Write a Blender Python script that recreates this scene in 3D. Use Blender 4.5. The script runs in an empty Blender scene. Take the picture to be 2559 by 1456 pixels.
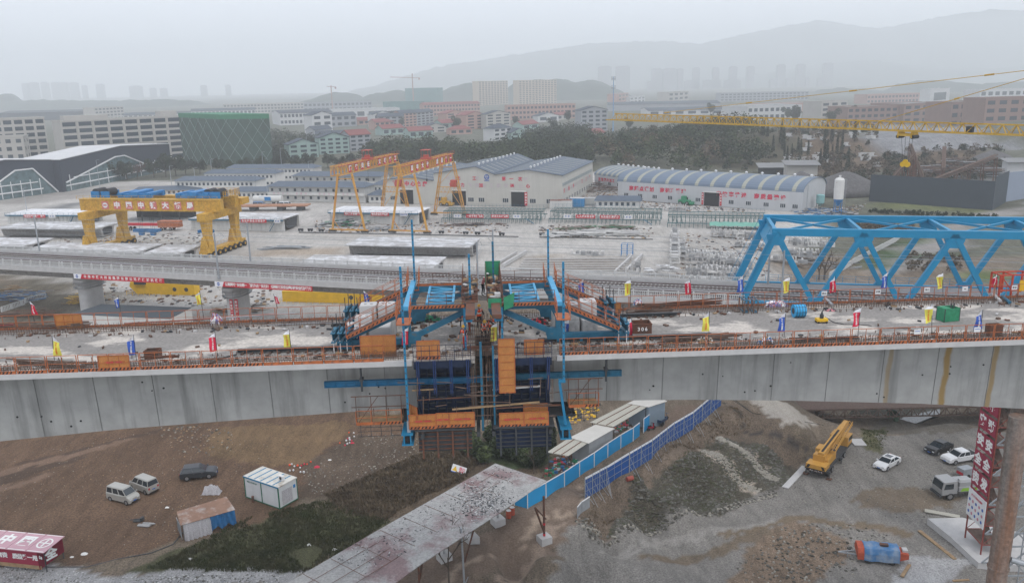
import bpy, bmesh, math, random
import numpy as np
from mathutils import Vector, Matrix, noise as mnoise
from math import radians as R, pi, sin, cos, atan2, hypot
random.seed(7)
SC = bpy.context.scene
COL = SC.collection
# -- camera
F, PITCH, ROLL, H = 2050.0, R(14.2), R(1.2), 48.0
cam = bpy.data.cameras.new('camera'); camo = bpy.data.objects.new('camera', cam); COL.objects.link(camo)
cam.sensor_width = 36; cam.lens = F/2559*36; cam.clip_start = 1; cam.clip_end = 20000
r0 = Vector((1, 0, 0)); u0 = Vector((0, sin(PITCH), cos(PITCH))); f0 = Vector((0, cos(PITCH), -sin(PITCH)))
cx_ = cos(ROLL)*r0 - sin(ROLL)*u0; cy_ = sin(ROLL)*r0 + cos(ROLL)*u0
camo.matrix_world = Matrix(((cx_.x, cy_.x, -f0.x, 0), (cx_.y, cy_.y, -f0.y, 0), (cx_.z, cy_.z, -f0.z, H), (0, 0, 0, 1)))
SC.camera = camo
# -- sky, sun, exposure
W = bpy.data.worlds.new('World'); SC.world = W; W.use_nodes = True
wn = W.node_tree.nodes; wl = W.node_tree.links; wn.clear()
wo = wn.new('ShaderNodeOutputWorld'); bg = wn.new('ShaderNodeBackground'); sky = wn.new('ShaderNodeTexSky')
sky.sky_type = 'NISHITA'; sky.sun_disc = False; sky.sun_elevation = R(42); sky.sun_rotation = R(200)
mx = wn.new('ShaderNodeMix'); mx.data_type = 'RGBA'; mx.inputs[0].default_value = .88     # thick overcast layer in front of the blue
mx.inputs[7].default_value = (12.1, 12.7, 14.1, 1)
wl.new(sky.outputs[0], mx.inputs[6]); wl.new(mx.outputs[2], bg.inputs[0]); bg.inputs[1].default_value = .1
wl.new(bg.outputs[0], wo.inputs[0])
sl = bpy.data.lights.new('sun', 'SUN'); sl.energy = 1.2; sl.angle = R(18); sl.color = (1, .96, .9)
so = bpy.data.objects.new('sun', sl); COL.objects.link(so)
so.rotation_euler = Vector((-.35, .55, -1)).to_track_quat('-Z', 'Y').to_euler()
SC.view_settings.view_transform = 'Standard'; SC.view_settings.look = 'None'; SC.view_settings.gamma = 1
SC.view_settings.exposure = 0.0
cy = SC.cycles
cy.max_bounces = 8; cy.diffuse_bounces = 2; cy.glossy_bounces = 2; cy.transmission_bounces = 2; cy.volume_bounces = 4
cy.transparent_max_bounces = 6; cy.use_denoising = True; cy.caustics_reflective = False; cy.caustics_refractive = False
# -- picture <-> place helpers (measured on a 2559 px wide copy)
def ray(x, y):
 a = x-1279.5; b = 728-y
 a2 = a*cos(ROLL)+b*sin(ROLL); b2 = -a*sin(ROLL)+b*cos(ROLL)
 return Vector((a2, F*cos(PITCH)+b2*sin(PITCH), -F*sin(PITCH)+b2*cos(PITCH)))
def U(x, y, z=6.0):
 v = ray(x, y); t = (z-H)/v.z
 return Vector((v.x*t, v.y*t, z))
def UY(x, y, Y):
 v = ray(x, y); t = Y/v.y
 return Vector((v.x*t, Y, H+v.z*t))
OR = dict(r1=(0,150),r2=(900,150),r3=(1800,150),r4=(2699,150),r5=(0,600),r6=(900,500),r7=(1800,500),r8=(2699,500),s1=(0,950),s2=(900,950),s3=(1800,950),s4=(2699,950),s5=(0,1536),s6=(900,1536),s7=(1800,1436),s8=(2699,1536))
OC = dict(c1=(1180,900,.16217),c2=(1680,900,.16217),c3=(1180,1200,.16217),c4=(1680,1200,.16217),c5=(1280,1450,.21627),c6=(3299,1450,.31127))
def q(k, x, y):
 if k in OR: o = OR[k]; return (o[0]*.69181+x*.27035, o[1]*.69181+y*.27035)
 o = OC[k]; return (o[0]*.69181+x*o[2], o[1]*.69181+y*o[2])
def Q(k, x, y, z=6.0): return U(*q(k, x, y), z)
DZ = 30.5
_a = U(0, 938, DZ); _b = U(2559, 850, DZ)
BU0 = (_b-_a).normalized(); BV0 = Vector((-BU0.y, BU0.x, 0)); BO = _a+(_b-_a)*((Vector((.76, 51.36, DZ))-_a).dot(BU0)/(_b-_a).length)
BANG = atan2(BU0.y, BU0.x)
def B(x, y, w=0.0):                 # picture point on the plane w -> (u, v)
 p = U(x, y, DZ+w)-BO
 return (p.dot(BU0), p.dot(BV0))
def BV(x, y, v):                    # picture point on the upright plane v -> (u, w)
 d = ray(x, y); C0 = Vector((0, 0, H))-BO
 t = (v-C0.dot(BV0))/d.dot(BV0); p = C0+d*t
 return (p.dot(BU0), p.z)
def bw(u, v, w): return BO+BU0*u+BV0*v+Vector((0, 0, w))
# -- materials
MT = {}
def mat(name, col=(.5,.5,.5), rough=.85, metal=0, var=.18, scale=.6, col2=None, cut=.55, soft=.12, sc2=.25, stretch=None, spec=.35, bump=0, grain=0, fine=None, streak=0, alpha=None, wave=None):
 if name in MT: return MT[name]
 m = bpy.data.materials.new(name); m.use_nodes = True; n = m.node_tree.nodes; l = m.node_tree.links
 p = n['Principled BSDF']; p.inputs['Roughness'].default_value = rough; p.inputs['Metallic'].default_value = metal
 p.inputs['Specular IOR Level'].default_value = spec
 tc = n.new('ShaderNodeTexCoord')
 vec = tc.outputs['Object']
 if stretch:
  mp = n.new('ShaderNodeMapping'); mp.inputs['Scale'].default_value = stretch; l.new(vec, mp.inputs[0]); svec = mp.outputs[0]
 else: svec = vec
 def noi(s, v, d=5):
  t = n.new('ShaderNodeTexNoise'); t.inputs['Scale'].default_value = s; t.inputs['Detail'].default_value = d; t.inputs['Roughness'].default_value = .62; l.new(v, t.inputs['Vector']); return t.outputs['Fac']
 def mr(v, a, b, c, d):
  t = n.new('ShaderNodeMapRange'); t.inputs[1].default_value = a; t.inputs[2].default_value = b; t.inputs[3].default_value = c; t.inputs[4].default_value = d; l.new(v, t.inputs[0]); return t.outputs[0]
 def mixc(f, a, b, mode='MIX'):
  t = n.new('ShaderNodeMix'); t.data_type = 'RGBA'; t.blend_type = mode
  for i, v in ((0, f), (6, a), (7, b)):
   if hasattr(v, 'is_linked') or hasattr(v, 'links'): l.new(v, t.inputs[i])
   elif i == 0: t.inputs[i].default_value = v
   else: t.inputs[i].default_value = (*v, 1) if len(v) == 3 else v
  return t.outputs[2]
 c = (*col, 1)
 if col2: c = mixc(mr(noi(sc2, svec, 6), cut-soft, cut+soft, 0, 1), col, col2)
 g = mr(noi(scale, svec if not col2 else vec, 6), .25, .75, 1-var, 1+var)
 cc = n.new('ShaderNodeCombineColor'); [l.new(g, cc.inputs[i]) for i in range(3)]
 c = mixc(1.0, c, cc.outputs[0], 'MULTIPLY')
 if streak:
  mp = n.new('ShaderNodeMapping'); mp.inputs['Scale'].default_value = (1.1, 1.1, .05); l.new(vec, mp.inputs[0])
  g = mr(noi(1.0, mp.outputs[0], 7), .48, .72, 0, streak)
  c = mixc(g, c, tuple(x*.35 for x in col))
 if grain:
  g = mr(noi(grain, vec, 3), .3, .7, .75, 1.25); cc = n.new('ShaderNodeCombineColor'); [l.new(g, cc.inputs[i]) for i in range(3)]
  c = mixc(1.0, c, cc.outputs[0], 'MULTIPLY')
 if wave:                        # stripes or corrugation: (axis, scale, darkest)
  w = n.new('ShaderNodeTexWave'); w.bands_direction = wave[0]; w.inputs['Scale'].default_value = wave[1]; w.inputs['Distortion'].default_value = wave[3] if len(wave) > 3 else 0
  l.new(vec, w.inputs['Vector']); g = mr(w.outputs['Fac'], .35, .65, wave[2], 1)
  cc = n.new('ShaderNodeCombineColor'); [l.new(g, cc.inputs[i]) for i in range(3)]
  c = mixc(1.0, c, cc.outputs[0], 'MULTIPLY')
 if isinstance(c, tuple): p.inputs['Base Color'].default_value = c
 else: l.new(c, p.inputs['Base Color'])
 if bump:
  b = n.new('ShaderNodeBump'); b.inputs['Strength'].default_value = bump; b.inputs['Distance'].default_value = .2
  l.new(noi(fine or 6, vec, 5), b.inputs['Height']); l.new(b.outputs[0], p.inputs['Normal'])
 if alpha is not None: p.inputs['Alpha'].default_value = alpha
 MT[name] = m; return m
def flat(name, col, rough=.6, metal=0, var=.08): return mat(name, col, rough, metal, var, 1.5)
# -- mesh builder
class MB:
 def __init__(s): s.v = []; s.f = []; s.m = []
 def add(s, vs, fs, mi=0):
  k = len(s.v); s.v += [tuple(v) for v in vs]; s.f += [tuple(i+k for i in f) for f in fs]; s.m += [mi]*len(fs); return s
 def box(s, c, d, rz=0, mi=0, rx=0, ry=0):
  x, y, z = d[0]/2, d[1]/2, d[2]/2
  P = [Vector((a, b, e)) for e in (-z, z) for a, b in ((-x, -y), (x, -y), (x, y), (-x, y))]
  if rz or rx or ry:
   M_ = Matrix.Rotation(rz, 3, 'Z') @ Matrix.Rotation(ry, 3, 'Y') @ Matrix.Rotation(rx, 3, 'X'); P = [M_ @ p for p in P]
  c = Vector(c); return s.add([p+c for p in P], [(0,3,2,1),(4,5,6,7),(0,1,5,4),(1,2,6,5),(2,3,7,6),(3,0,4,7)], mi)
 def bb(s, x0, x1, y0, y1, z0, z1, mi=0): return s.box(((x0+x1)/2, (y0+y1)/2, (z0+z1)/2), (abs(x1-x0), abs(y1-y0), abs(z1-z0)), 0, mi)
 def bar(s, p, q_, w, h=None, mi=0):
  p = Vector(p); q_ = Vector(q_); h = h or w; d = (q_-p)
  if d.length < 1e-6: return s
  d.normalize(); up = Vector((0, 0, 1)) if abs(d.z) < .98 else Vector((0, 1, 0))
  a = d.cross(up).normalized()*w/2; b = a.cross(d).normalized()*h/2
  return s.add([p-a-b, p+a-b, p+a+b, p-a+b, q_-a-b, q_+a-b, q_+a+b, q_-a+b], [(0,1,2,3),(7,6,5,4),(0,4,5,1),(1,5,6,2),(2,6,7,3),(3,7,4,0)], mi)
 def tube(s, p, q_, r, n=8, mi=0, r2=None, cap=True):
  p = Vector(p); q_ = Vector(q_); d = (q_-p).normalized(); r2 = r if r2 is None else r2
  up = Vector((0, 0, 1)) if abs(d.z) < .98 else Vector((0, 1, 0)); a = d.cross(up).normalized(); b = a.cross(d)
  V = [p+(a*cos(t)+b*sin(t))*r for t in [2*pi*i/n for i in range(n)]]+[q_+(a*cos(t)+b*sin(t))*r2 for t in [2*pi*i/n for i in range(n)]]
  fs = [(i, (i+1) % n, n+(i+1) % n, n+i) for i in range(n)]
  if cap: fs += [tuple(range(n-1, -1, -1)), tuple(range(n, 2*n))]
  return s.add(V, fs, mi)
 def path(s, pts, r, n=6, mi=0):
  for a, b in zip(pts, pts[1:]): s.tube(a, b, r, n, mi)
  return s
 def lathe(s, c, prof, n=16, mi=0):
  c = Vector(c); V = []
  for r, z in prof: V += [c+Vector((r*cos(2*pi*i/n), r*sin(2*pi*i/n), z)) for i in range(n)]
  fs = [(j*n+i, j*n+(i+1) % n, (j+1)*n+(i+1) % n, (j+1)*n+i) for j in range(len(prof)-1) for i in range(n)]
  fs += [tuple(range(n-1, -1, -1)), tuple(range((len(prof)-1)*n, len(prof)*n))]
  return s.add(V, fs, mi)
 def prism(s, poly, z0, z1, mi=0):       # upright prism over an xy outline
  n = len(poly); V = [(x, y, z0) for x, y in poly]+[(x, y, z1) for x, y in poly]
  return s.add(V, [tuple(range(n-1, -1, -1)), tuple(range(n, 2*n))]+[(i, (i+1) % n, n+(i+1) % n, n+i) for i in range(n)], mi)
 def ext(s, poly, y0, y1, mi=0):         # outline in (x,z) pushed along y
  n = len(poly); V = [(x, y0, z) for x, z in poly]+[(x, y1, z) for x, z in poly]
  return s.add(V, [tuple(range(n)), tuple(range(2*n-1, n-1, -1))]+[(i, n+i, n+(i+1) % n, (i+1) % n) for i in range(n)], mi)
 def extx(s, poly, x0, x1, mi=0):        # outline in (y,z) pushed along x
  n = len(poly); V = [(x0, y, z) for y, z in poly]+[(x1, y, z) for y, z in poly]
  return s.add(V, [tuple(range(n-1, -1, -1)), tuple(range(n, 2*n))]+[(i, (i+1) % n, n+(i+1) % n, n+i) for i in range(n)], mi)
 def quad(s, a, b, c, d, mi=0): return s.add([a, b, c, d], [(0, 1, 2, 3)], mi)
 def loft(s, rings, mi=0, cap=True, closed=True):
  n = len(rings[0]); V = [p for r_ in rings for p in r_]; fs = []
  for j in range(len(rings)-1):
   for i in range(n if closed else n-1): fs.append((j*n+i, j*n+(i+1) % n, (j+1)*n+(i+1) % n, (j+1)*n+i))
  if cap: fs += [tuple(range(n-1, -1, -1)), tuple(range((len(rings)-1)*n, len(rings)*n))]
  return s.add(V, fs, mi)
 def build(s, name, m, parent=None, loc=None, rz=None, smooth=False):
  me = bpy.data.meshes.new(name); me.from_pydata(s.v, [], s.f)
  for k in (m if isinstance(m, (list, tuple)) else [m]): me.materials.append(k)
  if any(s.m): me.polygons.foreach_set('material_index', s.m)
  if smooth: me.polygons.foreach_set('use_smooth', [True]*len(s.f))
  me.update()
  o = bpy.data.objects.new(name, me); COL.objects.link(o)
  if parent: o.parent = parent
  if loc is not None: o.location = loc
  if rz is not None: o.rotation_euler = (0, 0, rz)
  return o
def tag(o, label=None, cat=None, group=None, kind=None):
 if label: o['label'] = label
 if cat: o['category'] = cat
 if group: o['group'] = group
 if kind: o['kind'] = kind
 return o
def thing(name, label, cat, loc=(0,0,0), rz=0, group=None):
 o = bpy.data.objects.new(name, None); o.empty_display_size = .5; COL.objects.link(o); o.location = loc; o.rotation_euler = (0, 0, rz)
 return tag(o, label, cat, group)
def bthing(name, label, cat, u=0, v=0, w=0, rz=0, group=None): return thing(name, label, cat, bw(u, v, w), BANG+rz, group)
def dup(root, loc, rz, label=None, group=None, scale=None):
 r = root.copy(); COL.objects.link(r); r.location = loc; r.rotation_euler = (0, 0, rz)
 if label: r['label'] = label
 if group: r['group'] = group
 if scale: r.scale = scale if isinstance(scale, tuple) else (scale,)*3
 for ch in list(root.children):
  c = ch.copy(); COL.objects.link(c); c.parent = r
  for g in ch.children:
   d = g.copy(); COL.objects.link(d); d.parent = c
 return r
def struct(name, mb, m, parent=None):
 o = mb.build(name, m, parent); o['kind'] = 'structure'; return o
_txt = {}
def text_mesh(s_, bold=.02):
 k = (s_, bold)
 if k not in _txt:
  c = bpy.data.curves.new('t', 'FONT'); c.body = s_; c.size = 1; c.offset = bold; c.resolution_u = 2; c.align_x = 'CENTER'; c.align_y = 'CENTER'; c.extrude = 0
  o = bpy.data.objects.new('t', c); COL.objects.link(o); bpy.context.view_layer.update()
  me = bpy.data.meshes.new_from_object(o.evaluated_get(bpy.context.evaluated_depsgraph_get()))
  V = [tuple(v.co) for v in me.vertices]; Fc = [tuple(p.vertices) for p in me.polygons]
  bpy.data.objects.remove(o); bpy.data.curves.remove(c); _txt[k] = (V, Fc)
 return _txt[k]
def lettering(name, s_, m, parent, origin, ex, ey, size, spacing=1.0, vertical=False, bold=.03, xs=None):
 """characters laid along ex (or down -ey), centred on origin, in the plane ex/ey"""
 ex = Vector(ex).normalized(); ey = Vector(ey).normalized(); origin = Vector(origin); mb = MB(); n = len(s_)
 for i, ch in enumerate(s_):
  if ch == ' ': continue
  V, Fc = text_mesh(ch, bold); t = (i-(n-1)/2)*size*spacing
  o = origin+(ey*-t if vertical else ex*t)
  mb.add([o+ex*(x*size*(xs or 1))+ey*(y*size) for x, y, z in V], Fc)
 return mb.build(name, m, parent)
# -- materials used everywhere
concrete = mat('concrete', (.30,.30,.30), .9, var=.12, scale=.5, grain=3)
m_web = mat('girder_concrete', (.33,.328,.315), .9, var=.16, scale=.7, streak=.65)
m_deck = mat('deck_concrete', (.22,.205,.19), .85, var=.15, scale=1.2, col2=(.46,.42,.375), cut=.535, soft=.03, sc2=.32, stretch=(.45,1,1), grain=5)
m_via = mat('viaduct_concrete', (.30,.29,.28), .9, var=.12, scale=.4, streak=.25, grain=2)
m_ballast = mat('ballast', (.21,.2,.2), .95, var=.2, scale=2, grain=9)
m_whiteconc = mat('pale_concrete', (.46,.45,.44), .9, var=.12, scale=1)
m_rail = flat('rail_steel', (.10,.06,.05), .5, .5)
m_blue = mat('bright_blue_paint', (.003,.215,.40), .45, var=.1, scale=.5)
m_teal = mat('worn_teal_paint', (.016,.115,.19), .55, var=.3, scale=1.2, col2=(.10,.08,.06), cut=.68, soft=.05, sc2=1.2)
m_post = mat('blue_hanger_paint', (.015,.17,.31), .5, var=.15, scale=1.5)
m_orange = mat('orange_paint', (.38,.11,.035), .6, var=.3, scale=2, col2=(.17,.07,.04), cut=.6, soft=.08, sc2=3)
m_mesh = mat('orange_mesh_panel', (.46,.185,.05), .7, var=.2, scale=1.5, grain=22, alpha=.86)
m_rust = mat('rusty_steel', (.16,.062,.035), .8, var=.35, scale=2, col2=(.07,.045,.035), cut=.5, soft=.1, sc2=2)
m_rebar = mat('rebar', (.13,.085,.065), .8, var=.4, scale=3)
m_black = flat('black', (.012,.012,.014), .6)
m_dark = mat('dark_steel', (.045,.048,.052), .6, var=.3, scale=2)
m_navy = mat('navy_form_paint', (.006,.015,.042), .6, var=.35, scale=1.5)
m_white = mat('white_paint', (.66,.66,.66), .6, var=.08, scale=.5)
m_offw = mat('offwhite_panel', (.56,.555,.53), .7, var=.1, scale=.4, streak=.15)
m_yellow = mat('yellow_paint', (.50,.28,.03), .55, var=.22, scale=.8, grain=2)
m_yel2 = mat('site_yellow', (.70,.42,.02), .55, var=.15, scale=.8)
m_red = mat('red_cloth', (.50,.02,.035), .7, var=.12, scale=1)
m_redtxt = flat('red_letters', (.55,.02,.06), .6)
m_fade = flat('faded_letters', (.46,.40,.42), .6)
m_glass = mat('window_glass', (.03,.045,.06), .15, var=.4, scale=2, spec=.6)
m_galv = mat('galvanised', (.33,.35,.37), .5, metal=.3, var=.15, scale=2)
m_wood = mat('timber', (.30,.20,.11), .8, var=.3, scale=2)
m_bluetxt = flat('blue_letters', (.03,.10,.38), .6)
m_wtext = flat('white_letters', (.75,.74,.72), .6)
m_green = mat('green_netting', (.03,.22,.11), .8, var=.3, scale=3)
# -- terrain
CP = []                                # control points (x, y, height)
def cp(z, *pts):
 for p in pts:
  w = U(p[0], p[1], z) if len(p) == 2 else Q(p[0], p[1], p[2], z); CP.append((w.x, w.y, z))
cp(0, (-300,1100),(0,1150),(300,1100),(600,1060),(0,1300),(300,1300),(700,1300),(900,1150),(1000,1300),(1200,1200),(1200,1400),(700,1456),(0,1456),(1350,1400),(1300,1500),(1000,1600),(400,1600),(-200,1600),(900,1050),(1250,1050),(1450,1150),
   ('s7',300,1000),('s7',600,900),('s7',1000,560),('s7',1300,350),('s7',1700,60),('s7',850,900),('s7',1250,680),('s7',1550,480),('s7',1850,250),('s7',2050,100),('s7',1500,150),('s7',900,250))
cp(-1, ('s7',550,1250),('s7',700,1150),('s7',2250,60))
cp(-2.6, ('s7',1400,840),('s7',1900,450),('s7',2250,350),('s7',1050,1080))
cp(-2.5, ('s7',750,1400),('s6',2500,1400))
cp(-6, ('s7',1000,1290),('s7',1400,1220),('s7',2000,1040),('s7',2450,900),('s8',300,600),('s8',550,420),('s8',950,200),('s8',900,700),('s8',1500,500),('s8',1500,900),('s8',2500,1000),('s8',2200,700),('s8',1900,120),('s8',100,1300),('s8',1200,1400),('s8',2500,1456),('s8',2700,600),(2100,1600),(2700,1600),(3000,1300),('s7',1700,1400),('s8',2000,60))
cp(-4.2, ('s7',1100,1400),(1500,1500))
cp(-9.6, ('s4',1300,1400),('s4',1600,1380),('s4',1450,1456),('s4',1700,1420))
cp(-8.5, ('s4',1000,1400),('s4',1850,1430),(2250,1050),(2400,1030))
cp(2, (1800,860),(2200,850),(2559,850),(2800,850))
cp(-1, ('s4',200,1400))
cp(6, *[(x, y) for x in range(-600, 1701, 300) for y in (780, 700, 620, 540, 470)])
cp(6, (1800,560),(2000,520),(2000,620),(1900,680))
cp(4, (1850,720),(2150,680),(2350,640),(2559,640),(2700,700),(2450,700))
cp(6, (2300,560),(2559,530),(2800,560),(2200,520))
cp(8, (2200,440),(2400,420),(2559,420),(2300,460))
for x, y, z in ((90,430,14),(130,450,19),(170,440,17),(215,430,18),(260,440,20),(320,460,22),(60,460,9),(30,520,7),(170,520,14),(250,540,16),(350,560,14),(300,400,14),(230,395,12),(150,395,10)): CP.append((x, y, z))
for x in range(-500, 701, 100):
 for y in (620, 760, 900): CP.append((x, y, 6))
for x in (-300,-200,-120,0,100,200,300): CP.append((x, 30, 0 if x < 20 else -5))
CPA = np.array(CP)
def heights(X, Y):
 X = np.asarray(X, float).ravel(); Y = np.asarray(Y, float).ravel(); out = np.zeros(len(X))
 for i0 in range(0, len(X), 20000):
  x = X[i0:i0+20000, None]; y = Y[i0:i0+20000, None]
  d2 = (x-CPA[None, :, 0])**2+(y-CPA[None, :, 1])**2+1.0
  w = d2**-2.2; out[i0:i0+20000] = (w*CPA[None, :, 2]).sum(1)/w.sum(1)
 return out
def gh(x, y): return float(heights([x], [y])[0])
def ground(px, py, z0=0):              # picture point on the terrain
 z = z0
 for _ in range(8):
  p = U(px, py, z); z = .5*z+.5*gh(p.x, p.y)
 p = U(px, py, z); p.z = gh(p.x, p.y); return p
def G(k, x, y, z0=0): return ground(*q(k, x, y), z0)
def inpoly(X, Y, poly):
 r_ = np.zeros(X.shape, bool); j = len(poly)-1
 for i in range(len(poly)):
  xi, yi = poly[i]; xj, yj = poly[j]
  c = ((yi > Y) != (yj > Y)) & (X < (xj-xi)*(Y-yi)/(yj-yi+1e-12)+xi); r_ ^= c; j = i
 return r_
ZON = []                               # (colour, grain kind, outline in place coordinates)
def zone(col, g, pts, z=0):
 ZON.append((col, g, [tuple((ground(*p, z) if len(p) == 2 else G(*p, z)).xy) for p in pts]))
def zonexy(col, g, pts): ZON.append((col, g, pts))
BRN, GRS, GRV, ROAD, SCR, STN, YRD = (.105,.066,.043), (.058,.058,.03), (.178,.166,.15), (.155,.115,.088), (.085,.062,.042), (.075,.066,.05), (.43,.42,.405)
zone((.15,.12,.09), .9, [(-400,640),(1900,640),(2600,640),(2600,1100),(1900,1080),(1400,1090),(-400,1100)], 4)
zone((.38,.36,.335), .5, [(-800,470),(1500,430),(2000,500),(2080,560),(1950,640),(1830,700),(1700,720),(1000,700),(900,800),(600,812),(250,812),(170,720),(-800,600)], 6)
zone((.33,.31,.28), .9, [('r7',380,800),('r7',1450,830),('r7',1420,930),('r7',380,930)], 6)
zone((.34,.32,.30), .9, [('r6',600,700),('r6',1700,690),('r6',2450,800),('r6',2300,880),('r6',600,870)], 6)
zone((.33,.31,.285), .6, [('r7',1600,880),('r7',2500,880),('r7',2500,1340),('r7',1650,1300)], 6)
zone((.26,.24,.22), .9, [('r7',720,560),('r7',880,420),('r7',1110,440),('r7',1080,560),('r7',860,600)], 6)
zone((.35,.33,.30), .6, [('r5',0,660),('r5',1100,590),('r5',1900,700),('r5',1850,840),('r5',0,760)], 6)
zone((.30,.25,.2), .7, [('r6',40,990),('r6',520,1010),('r6',880,1020),('r6',900,1080),('r6',500,1110),('r6',0,1100)], 6)
zone((.25,.21,.17), .7, [('r7',260,1100),('r7',1250,1090),('r7',1180,1240),('r7',150,1200)], 6)
zone((.11,.095,.07), .9, [(0,690),(120,690),(250,735),(190,812),(0,812)], 5)
zone(BRN, .8, [(-500,1030),(1060,1030),(1060,1100),('s6',1000,100),('s6',250,900),('s5',1800,1000),('s5',700,1320),('s5',-400,1300)])
zone((.14,.092,.052), .8, [('s5',2000,0),('s6',1000,0),('s6',900,120),('s6',500,400),('s6',120,360),('s5',1900,250)])
zone((.085,.062,.045), .9, [('s6',1000,80),('s6',1600,60),('s6',1900,300),('s6',1400,500),('s6',800,640),('s6',480,640),('s6',480,420)])
zone(SCR, .9, [('s6',1500,60),('s6',2700,200),('s7',400,700),('s6',2200,500),('s6',1300,860),('s6',700,760),('s6',900,600),('s6',1500,400)])
zone(GRS, .9, [('s5',2560,850),('s6',700,700),('s6',1300,900),('s6',500,1360),('s5',1200,1360),('s5',1700,1130)])
zone((.045,.06,.028), .9, [('s6',1950,150),('s6',2600,100),('s7',620,330),('s7',430,620),('s6',2400,420)])
zone((.27,.265,.26), .6, [('s5',-400,1230),('s5',200,1310),('s5',1000,1370),('s6',560,1340),('s6',400,1500),('s5',-400,1700)])
zone(ROAD, .5, [('s7',200,1000),('s7',800,700),('s7',1300,380),('s7',1600,60),('s7',1900,60),('s7',1150,520),('s7',820,780),('s7',780,1000),('s7',600,1400),('s7',-600,1900),('s7',-1500,1900),('s7',-400,1300)])
zone(GRV, .7, [('s7',720,1110),('s7',850,1250),('s7',1400,1220),('s7',2450,900),('s8',300,600),('s8',550,330),('s8',900,150),('s8',1600,60),('s8',2900,100),('s8',2900,1700),('s7',300,2000),('s7',560,1420)], -5)
zone((.15,.115,.08), .6, [('s8',-200,1000),('s8',500,850),('s8',1000,880),('s8',1500,980),('s8',1500,1040),('s8',1000,940),('s8',500,910),('s8',-200,1080)], -6)
zone((.145,.115,.085), .6, [('s8',900,640),('s8',1500,560),('s8',2000,700),('s8',1900,800),('s8',1300,760),('s8',1000,720)], -6)
zone((.24,.225,.205), .5, [('s7',900,1420),('s7',1700,1290),('s7',2559,1130),('s7',2559,1180),('s7',1700,1350),('s7',900,1480)], -5)
zone((.14,.11,.08), .6, [('s7',1200,1456),('s7',2559,1230),('s7',2700,1250),('s7',1500,1500)], -5)
zone((.125,.11,.09), .8, [('s8',1050,60),('s8',2100,60),('s8',2100,-60),('s8',1200,-60)], -6)
zone((.10,.095,.05), .8, [('s8',1050,20),('s8',1300,20),('s8',1250,240),('s8',1080,190)], -6)
zone((.30,.235,.18), .4, [('s7',-700,1900),('s7',-300,1560),('s7',380,1110),('s7',720,900),('s7',790,830),('s7',800,900),('s7',470,1130),('s7',0,1456),('s7',-400,1800)])
zone((.26,.2,.155), .4, [('s7',-150,1900),('s7',300,1380),('s7',600,1150),('s7',640,1170),('s7',400,1400),('s7',50,1900)])
for k_, (x_, y_) in enumerate(((1000,60),(700,170),(300,330),(0,470))):
 zone((.16,.105,.075) if k_%2 else (.075,.05,.036), .5, [('s5',x_-900,y_+330),('s5',x_+500,y_-60),('s5',x_+520,y_-30),('s5',x_-860,y_+380)])
zone((.13,.1,.075), .8, [('s7',850,900),('s7',2050,80),('s7',2250,60),('s8',560,330),('s8',300,600),('s7',2450,900),('s7',1400,1220),('s7',950,1290),('s7',700,1150)], -2)
zone(STN, 1.0, [('s7',1000,1290),('s7',1250,900),('s7',1700,560),('s7',1950,420),('s7',2100,370),('s7',2600,560),('s8',480,400),('s8',300,600),('s7',2450,900),('s7',1400,1220)], -3)
zone((.33,.28,.23), .6, [('s7',1850,490),('s7',1900,480),('s7',2420,830),('s7',2440,900),('s7',2330,870)], -3)
zone((.27,.23,.19), .6, [('s7',2000,370),('s7',2060,360),('s7',2559,730),('s7',2559,800)], -3)
zone((.36,.33,.29), .4, [('s4',50,1280),('s4',330,1280),('s8',620,0),('s8',400,100),('s4',170,1400)], -3)
zone((.05,.045,.042), .5, [('s8',0,-60),('s8',120,0),('s8',600,240),('s8',560,260),('s8',0,40),('s7',2150,60)], -3)
zone((.17,.125,.09), .9, [('s8',0,1200),('s8',400,930),('s8',850,1000),('s8',900,1300),('s8',400,1500),('s8',-100,1600)], -6)
zone((.31,.305,.30), .6, [('s8',1450,1200),('s8',2150,1220),('s8',2000,1500),('s8',1300,1500)], -6)
zone((.12,.13,.06), .9, [('r8',1180,580),('r8',2300,640),('r8',2250,700),('r8',1300,650)], 6)
zone((.045,.075,.03), .7, [('r8',970,1170),('r8',1480,930),('r8',1740,930),('r8',1300,1180)], 4)
zone((.045,.075,.03), .7, [('r8',1640,1090),('r8',1750,980),('r8',2050,940),('r8',1900,1100)], 4)
zone((.24,.225,.21), .4, [('r8',1250,1220),('r8',1560,1000),('r8',2150,700),('r8',2700,560),('r8',2700,620),('r8',2000,900),('r8',1500,1240)], 4)
zone((.09,.12,.04), .8, [('r8',2100,1180),('r8',2350,1180),('r8',2400,1310),('r8',2150,1320)], 4)
zone((.15,.105,.08), .8, [('r2',420,1230),('r2',1250,1200),('r2',1250,1330),('r2',450,1280)], 6)
zone((.15,.15,.15), .5, [('r5',500,370),('r5',760,300),('r5',700,400),('r5',480,400)], 6)
zone((.28,.26,.24), .5, [('r5',400,240),('r5',1500,160),('r5',1560,190),('r5',700,300),('r5',0,380),('r5',0,330)], 6)
zone((.11,.08,.055), .9, [('r4',430,1200),('r4',600,860),('r4',1000,880),('r4',1150,1010),('r4',2200,1000),('r4',2200,1120),('r4',1300,1180),('r4',900,1250)], 8)
zone((.185,.185,.19), .9, [('r4',1020,900),('r4',1300,850),('r4',2300,860),('r4',2700,900),('r4',2700,1010),('r4',2300,990),('r4',1250,1000)], 8)
zone((.10,.098,.095), .9, [('r4',600,1330),('r4',800,1250),('r4',2300,1230),('r4',2350,1350),('r4',1200,1400)], 7)
zone((.07,.062,.04), .9, [('r3',1750,1150),('r3',1850,780),('r4',600,800),('r4',450,1150),('r4',0,1180)], 14)
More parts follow.
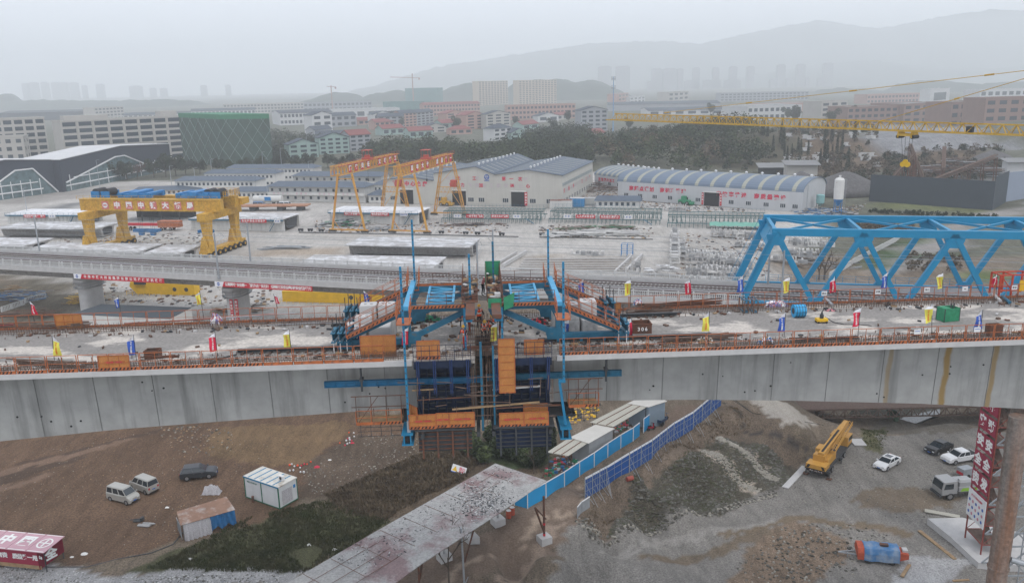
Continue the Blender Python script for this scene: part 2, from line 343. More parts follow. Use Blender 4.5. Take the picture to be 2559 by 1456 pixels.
m_ter = bpy.data.materials.new('ground'); m_ter.use_nodes = True
def _terrain_mat():
 n = m_ter.node_tree.nodes; l = m_ter.node_tree.links; p = n['Principled BSDF']; p.inputs['Roughness'].default_value = .95; p.inputs['Specular IOR Level'].default_value = .15
 at = n.new('ShaderNodeAttribute'); at.attribute_name = 'earth'; tc = n.new('ShaderNodeTexCoord')
 cur = at.outputs['Color']
 def mul(cur, s, lo, hi, amt, det=4, strc=None):
  v = tc.outputs['Object']
  if strc: mp = n.new('ShaderNodeMapping'); mp.inputs['Scale'].default_value = strc; mp.inputs['Rotation'].default_value = (0, 0, .6); l.new(v, mp.inputs[0]); v = mp.outputs[0]
  t = n.new('ShaderNodeTexNoise'); t.inputs['Scale'].default_value = s; t.inputs['Detail'].default_value = det; t.inputs['Roughness'].default_value = .7; l.new(v, t.inputs['Vector'])
  r_ = n.new('ShaderNodeMapRange'); r_.inputs[1].default_value = .32; r_.inputs[2].default_value = .68; r_.inputs[3].default_value = lo; r_.inputs[4].default_value = hi; l.new(t.outputs['Fac'], r_.inputs[0])
  m1 = n.new('ShaderNodeMath'); m1.operation = 'SUBTRACT'; l.new(r_.outputs[0], m1.inputs[0]); m1.inputs[1].default_value = 1
  m2 = n.new('ShaderNodeMath'); m2.operation = 'MULTIPLY_ADD'; l.new(m1.outputs[0], m2.inputs[0]); l.new(at.outputs['Alpha'], m2.inputs[1]); m2.inputs[2].default_value = 1
  x = n.new('ShaderNodeMix'); x.data_type = 'RGBA'; x.blend_type = 'MULTIPLY'; x.inputs[0].default_value = 1
  cc = n.new('ShaderNodeCombineColor'); [l.new(m2.outputs[0], cc.inputs[i]) for i in range(3)]
  l.new(cur, x.inputs[6]); l.new(cc.outputs[0], x.inputs[7]); return x.outputs[2]
 cur = mul(cur, .09, .72, 1.25, 1, 5); cur = mul(cur, .9, .72, 1.3, 1, 5, (1, .22, 1)); cur = mul(cur, 5.5, .45, 1.75, 1, 3)
 l.new(cur, p.inputs['Base Color'])
 b = n.new('ShaderNodeBump'); b.inputs['Strength'].default_value = .7; b.inputs['Distance'].default_value = .25
 t = n.new('ShaderNodeTexNoise'); t.inputs['Scale'].default_value = 3; t.inputs['Detail'].default_value = 5; l.new(tc.outputs['Object'], t.inputs['Vector']); l.new(t.outputs['Fac'], b.inputs['Height']); l.new(b.outputs[0], p.inputs['Normal'])
_terrain_mat()
def grid(name, xs, ys, base, cut=None, jit=0):
 xs = np.array(xs, float); ys = np.array(ys, float); X, Y = np.meshgrid(xs, ys); nx, ny = len(xs), len(ys)
 Z = heights(X, Y).reshape(X.shape)
 rng = np.random.RandomState(3)
 nz = np.array([mnoise.noise(Vector((x*.11, y*.11, 0)))+.5*mnoise.noise(Vector((x*.43, y*.43, 5))) for x, y in zip(X.ravel(), Y.ravel())]).reshape(X.shape)
 nz2 = np.array([mnoise.noise(Vector((x*.13+40, y*.13, 9))) for x, y in zip(X.ravel(), Y.ravel())]).reshape(X.shape)
 C = np.zeros(X.shape+(4,)); C[..., :3] = base; C[..., 3] = .9
 Xj = X+nz*jit*1.6+rng.uniform(-.4, .4, X.shape)*jit; Yj = Y+nz2*jit*2.2+rng.uniform(-.4, .4, X.shape)*jit
 for col, g, poly in ZON:
  k = inpoly(Xj, Yj, poly); C[k, :3] = col; C[k, 3] = g
 Z = Z+nz*.22*C[..., 3]*jit/(1+np.hypot(X, Y)/250)
 if cut: Z[(X > cut[0]-9) & (X < cut[1]+9) & (Y > cut[2]-9) & (Y < cut[3]+9)] -= .35
 V = np.stack([X, Y, Z], -1).reshape(-1, 3)
 Fc = [(j*nx+i, j*nx+i+1, (j+1)*nx+i+1, (j+1)*nx+i) for j in range(ny-1) for i in range(nx-1)
          if not (cut and cut[0]-1e-6 <= xs[i] and xs[i+1] <= cut[1]+1e-6 and cut[2]-1e-6 <= ys[j] and ys[j+1] <= cut[3]+1e-6)]
 me = bpy.data.meshes.new(name); me.from_pydata(V.tolist(), [], Fc); a = me.color_attributes.new('earth', 'FLOAT_COLOR', 'POINT'); a.data.foreach_set('color', C.ravel())
 me.materials.append(m_ter); me.polygons.foreach_set('use_smooth', [True]*len(Fc)); o = bpy.data.objects.new(name, me); COL.objects.link(o); o['kind'] = 'structure'; return o
NEAR = (-72, 88, 52, 132)
nx_ = np.arange(NEAR[0], NEAR[1]+.1, .6666667); ny_ = np.arange(NEAR[2], NEAR[3]+.1, .6666667)
grid('dirt_field', nx_, ny_, (.12,.095,.07), jit=1)
far_x = sorted(set([-6500,-4500,-3000,-2000,-1400,-1000,-800]+list(range(-600, -80, 10))+list(np.arange(-72, 89, 8))+list(range(96, 720, 10))+[800,1000,1400,2000,3000,4500,6500]))
far_y = sorted(set([-60,0,20,40]+list(np.arange(52, 133, 4))+list(range(136, 640, 5))+list(range(650, 1000, 25))+[1100,1300,1600,2000,2600,3500,5000,7500]))
grid('ground', far_x, far_y, (.10,.10,.075), cut=(NEAR[0]+8, NEAR[1]-8, NEAR[2]+8, NEAR[3]-4), jit=1)
rp = [Q('s4', *c, -8.9) for c in ((850,1500),(980,1340),(1180,1290),(1800,1290),(1780,1390),(1560,1480),(1350,1500))]
mb = MB(); mb.prism([tuple(p.xy) for p in rp], -9.4, -8.9); m_wat = mat('river_water', (.05,.055,.05), .06, var=.2, scale=.3, spec=.8); struct('river_water', mb, m_wat)
# == NEAR BRIDGE (frame u, v, w)
PROF = [(-60,-7.6),(-46,-6.4),(-35.8,-5.48),(-27.7,-4.93),(-19.6,-4.58),(-11.3,-4.26),(-7.4,-4.15),(2.1,-4.1),(4.8,-4.12),(12,-4.32),(19,-4.66),(28.3,-5.25),(36,-5.95),(44,-6.9),(60,-8.4)]
def soff(u):
 for (a, za), (b, zb) in zip(PROF, PROF[1:]):
  if a <= u <= b: return za+(zb-za)*(u-a)/(b-a)
def section(u):
 h = soff(u); return [(u,0,0),(u,0,-.27),(u,2.0,-.95),(u,2.25,h),(u,8.35,h),(u,8.6,-.95),(u,10.6,-.27),(u,10.6,0)]
m_web2 = mat('stained_girder_concrete', (.33,.328,.315), .9, var=.16, scale=.7, streak=.6)
n = m_web2.node_tree.nodes; l = m_web2.node_tree.links; p_ = n['Principled BSDF']; src = p_.inputs['Base Color'].links[0].from_socket
tc_ = n.new('ShaderNodeTexCoord'); sx = n.new('ShaderNodeSeparateXYZ'); l.new(tc_.outputs['Object'], sx.inputs[0])
nz_ = n.new('ShaderNodeTexNoise'); nz_.inputs['Scale'].default_value = .6; nz_.inputs['Detail'].default_value = 6; l.new(tc_.outputs['Object'], nz_.inputs['Vector'])
wob = n.new('ShaderNodeMath'); wob.operation = 'MULTIPLY_ADD'; l.new(nz_.outputs['Fac'], wob.inputs[0]); wob.inputs[1].default_value = .55; l.new(sx.outputs[0], wob.inputs[2])
for u_, wd, st in ((25.75,.22,.55),(29.9,.3,.95),(33.35,.26,.8),(37.0,.3,.75)):
 d = n.new('ShaderNodeMath'); d.operation = 'SUBTRACT'; l.new(wob.outputs[0], d.inputs[0]); d.inputs[1].default_value = u_+.27
 a = n.new('ShaderNodeMath'); a.operation = 'ABSOLUTE'; l.new(d.outputs[0], a.inputs[0])
 r_ = n.new('ShaderNodeMapRange'); l.new(a.outputs[0], r_.inputs[0]); r_.inputs[1].default_value = wd*.45; r_.inputs[2].default_value = wd; r_.inputs[3].default_value = st; r_.inputs[4].default_value = 0
 mm = n.new('ShaderNodeMix'); mm.data_type = 'RGBA'; l.new(r_.outputs[0], mm.inputs[0]); l.new(src, mm.inputs[6]); mm.inputs[7].default_value = (.27,.175,.06,1); src = mm.outputs[2]
l.new(src, p_.inputs['Base Color'])
def girder(name, us, label, holes=()):
 t = bthing(name, label, 'bridge girder')
 body = MB(); rings = [section(u) for u in us]
 body.loft([[r_[i] for i in (1,2,3,4,5,6)] for r_ in rings])
 slab = MB(); slab.bb(us[0], us[-1], .001, 10.599, -.268, 0)
 body.build('box_girder', m_web2 if us[0] > 0 else m_web, t); slab.build('deck_slab', m_deck, t)
 for y0, y1 in ((-.05, .14), (10.46, 10.65)):
  k = MB(); u = us[0]+.02
  while u < us[-1]-.1: e = min(u+4.05, us[-1]); k.bb(u, e-.004, y0, y1, -.3, .05); u += 4.05
  k.build('edge_strip', m_whiteconc, t)
 for u in np.arange(us[0]+3.7, us[-1]-1, 3.9): k = MB(); k.bar((u,1.985,-.96),(u,2.235,soff(u)+.02),.03,.03); k.build('segment_joint', mat('joint_dark_grey', (.16,.16,.155), .9), t)  # thin dark grey lines marking the segment joints
 h = MB(); rr = random.Random(int(us[0]*7))
 for i in range(26):
  uu = rr.uniform(us[0]+1, us[-1]-1); f = rr.uniform(.12, .9); s_ = soff(uu); w = -.95+(s_+.95)*f; v = 2.0+.25*f
  h.tube((uu, v-.03, w), (uu, v+.05, w), rr.choice((.045,.06,.07)), 8)
 h.build('tie_hole', m_black, t)
 return t
girder('bridge_girder', [u for u, _ in PROF if u <= -7.4], 'long grey concrete bridge girder with dark water streaks, left of the gap')
girder('bridge_girder', [u for u, _ in PROF if u >= 2.1], 'long grey concrete bridge girder with yellow rust runs, right of the gap')
for (a, b, lab) in ((-7.38,-3.3,'short newly cast deck segment inside the left formwork'),(-2.1,2.08,'short newly cast deck segment inside the right formwork')):
 mb = MB(); rings = [section(u) for u in (a, b)]; mb.loft([[r_[i] for i in (0,1,2,3,4,5,6,7)] for r_ in rings])
 tag(mb.build('deck_segment', m_deck, None, BO, BANG), lab, 'deck segment')
def fringe(name, rows, a, b, label, step=.16, h=.42):
 rr = random.Random(5); mb = MB()
 for v in rows:
  u = a
  while u < b:
   x = u+rr.uniform(-.03,.03); t_ = rr.uniform(-.06,.06); hh = h*rr.uniform(.75,1.15)
   mb.bar((x, v, 0), (x+t_, v+rr.uniform(-.05,.05), hh), .022);
   if rr.random() < .35: mb.bar((x+t_, v, hh), (x+t_+.14, v+.02, hh), .02)
   u += step
  for w in (.12,.27): mb.bar((a, v, w), (b, v, w), .025)
 tag(mb.build(name, m_rebar, None, BO, BANG), label, 'rebar', kind='stuff')
fringe('rebar_starter_bars', (.4,.75,1.15), -45, -7.6, 'thicket of short rusty starter bars along the near deck edge, left half')
fringe('rebar_starter_bars', (.4,.75,1.15), 2.3, 48, 'thicket of short rusty starter bars along the near deck edge, right half')
fringe('rebar_starter_bars', (9.2,9.6,10.2), -45, -7.6, 'thicket of short rusty starter bars along the far deck edge, left half', .2)
fringe('rebar_starter_bars', (9.2,9.6,10.2), 2.3, 50, 'thicket of short rusty starter bars along the far deck edge, right half', .2)
fringe('rebar_starter_bars', (.5,.9,9.3,9.8), -7.2, 1.9, 'thicket of starter bars on the new segments between the travellers', .15, .5)
mb = MB(); rr = random.Random(2)
for i in range(170):
 u = rr.uniform(-40, 45); v = rr.choice((2.6, 8.3))+rr.uniform(-.12,.12); mb.bar((u, v, 0), (u+rr.uniform(-.05,.05), v, rr.uniform(.08,.28)), .04)
tag(mb.build('dowel_bars', m_rebar, None, BO, BANG), 'two lines of small dowels sticking out of the bare deck', 'dowels', kind='stuff')
def stripes(mb, x0, x1, y, z0, z1, mi, step=.24):
 x = x0+.05
 while x < x1-.2:
  mb.add([(x, y, z0+.02), (x+.11, y, z0+.02), (x+.2, y, z1-.02), (x+.09, y, z1-.02)], [(0,1,2,3)], mi); x += step
def rail_panel(L=1.9, Hh=1.15, striped=True, name='guard_rail_panel', label='', group=''):
 t = thing(name, label, 'guard rail', (0,0,0), 0, group)
 f = MB()
 for x in (0, L-.04): f.bar((x+.02, 0, 0), (x+.02, 0, Hh), .04)
 f.bar((L/2, 0, 0), (L/2, 0, Hh), .03)
 for z in (Hh-.02, .58): f.bar((0, 0, z), (L, 0, z), .036 if z > 1 else .025)
 f.build('frame', m_orange, t)
 k = MB(); k.bb(0, L, -.02, .02, .0, .2)
 if striped: stripes(k, 0, L, -.024, .0, .2, 1)
 k.build('toe_board', [m_orange, m_black], t); return t
NR = 'orange guard rail panels along the near edge of the deck'; FR = 'orange guard rail panels along the far edge of the deck'
pn = rail_panel(label='orange steel guard rail panel with black striped toe board on the near deck edge', group=NR)
pl = rail_panel(striped=False, label='orange steel guard rail panel with plain toe board on the near deck edge', group='plain toe board panels of the near guard rail')
pf = rail_panel(striped=False, label='thin orange guard rail panel on the far deck edge', group=FR)
first = {id(pn):1, id(pl):1, id(pf):1}
def place(p, u, v, w=.05, tilt=0):
 if first.pop(id(p), 0): o = p; o.location = bw(u, v, w); o.rotation_euler = (0,0,BANG+tilt)
 else: o = dup(p, bw(u, v, w), BANG+tilt)
 return o
rr = random.Random(4)
u = -38.6; i = 0
while u < -9.3:
 place(pl if -17.5 < u < -11 else pn, u, .05, tilt=rr.uniform(-.02,.02)); u += 1.96
u = 2.3
while u < 39: place(pn, u, .05, tilt=rr.uniform(-.02,.02)); u += 1.96
u = -46
while u < 46:
 if not (-8.2 < u < 1.9): place(pf, u, 10.45, tilt=rr.uniform(-.03,.03))
 u += 1.96
def mesh_panel(name, w_, h_, label, u, v, w, rz=0, lean=0, bars=(3,1), text=True, striped=True, group=None, parent_rz=0):
 t = bthing(name, label, 'safety panel', u, v, w, rz, group); t.rotation_euler.x = lean
 s = MB(); s.bb(.03, w_-.03, -.006, .006, .03, h_-.03); s.build('mesh_sheet', m_mesh, t)
 f = MB()
 for z in (0, h_): f.bar((0,-.02,z), (w_,-.02,z), .05)
 for x in (0, w_): f.bar((x,-.02,0), (x,-.02,h_), .05)
 for i in range(1, bars[0]): f.bar((w_*i/bars[0],-.02,0), (w_*i/bars[0],-.02,h_), .025)
 for i in range(1, bars[1]+1): f.bar((0,-.022,h_*i/(bars[1]+1)), (w_,-.022,h_*i/(bars[1]+1)), .025)
 f.build('frame', m_orange, t)
 if striped: k = MB(); k.bb(0, w_, -.06, -.02, .0, .2); stripes(k, 0, w_, -.063, 0, .2, 1); k.build('toe_board', [m_orange, m_black], t)
 if text:
  k = MB(); k.bb(w_*.2, w_*.85, -.05, -.03, h_*.47, h_*.62); k.build('sign_strip', m_orange, t)
  lettering('sign_letters', '当心坠落 严禁翻越', m_redtxt, t, (w_*.52, -.056, h_*.545), (1,0,0), (0,0,1), h_*.11, 1.0)
 return t
mesh_panel('safety_panel', 1.95, 1.0, 'orange mesh safety panel with red lettering on the near deck edge, far left', -27.5, .0, .1)
mesh_panel('safety_panel', 1.6, 1.0, 'edge of an orange mesh panel cut by the left border of the picture', -35.6, .0, .1, text=False)
mesh_panel('safety_panel', 2.0, 1.15, 'orange mesh panel on the far deck edge in front of the thick viaduct pier', -35.2, 10.3, .05, text=False, striped=False)
mesh_panel('safety_panel', 2.35, 1.45, 'tall orange mesh panel standing behind the guard rail left of the blue post', -10.9, 1.3, .0, text=False, striped=False, bars=(3,1))
mesh_panel('safety_panel', 1.5, 1.25, 'crooked orange mesh panel leaning inside the dark blue rail of the gap', -7.1, .3, .0, text=False, lean=-.12)
mesh_panel('safety_panel', 1.05, 3.7, 'tall narrow orange mesh panel hanging upright over the formwork front', -1.75, -.55, -2.2, text=False, striped=False, bars=(1,6))
mesh_panel('safety_panel', 1.3, 1.0, 'faded orange panel behind the dark blue rail, right of the tall narrow one', .0, .5, .05, text=False, striped=False)
mesh_panel('safety_panel', 1.3, .95, 'open orange barrier at the far deck edge right of the concrete blocks', 6.7, 9.4, .0, text=False, bars=(2,1))
LP = 'orange mesh panels round the lower platforms'
mesh_panel('safety_panel', 1.75, 1.0, 'orange lettered mesh panel on the lower platform, beside the bright hanger post', -7.75, -.75, -4.45, group=LP)
mesh_panel('safety_panel', .85, 1.0, 'narrow orange lettered panel overlapped in the middle of the left lower platform', -5.98, -.73, -4.4, group=LP, bars=(2,1))
mesh_panel('safety_panel', 1.65, 1.0, 'orange lettered mesh panel turning grey at its right end, left lower platform', -5.1, -.75, -4.4, group=LP)
mesh_panel('safety_panel', 1.6, 1.0, 'pale orange lettered mesh panel, left one of the right lower platform', -1.8, -.75, -4.55, group=LP)
mesh_panel('safety_panel', 1.6, 1.0, 'deep orange lettered mesh panel, right one of the right lower platform', -.15, -.75, -4.55, group=LP)
mesh_panel('safety_panel', 1.6, .6, 'orange panel sticking up behind the right lower platform panels', -.17, -.3, -3.75, text=False, striped=False)
mesh_panel('safety_panel', 1.0, .8, 'folded orange panel jutting over the left end of the lower platform', -7.8, -.1, -3.7, rz=-.9, text=False, striped=False, group=LP)
# -- travellers
def rail_line(mb, pts, h=.95, rails=3, post=.04, every=1.1):
 for (a, b) in zip(pts, pts[1:]):
  a = Vector(a); b = Vector(b); L = (b-a).length; k = max(1, round(L/every))
  for i in range(k+1):
   p = a+(b-a)*i/k; mb.bar(p, p+Vector((0,0,h)), post)
  for j in range(1, rails+1): z = Vector((0,0,h*j/rails)); mb.bar(a+z, b+z, post*.8)
def traveller(name, label, uT, s):
 t = bthing(name, label, 'form traveller')
 X = lambda x: uT+s*x
 for v in (3.0, 8.6):
  mb = MB(); mb.bar((X(-4.6),v,.5), (X(.35),v,.5), .34, .42);
  for x in (-3.2,-1.6,0): mb.bb(X(x)-.1, X(x)+.1, v-.22, v+.22, .1, .3)
  mb.build('bottom_chord', m_teal, t)
  mb = MB(); mb.bar((X(0),v,.4), (X(0),v,2.75), .34, .34); mb.bar((X(-.35),v,2.0), (X(-.12),v,.9), .12); mb.build('post', m_teal, t)
  mb = MB(); mb.bar((X(-.4),v,2.75), (X(4.5),v,2.75), .36, .42)
  for x in (0, 4.25):
   mb.ext([(X(x-.55),2.55),(X(x+.55),2.55),(X(x+.25),1.95),(X(x-.25),1.95)], v-.19, v+.19)
  mb.build('top_beam', m_teal, t)
  mb = MB(); mb.bar((X(0),v,.6), (X(4.1),v,2.55), .3, .36); mb.ext([(X(-.3),.3),(X(.75),.3),(X(.95),1.1),(X(-.25),1.1)], v-.18, v+.18); mb.build('front_brace', m_teal, t)
  mb = MB(); mb.bar((X(-.1),v,2.6), (X(-4.4),v,.7), .28, .34); mb.build('rear_brace', m_teal, t)
  # rear anchor beams with threaded rods
  for i, x in enumerate((-4.15,-4.6,-5.05) if s > 0 else (-4.15,-4.7)):
   mb = MB()
   for dv in (-.12,.12): mb.bar((X(x), v-.75+0, 1.15), (X(x)+s*.3, v+.75, 1.35), .1, .5)
   mb.bb(X(x)-.16, X(x)+.16, v-.8, v+.8, 1.36, 1.42); mb.bb(X(x)-.16, X(x)+.16, v-.8, v+.8, .72, .78)
   mb.build('anchor_beam', m_teal, t)
   mb = MB(); mb.tube((X(x), v-.55, 1.3), (X(x), v-.55, 2.4), .03, 6); mb.tube((X(x)+s*.1, v+.5, 1.3), (X(x)+s*.1, v+.5, 2.45), .03, 6); mb.build('threaded_rod', m_dark, t)
   mb = MB(); mb.tube((X(x)-.02, v-.6, .0), (X(x)-.02, v-.6, 1.2), .035, 6); mb.build('anchor_sleeve', m_white, t)
  mb = MB(); mb.bb(X(-4.9), X(-3.9), v-.3, v+.3, .12, .7); mb.build('anchor_base', m_teal, t)
 # cross beams
 mb = MB(); mb.bb(X(0)-.19, X(0)+.19, 1.7, 9.4, 2.98, 3.26); mb.build('cross_beam', mat('light_blue_paint', (.06,.30,.50), .5, var=.15, scale=2), t)
 mb = MB(); mb.bb(X(4.3)-.3, X(4.3)+.3, -.9, 9.6, 2.98, 3.25); mb.build('cross_beam', m_rust, t)
 mb = MB(); mb.bb(X(4.1)-.3, X(4.1)+.3, 2.2, 2.75, 1.9, 2.9); mb.bb(X(4.1)-.18, X(4.1)+.18, 2.18, 2.2, 2.05, 2.7, 1); mb.build('jack_seat', [m_post, m_black], t)
 # horizontal wind bracing
 mb = MB(); a, b = 1.3, 3.1
 for x in (a, b): mb.bar((X(x),3.3,2.95), (X(x),8.3,2.95), .16)
 for k in range(5):
  y0 = 3.4+k*.98; y1 = y0+.98; mb.bar((X(a),y0,2.95), (X(b),y1,2.95), .1) if k % 2 else mb.bar((X(b),y0,2.95), (X(a),y1,2.95), .1); mb.bar((X(a),y0,2.95), (X(b),y0,2.95), .1)
 mb.build('wind_bracing', MT['light_blue_paint'], t)
 # walkways
 for v in (2.6, 8.9):
  mb = MB(); mb.bb(X(.3), X(3.9), v-.35, v+.2, 3.0, 3.05)
  y = v-.36; mb.bb(X(.3), X(3.9), y, y+.03, 2.92, 3.12, 1); x0, x1 = sorted((X(.35), X(3.9)))
  if v < 5: stripes(mb, x0, x1, y-.006, 2.92, 3.12, 2)
  mb.build('walkway', [m_rust, m_orange, m_black], t)
  mb = MB(); rail_line(mb, [(X(.3), v-.35, 3.05), (X(3.9), v-.35, 3.05)], .9, 3, .035); mb.build('handrail', m_rust, t)
  # sloping stair with striped stringer
  p0 = Vector((X(-.45), v-.3, 2.95)); p1 = Vector((X(-4.1), v-.3, 1.25)); mb = MB(); mb.bar(p0, p1, .6, .06)
  a0 = p0+Vector((0,-.32,-.1)); a1 = p1+Vector((0,-.32,-.1)); mb.bar(a0, a1, .03, .22, 1)
  for k in range(13):
   c = a0+(a1-a0)*(k+.3)/13; e = a0+(a1-a0)*(k+.75)/13; o_ = Vector((0,-.02,0)); mb.quad(c+o_+Vector((0,0,-.07)), e+o_+Vector((0,0,-.07)), e+o_+Vector((s*.05,0,.08)), c+o_+Vector((s*.05,0,.08)), 2)
  mb.build('stair', [m_rust, m_orange, m_black], t)
  mb = MB(); rail_line(mb, [p0+Vector((0,-.3,0)), p1+Vector((0,-.3,0))], .95, 3, .035, .9); rail_line(mb, [p0+Vector((0,.3,0)), p1+Vector((0,.3,0))], .95, 2, .035, .9); mb.build('handrail', m_orange, t)
 # cages round the hanger posts and the gangway over the front beam
 for v in (-.2, 8.9):
  mb = MB(); x = X(0)
  for dx in (-.42,.42):
   rail_line(mb, [(x+dx, v-.6, 2.75), (x+dx, v+1.1, 3.1)], 1.1, 3, .035, .5)
  mb.bb(x-.45, x+.45, v-.6, v+1.0, 2.7, 2.76); mb.build('work_cage', m_orange, t)
 mb = MB(); x = X(4.3)
 for dx in (-.55,.5): rail_line(mb, [(x+dx, 2.2, 3.28), (x+dx, 9.6, 3.28)], 1.1, 3, .035, 1.0)
 mb.bb(x-.55, x+.5, 2.2, 9.6, 3.26, 3.3); mb.build('gangway', m_rust, t)
 R_ = random.Random(5+s); mb = MB()
 for i in range(34): y = R_.uniform(2.4, 9.2); mb.box((x+R_.uniform(-.4,.4), y, 3.4+R_.uniform(0,.25)), (R_.uniform(.1,.4),R_.uniform(.1,.5),R_.uniform(.05,.3)), R_.uniform(0,3), R_.randrange(4))
 tag(mb.build('gangway_clutter', [m_rust, m_dark, m_whiteconc, m_wood], t), kind='stuff')
 if s < 0:
  mb = MB(); mb.bb(x-.58,x+.58,9.62,9.66,3.3,4.5); mb.bb(x-.6,x-.57,6.6,9.6,3.3,4.3); mb.bb(x-.5,x+.4,2.0,2.05,2.9,3.55); mb.add([(x+.55,2.0,3.6),(x+1.3,2.2,3.9),(x+1.2,2.2,2.9),(x+.55,2.0,2.7)], [(0,1,2,3)]); mb.build('green_netting', m_green, t)
 # perforated hanger posts
 def hanger(x, v, z0, z1, m_=m_post, w_=.14):
  mb = MB(); mb.bb(x-w_/2, x+w_/2, v-.06, v+.06, z0, z1); k = int((z1-z0)/.42)
  for i in range(k): mb.bb(x-.035, x+.035, v-.066, v-.058, z0+.2+i*.42, z0+.3+i*.42, 1)
  mb.build('hanger_post', [m_, m_dark], t)
 hanger(X(0) if s > 0 else X(0), -.6, -1.4 if s < 0 else -4.6, 6.5)
 hanger(X(0)+.1*s, 9.1, 3.2, 7.9 if s > 0 else 6.9)
 hanger(X(4.3), 3.2 if s > 0 else 7.5, 2.9, 6.4, m_post if s > 0 else m_teal)
 hanger(X(3.9)+.0, 1.9, -4.6, 2.9)
 if s < 0:                                                   # the bent lower half of the right-hand post
  mb = MB(); mb.bb(X(0)-.35, X(0)+.1, -.7, -.5, -1.6, -1.38); mb.bar((X(0)-.28,-.6,-1.6), (X(0)+.12,-.6,-4.6), .17, .12); mb.build('bent_hanger_post', m_post, t)
 else:
  mb = MB(); mb.bb(X(0)-.11, X(0)+.11, -.68, -.52, -4.75, -3.9); mb.build('post_shoe', m_galv, t)
 # lower cross beam whose box ends show under the platforms
 mb = MB(); x = X(0)+(-.1 if s > 0 else .1)
 mb.bb(x-.38, x+.38, -1.0, 9.8, -5.5, -5.42); mb.bb(x-.38, x+.38, -1.0, 9.8, -4.8, -4.72); mb.bb(x-.25, x-.17, -1.0, 9.8, -5.42, -4.8); mb.bb(x+.17, x+.25, -1.0, 9.8, -5.42, -4.8)
 mb.bb(x-.16, x+.16, -.9, -.85, -5.3, -4.9, 1); mb.build('lower_cross_beam', [m_post, m_black], t)
 return t
traveller('form_traveller', 'worn blue steel form traveller with orange stairs, left of the gap', -7.8, 1)
traveller('form_traveller', 'worn blue steel form traveller with orange stairs, right of the gap', 2.5, -1)
for (a, b, v, lab) in ((-19.5,-8.0,2.9,'dark track rail under the left traveller, near side'),(-14,-8.0,8.6,'dark track rail under the left traveller, far side'),(1.2,13.3,3.0,'dark track rail under the right traveller, near side'),(2,12.2,8.6,'dark track rail under the right traveller, far side')):
 t = bthing('track_rail', lab, 'rail'); mb = MB(); mb.bb(a, b, v-.16, v+.16, .26, .3); mb.bb(a, b, v-.04, v+.04, .14, .26); mb.bb(a, b, v-.15, v+.15, .1, .14); mb.build('rail_beam', m_dark, t)
 mb = MB(); u = a+.3; mb.bb(0, .16, -.4, .4, 0, .1); o = mb.build('sleeper', m_rust, t); o.location = (u, v, 0)
 while u < b-.62: u += .62; o2 = o.copy(); COL.objects.link(o2); o2.location = (u, v, 0)
def formwork(label, a, b):
 t = bthing('hanging_formwork', label, 'formwork')
 mb = MB(); mb.bb(a, b, -.25, 1.9, -.48, -.36); mb.bb(a, b, -.32, -.25, -.4, .05); mb.build('wing_form', m_navy, t)
 mb = MB(); mb.bb(a, b, 1.55, 1.63, -4.5, -.55)
 k = a+.05
 while k < b: mb.bb(k, k+.09, 1.3, 1.55, -4.5, -.6); k += .62
 for z in np.arange(-4.4, -.7, .42): mb.bb(a, b, 1.42, 1.55, z, z+.06, 1)
 mb.build('side_form', [m_navy, m_dark], t)
 for x in np.linspace(a+.25, b-.25, 4):
  mb = MB(); mb.bar((x-.05,-.42,.15), (x-.05,-.42,-2.15), .06, .1); mb.bar((x+.07,-.42,.15), (x+.07,-.42,-2.15), .06, .1); mb.build('strongback', mat('royal_blue_paint', (.01,.03,.11), .5, var=.2, scale=2), t)
  mb = MB(); mb.bar((x,1.25,-.6), (x,1.25,-4.9), .12); mb.build('soldier_beam', m_navy, t)
 mb = MB(); mb.bb(a-.1, b+.1, -.85, 9.6, -4.62, -4.5); mb.build('platform_floor', m_dark, t)
 mb = MB(); mb.bb(a+.1, b-.1, -.55, -.47, -6.15, -4.7)
 for z in np.arange(-6.0, -4.8, .3): mb.bb(a+.1, b-.1, -.66, -.55, z, z+.05, 1)
 for x in np.linspace(a+.4, b-.4, 4): mb.bar((x,-.7,-4.6), (x,-.7,-6.6), .12, mi=1)
 mb.build('bottom_form', [m_navy if a > -4 else m_dark, m_rust if a < -4 else m_dark], t)
 mb = MB(); rail_line(mb, [(a, -.32, .05), (b, -.32, .05)], 1.1, 3, .035, .55); mb.build('handrail', m_navy, t)
 return t
formwork('dark blue hanging formwork with rusty lower panels, left of the gap', -7.3, -3.55)
formwork('dark blue hanging formwork with clean blue lower panels, right of the gap', -2.15, 1.75)
for (a, b, w, lab, c) in ((-13.4,-2.9,-1.72,'long blue girder beam slung beside the web, left of the gap','left'),(-2.6,6.6,-1.62,'worn teal beam slung beside the web, right of the gap','right')):
 t = bthing('outrigger_beam', lab, 'beam'); mb = MB(); mb.bb(a, b, .75, 1.05, w+.16, w+.2); mb.bb(a, b, .75, 1.05, w-.2, w-.16); mb.bb(a, b, .88, .92, w-.16, w+.16)
 u = a
 while u < b: mb.bb(u, u+.03, .78, 1.02, w-.16, w+.16); u += .7
 mb.build('i_beam', mat('clean_blue_beam', (.008,.11,.22), .5, var=.2, scale=1) if c == 'left' else m_teal, t)
 x = -10.9 if c == 'left' else 5.5; mb = MB(); mb.bar((x,.7,-.6), (x,.7,w-.5), .13, .1); mb.bb(x-.12,x+.12,.6,1.1,w+.25,w+.4); mb.build('hanger', m_dark, t)
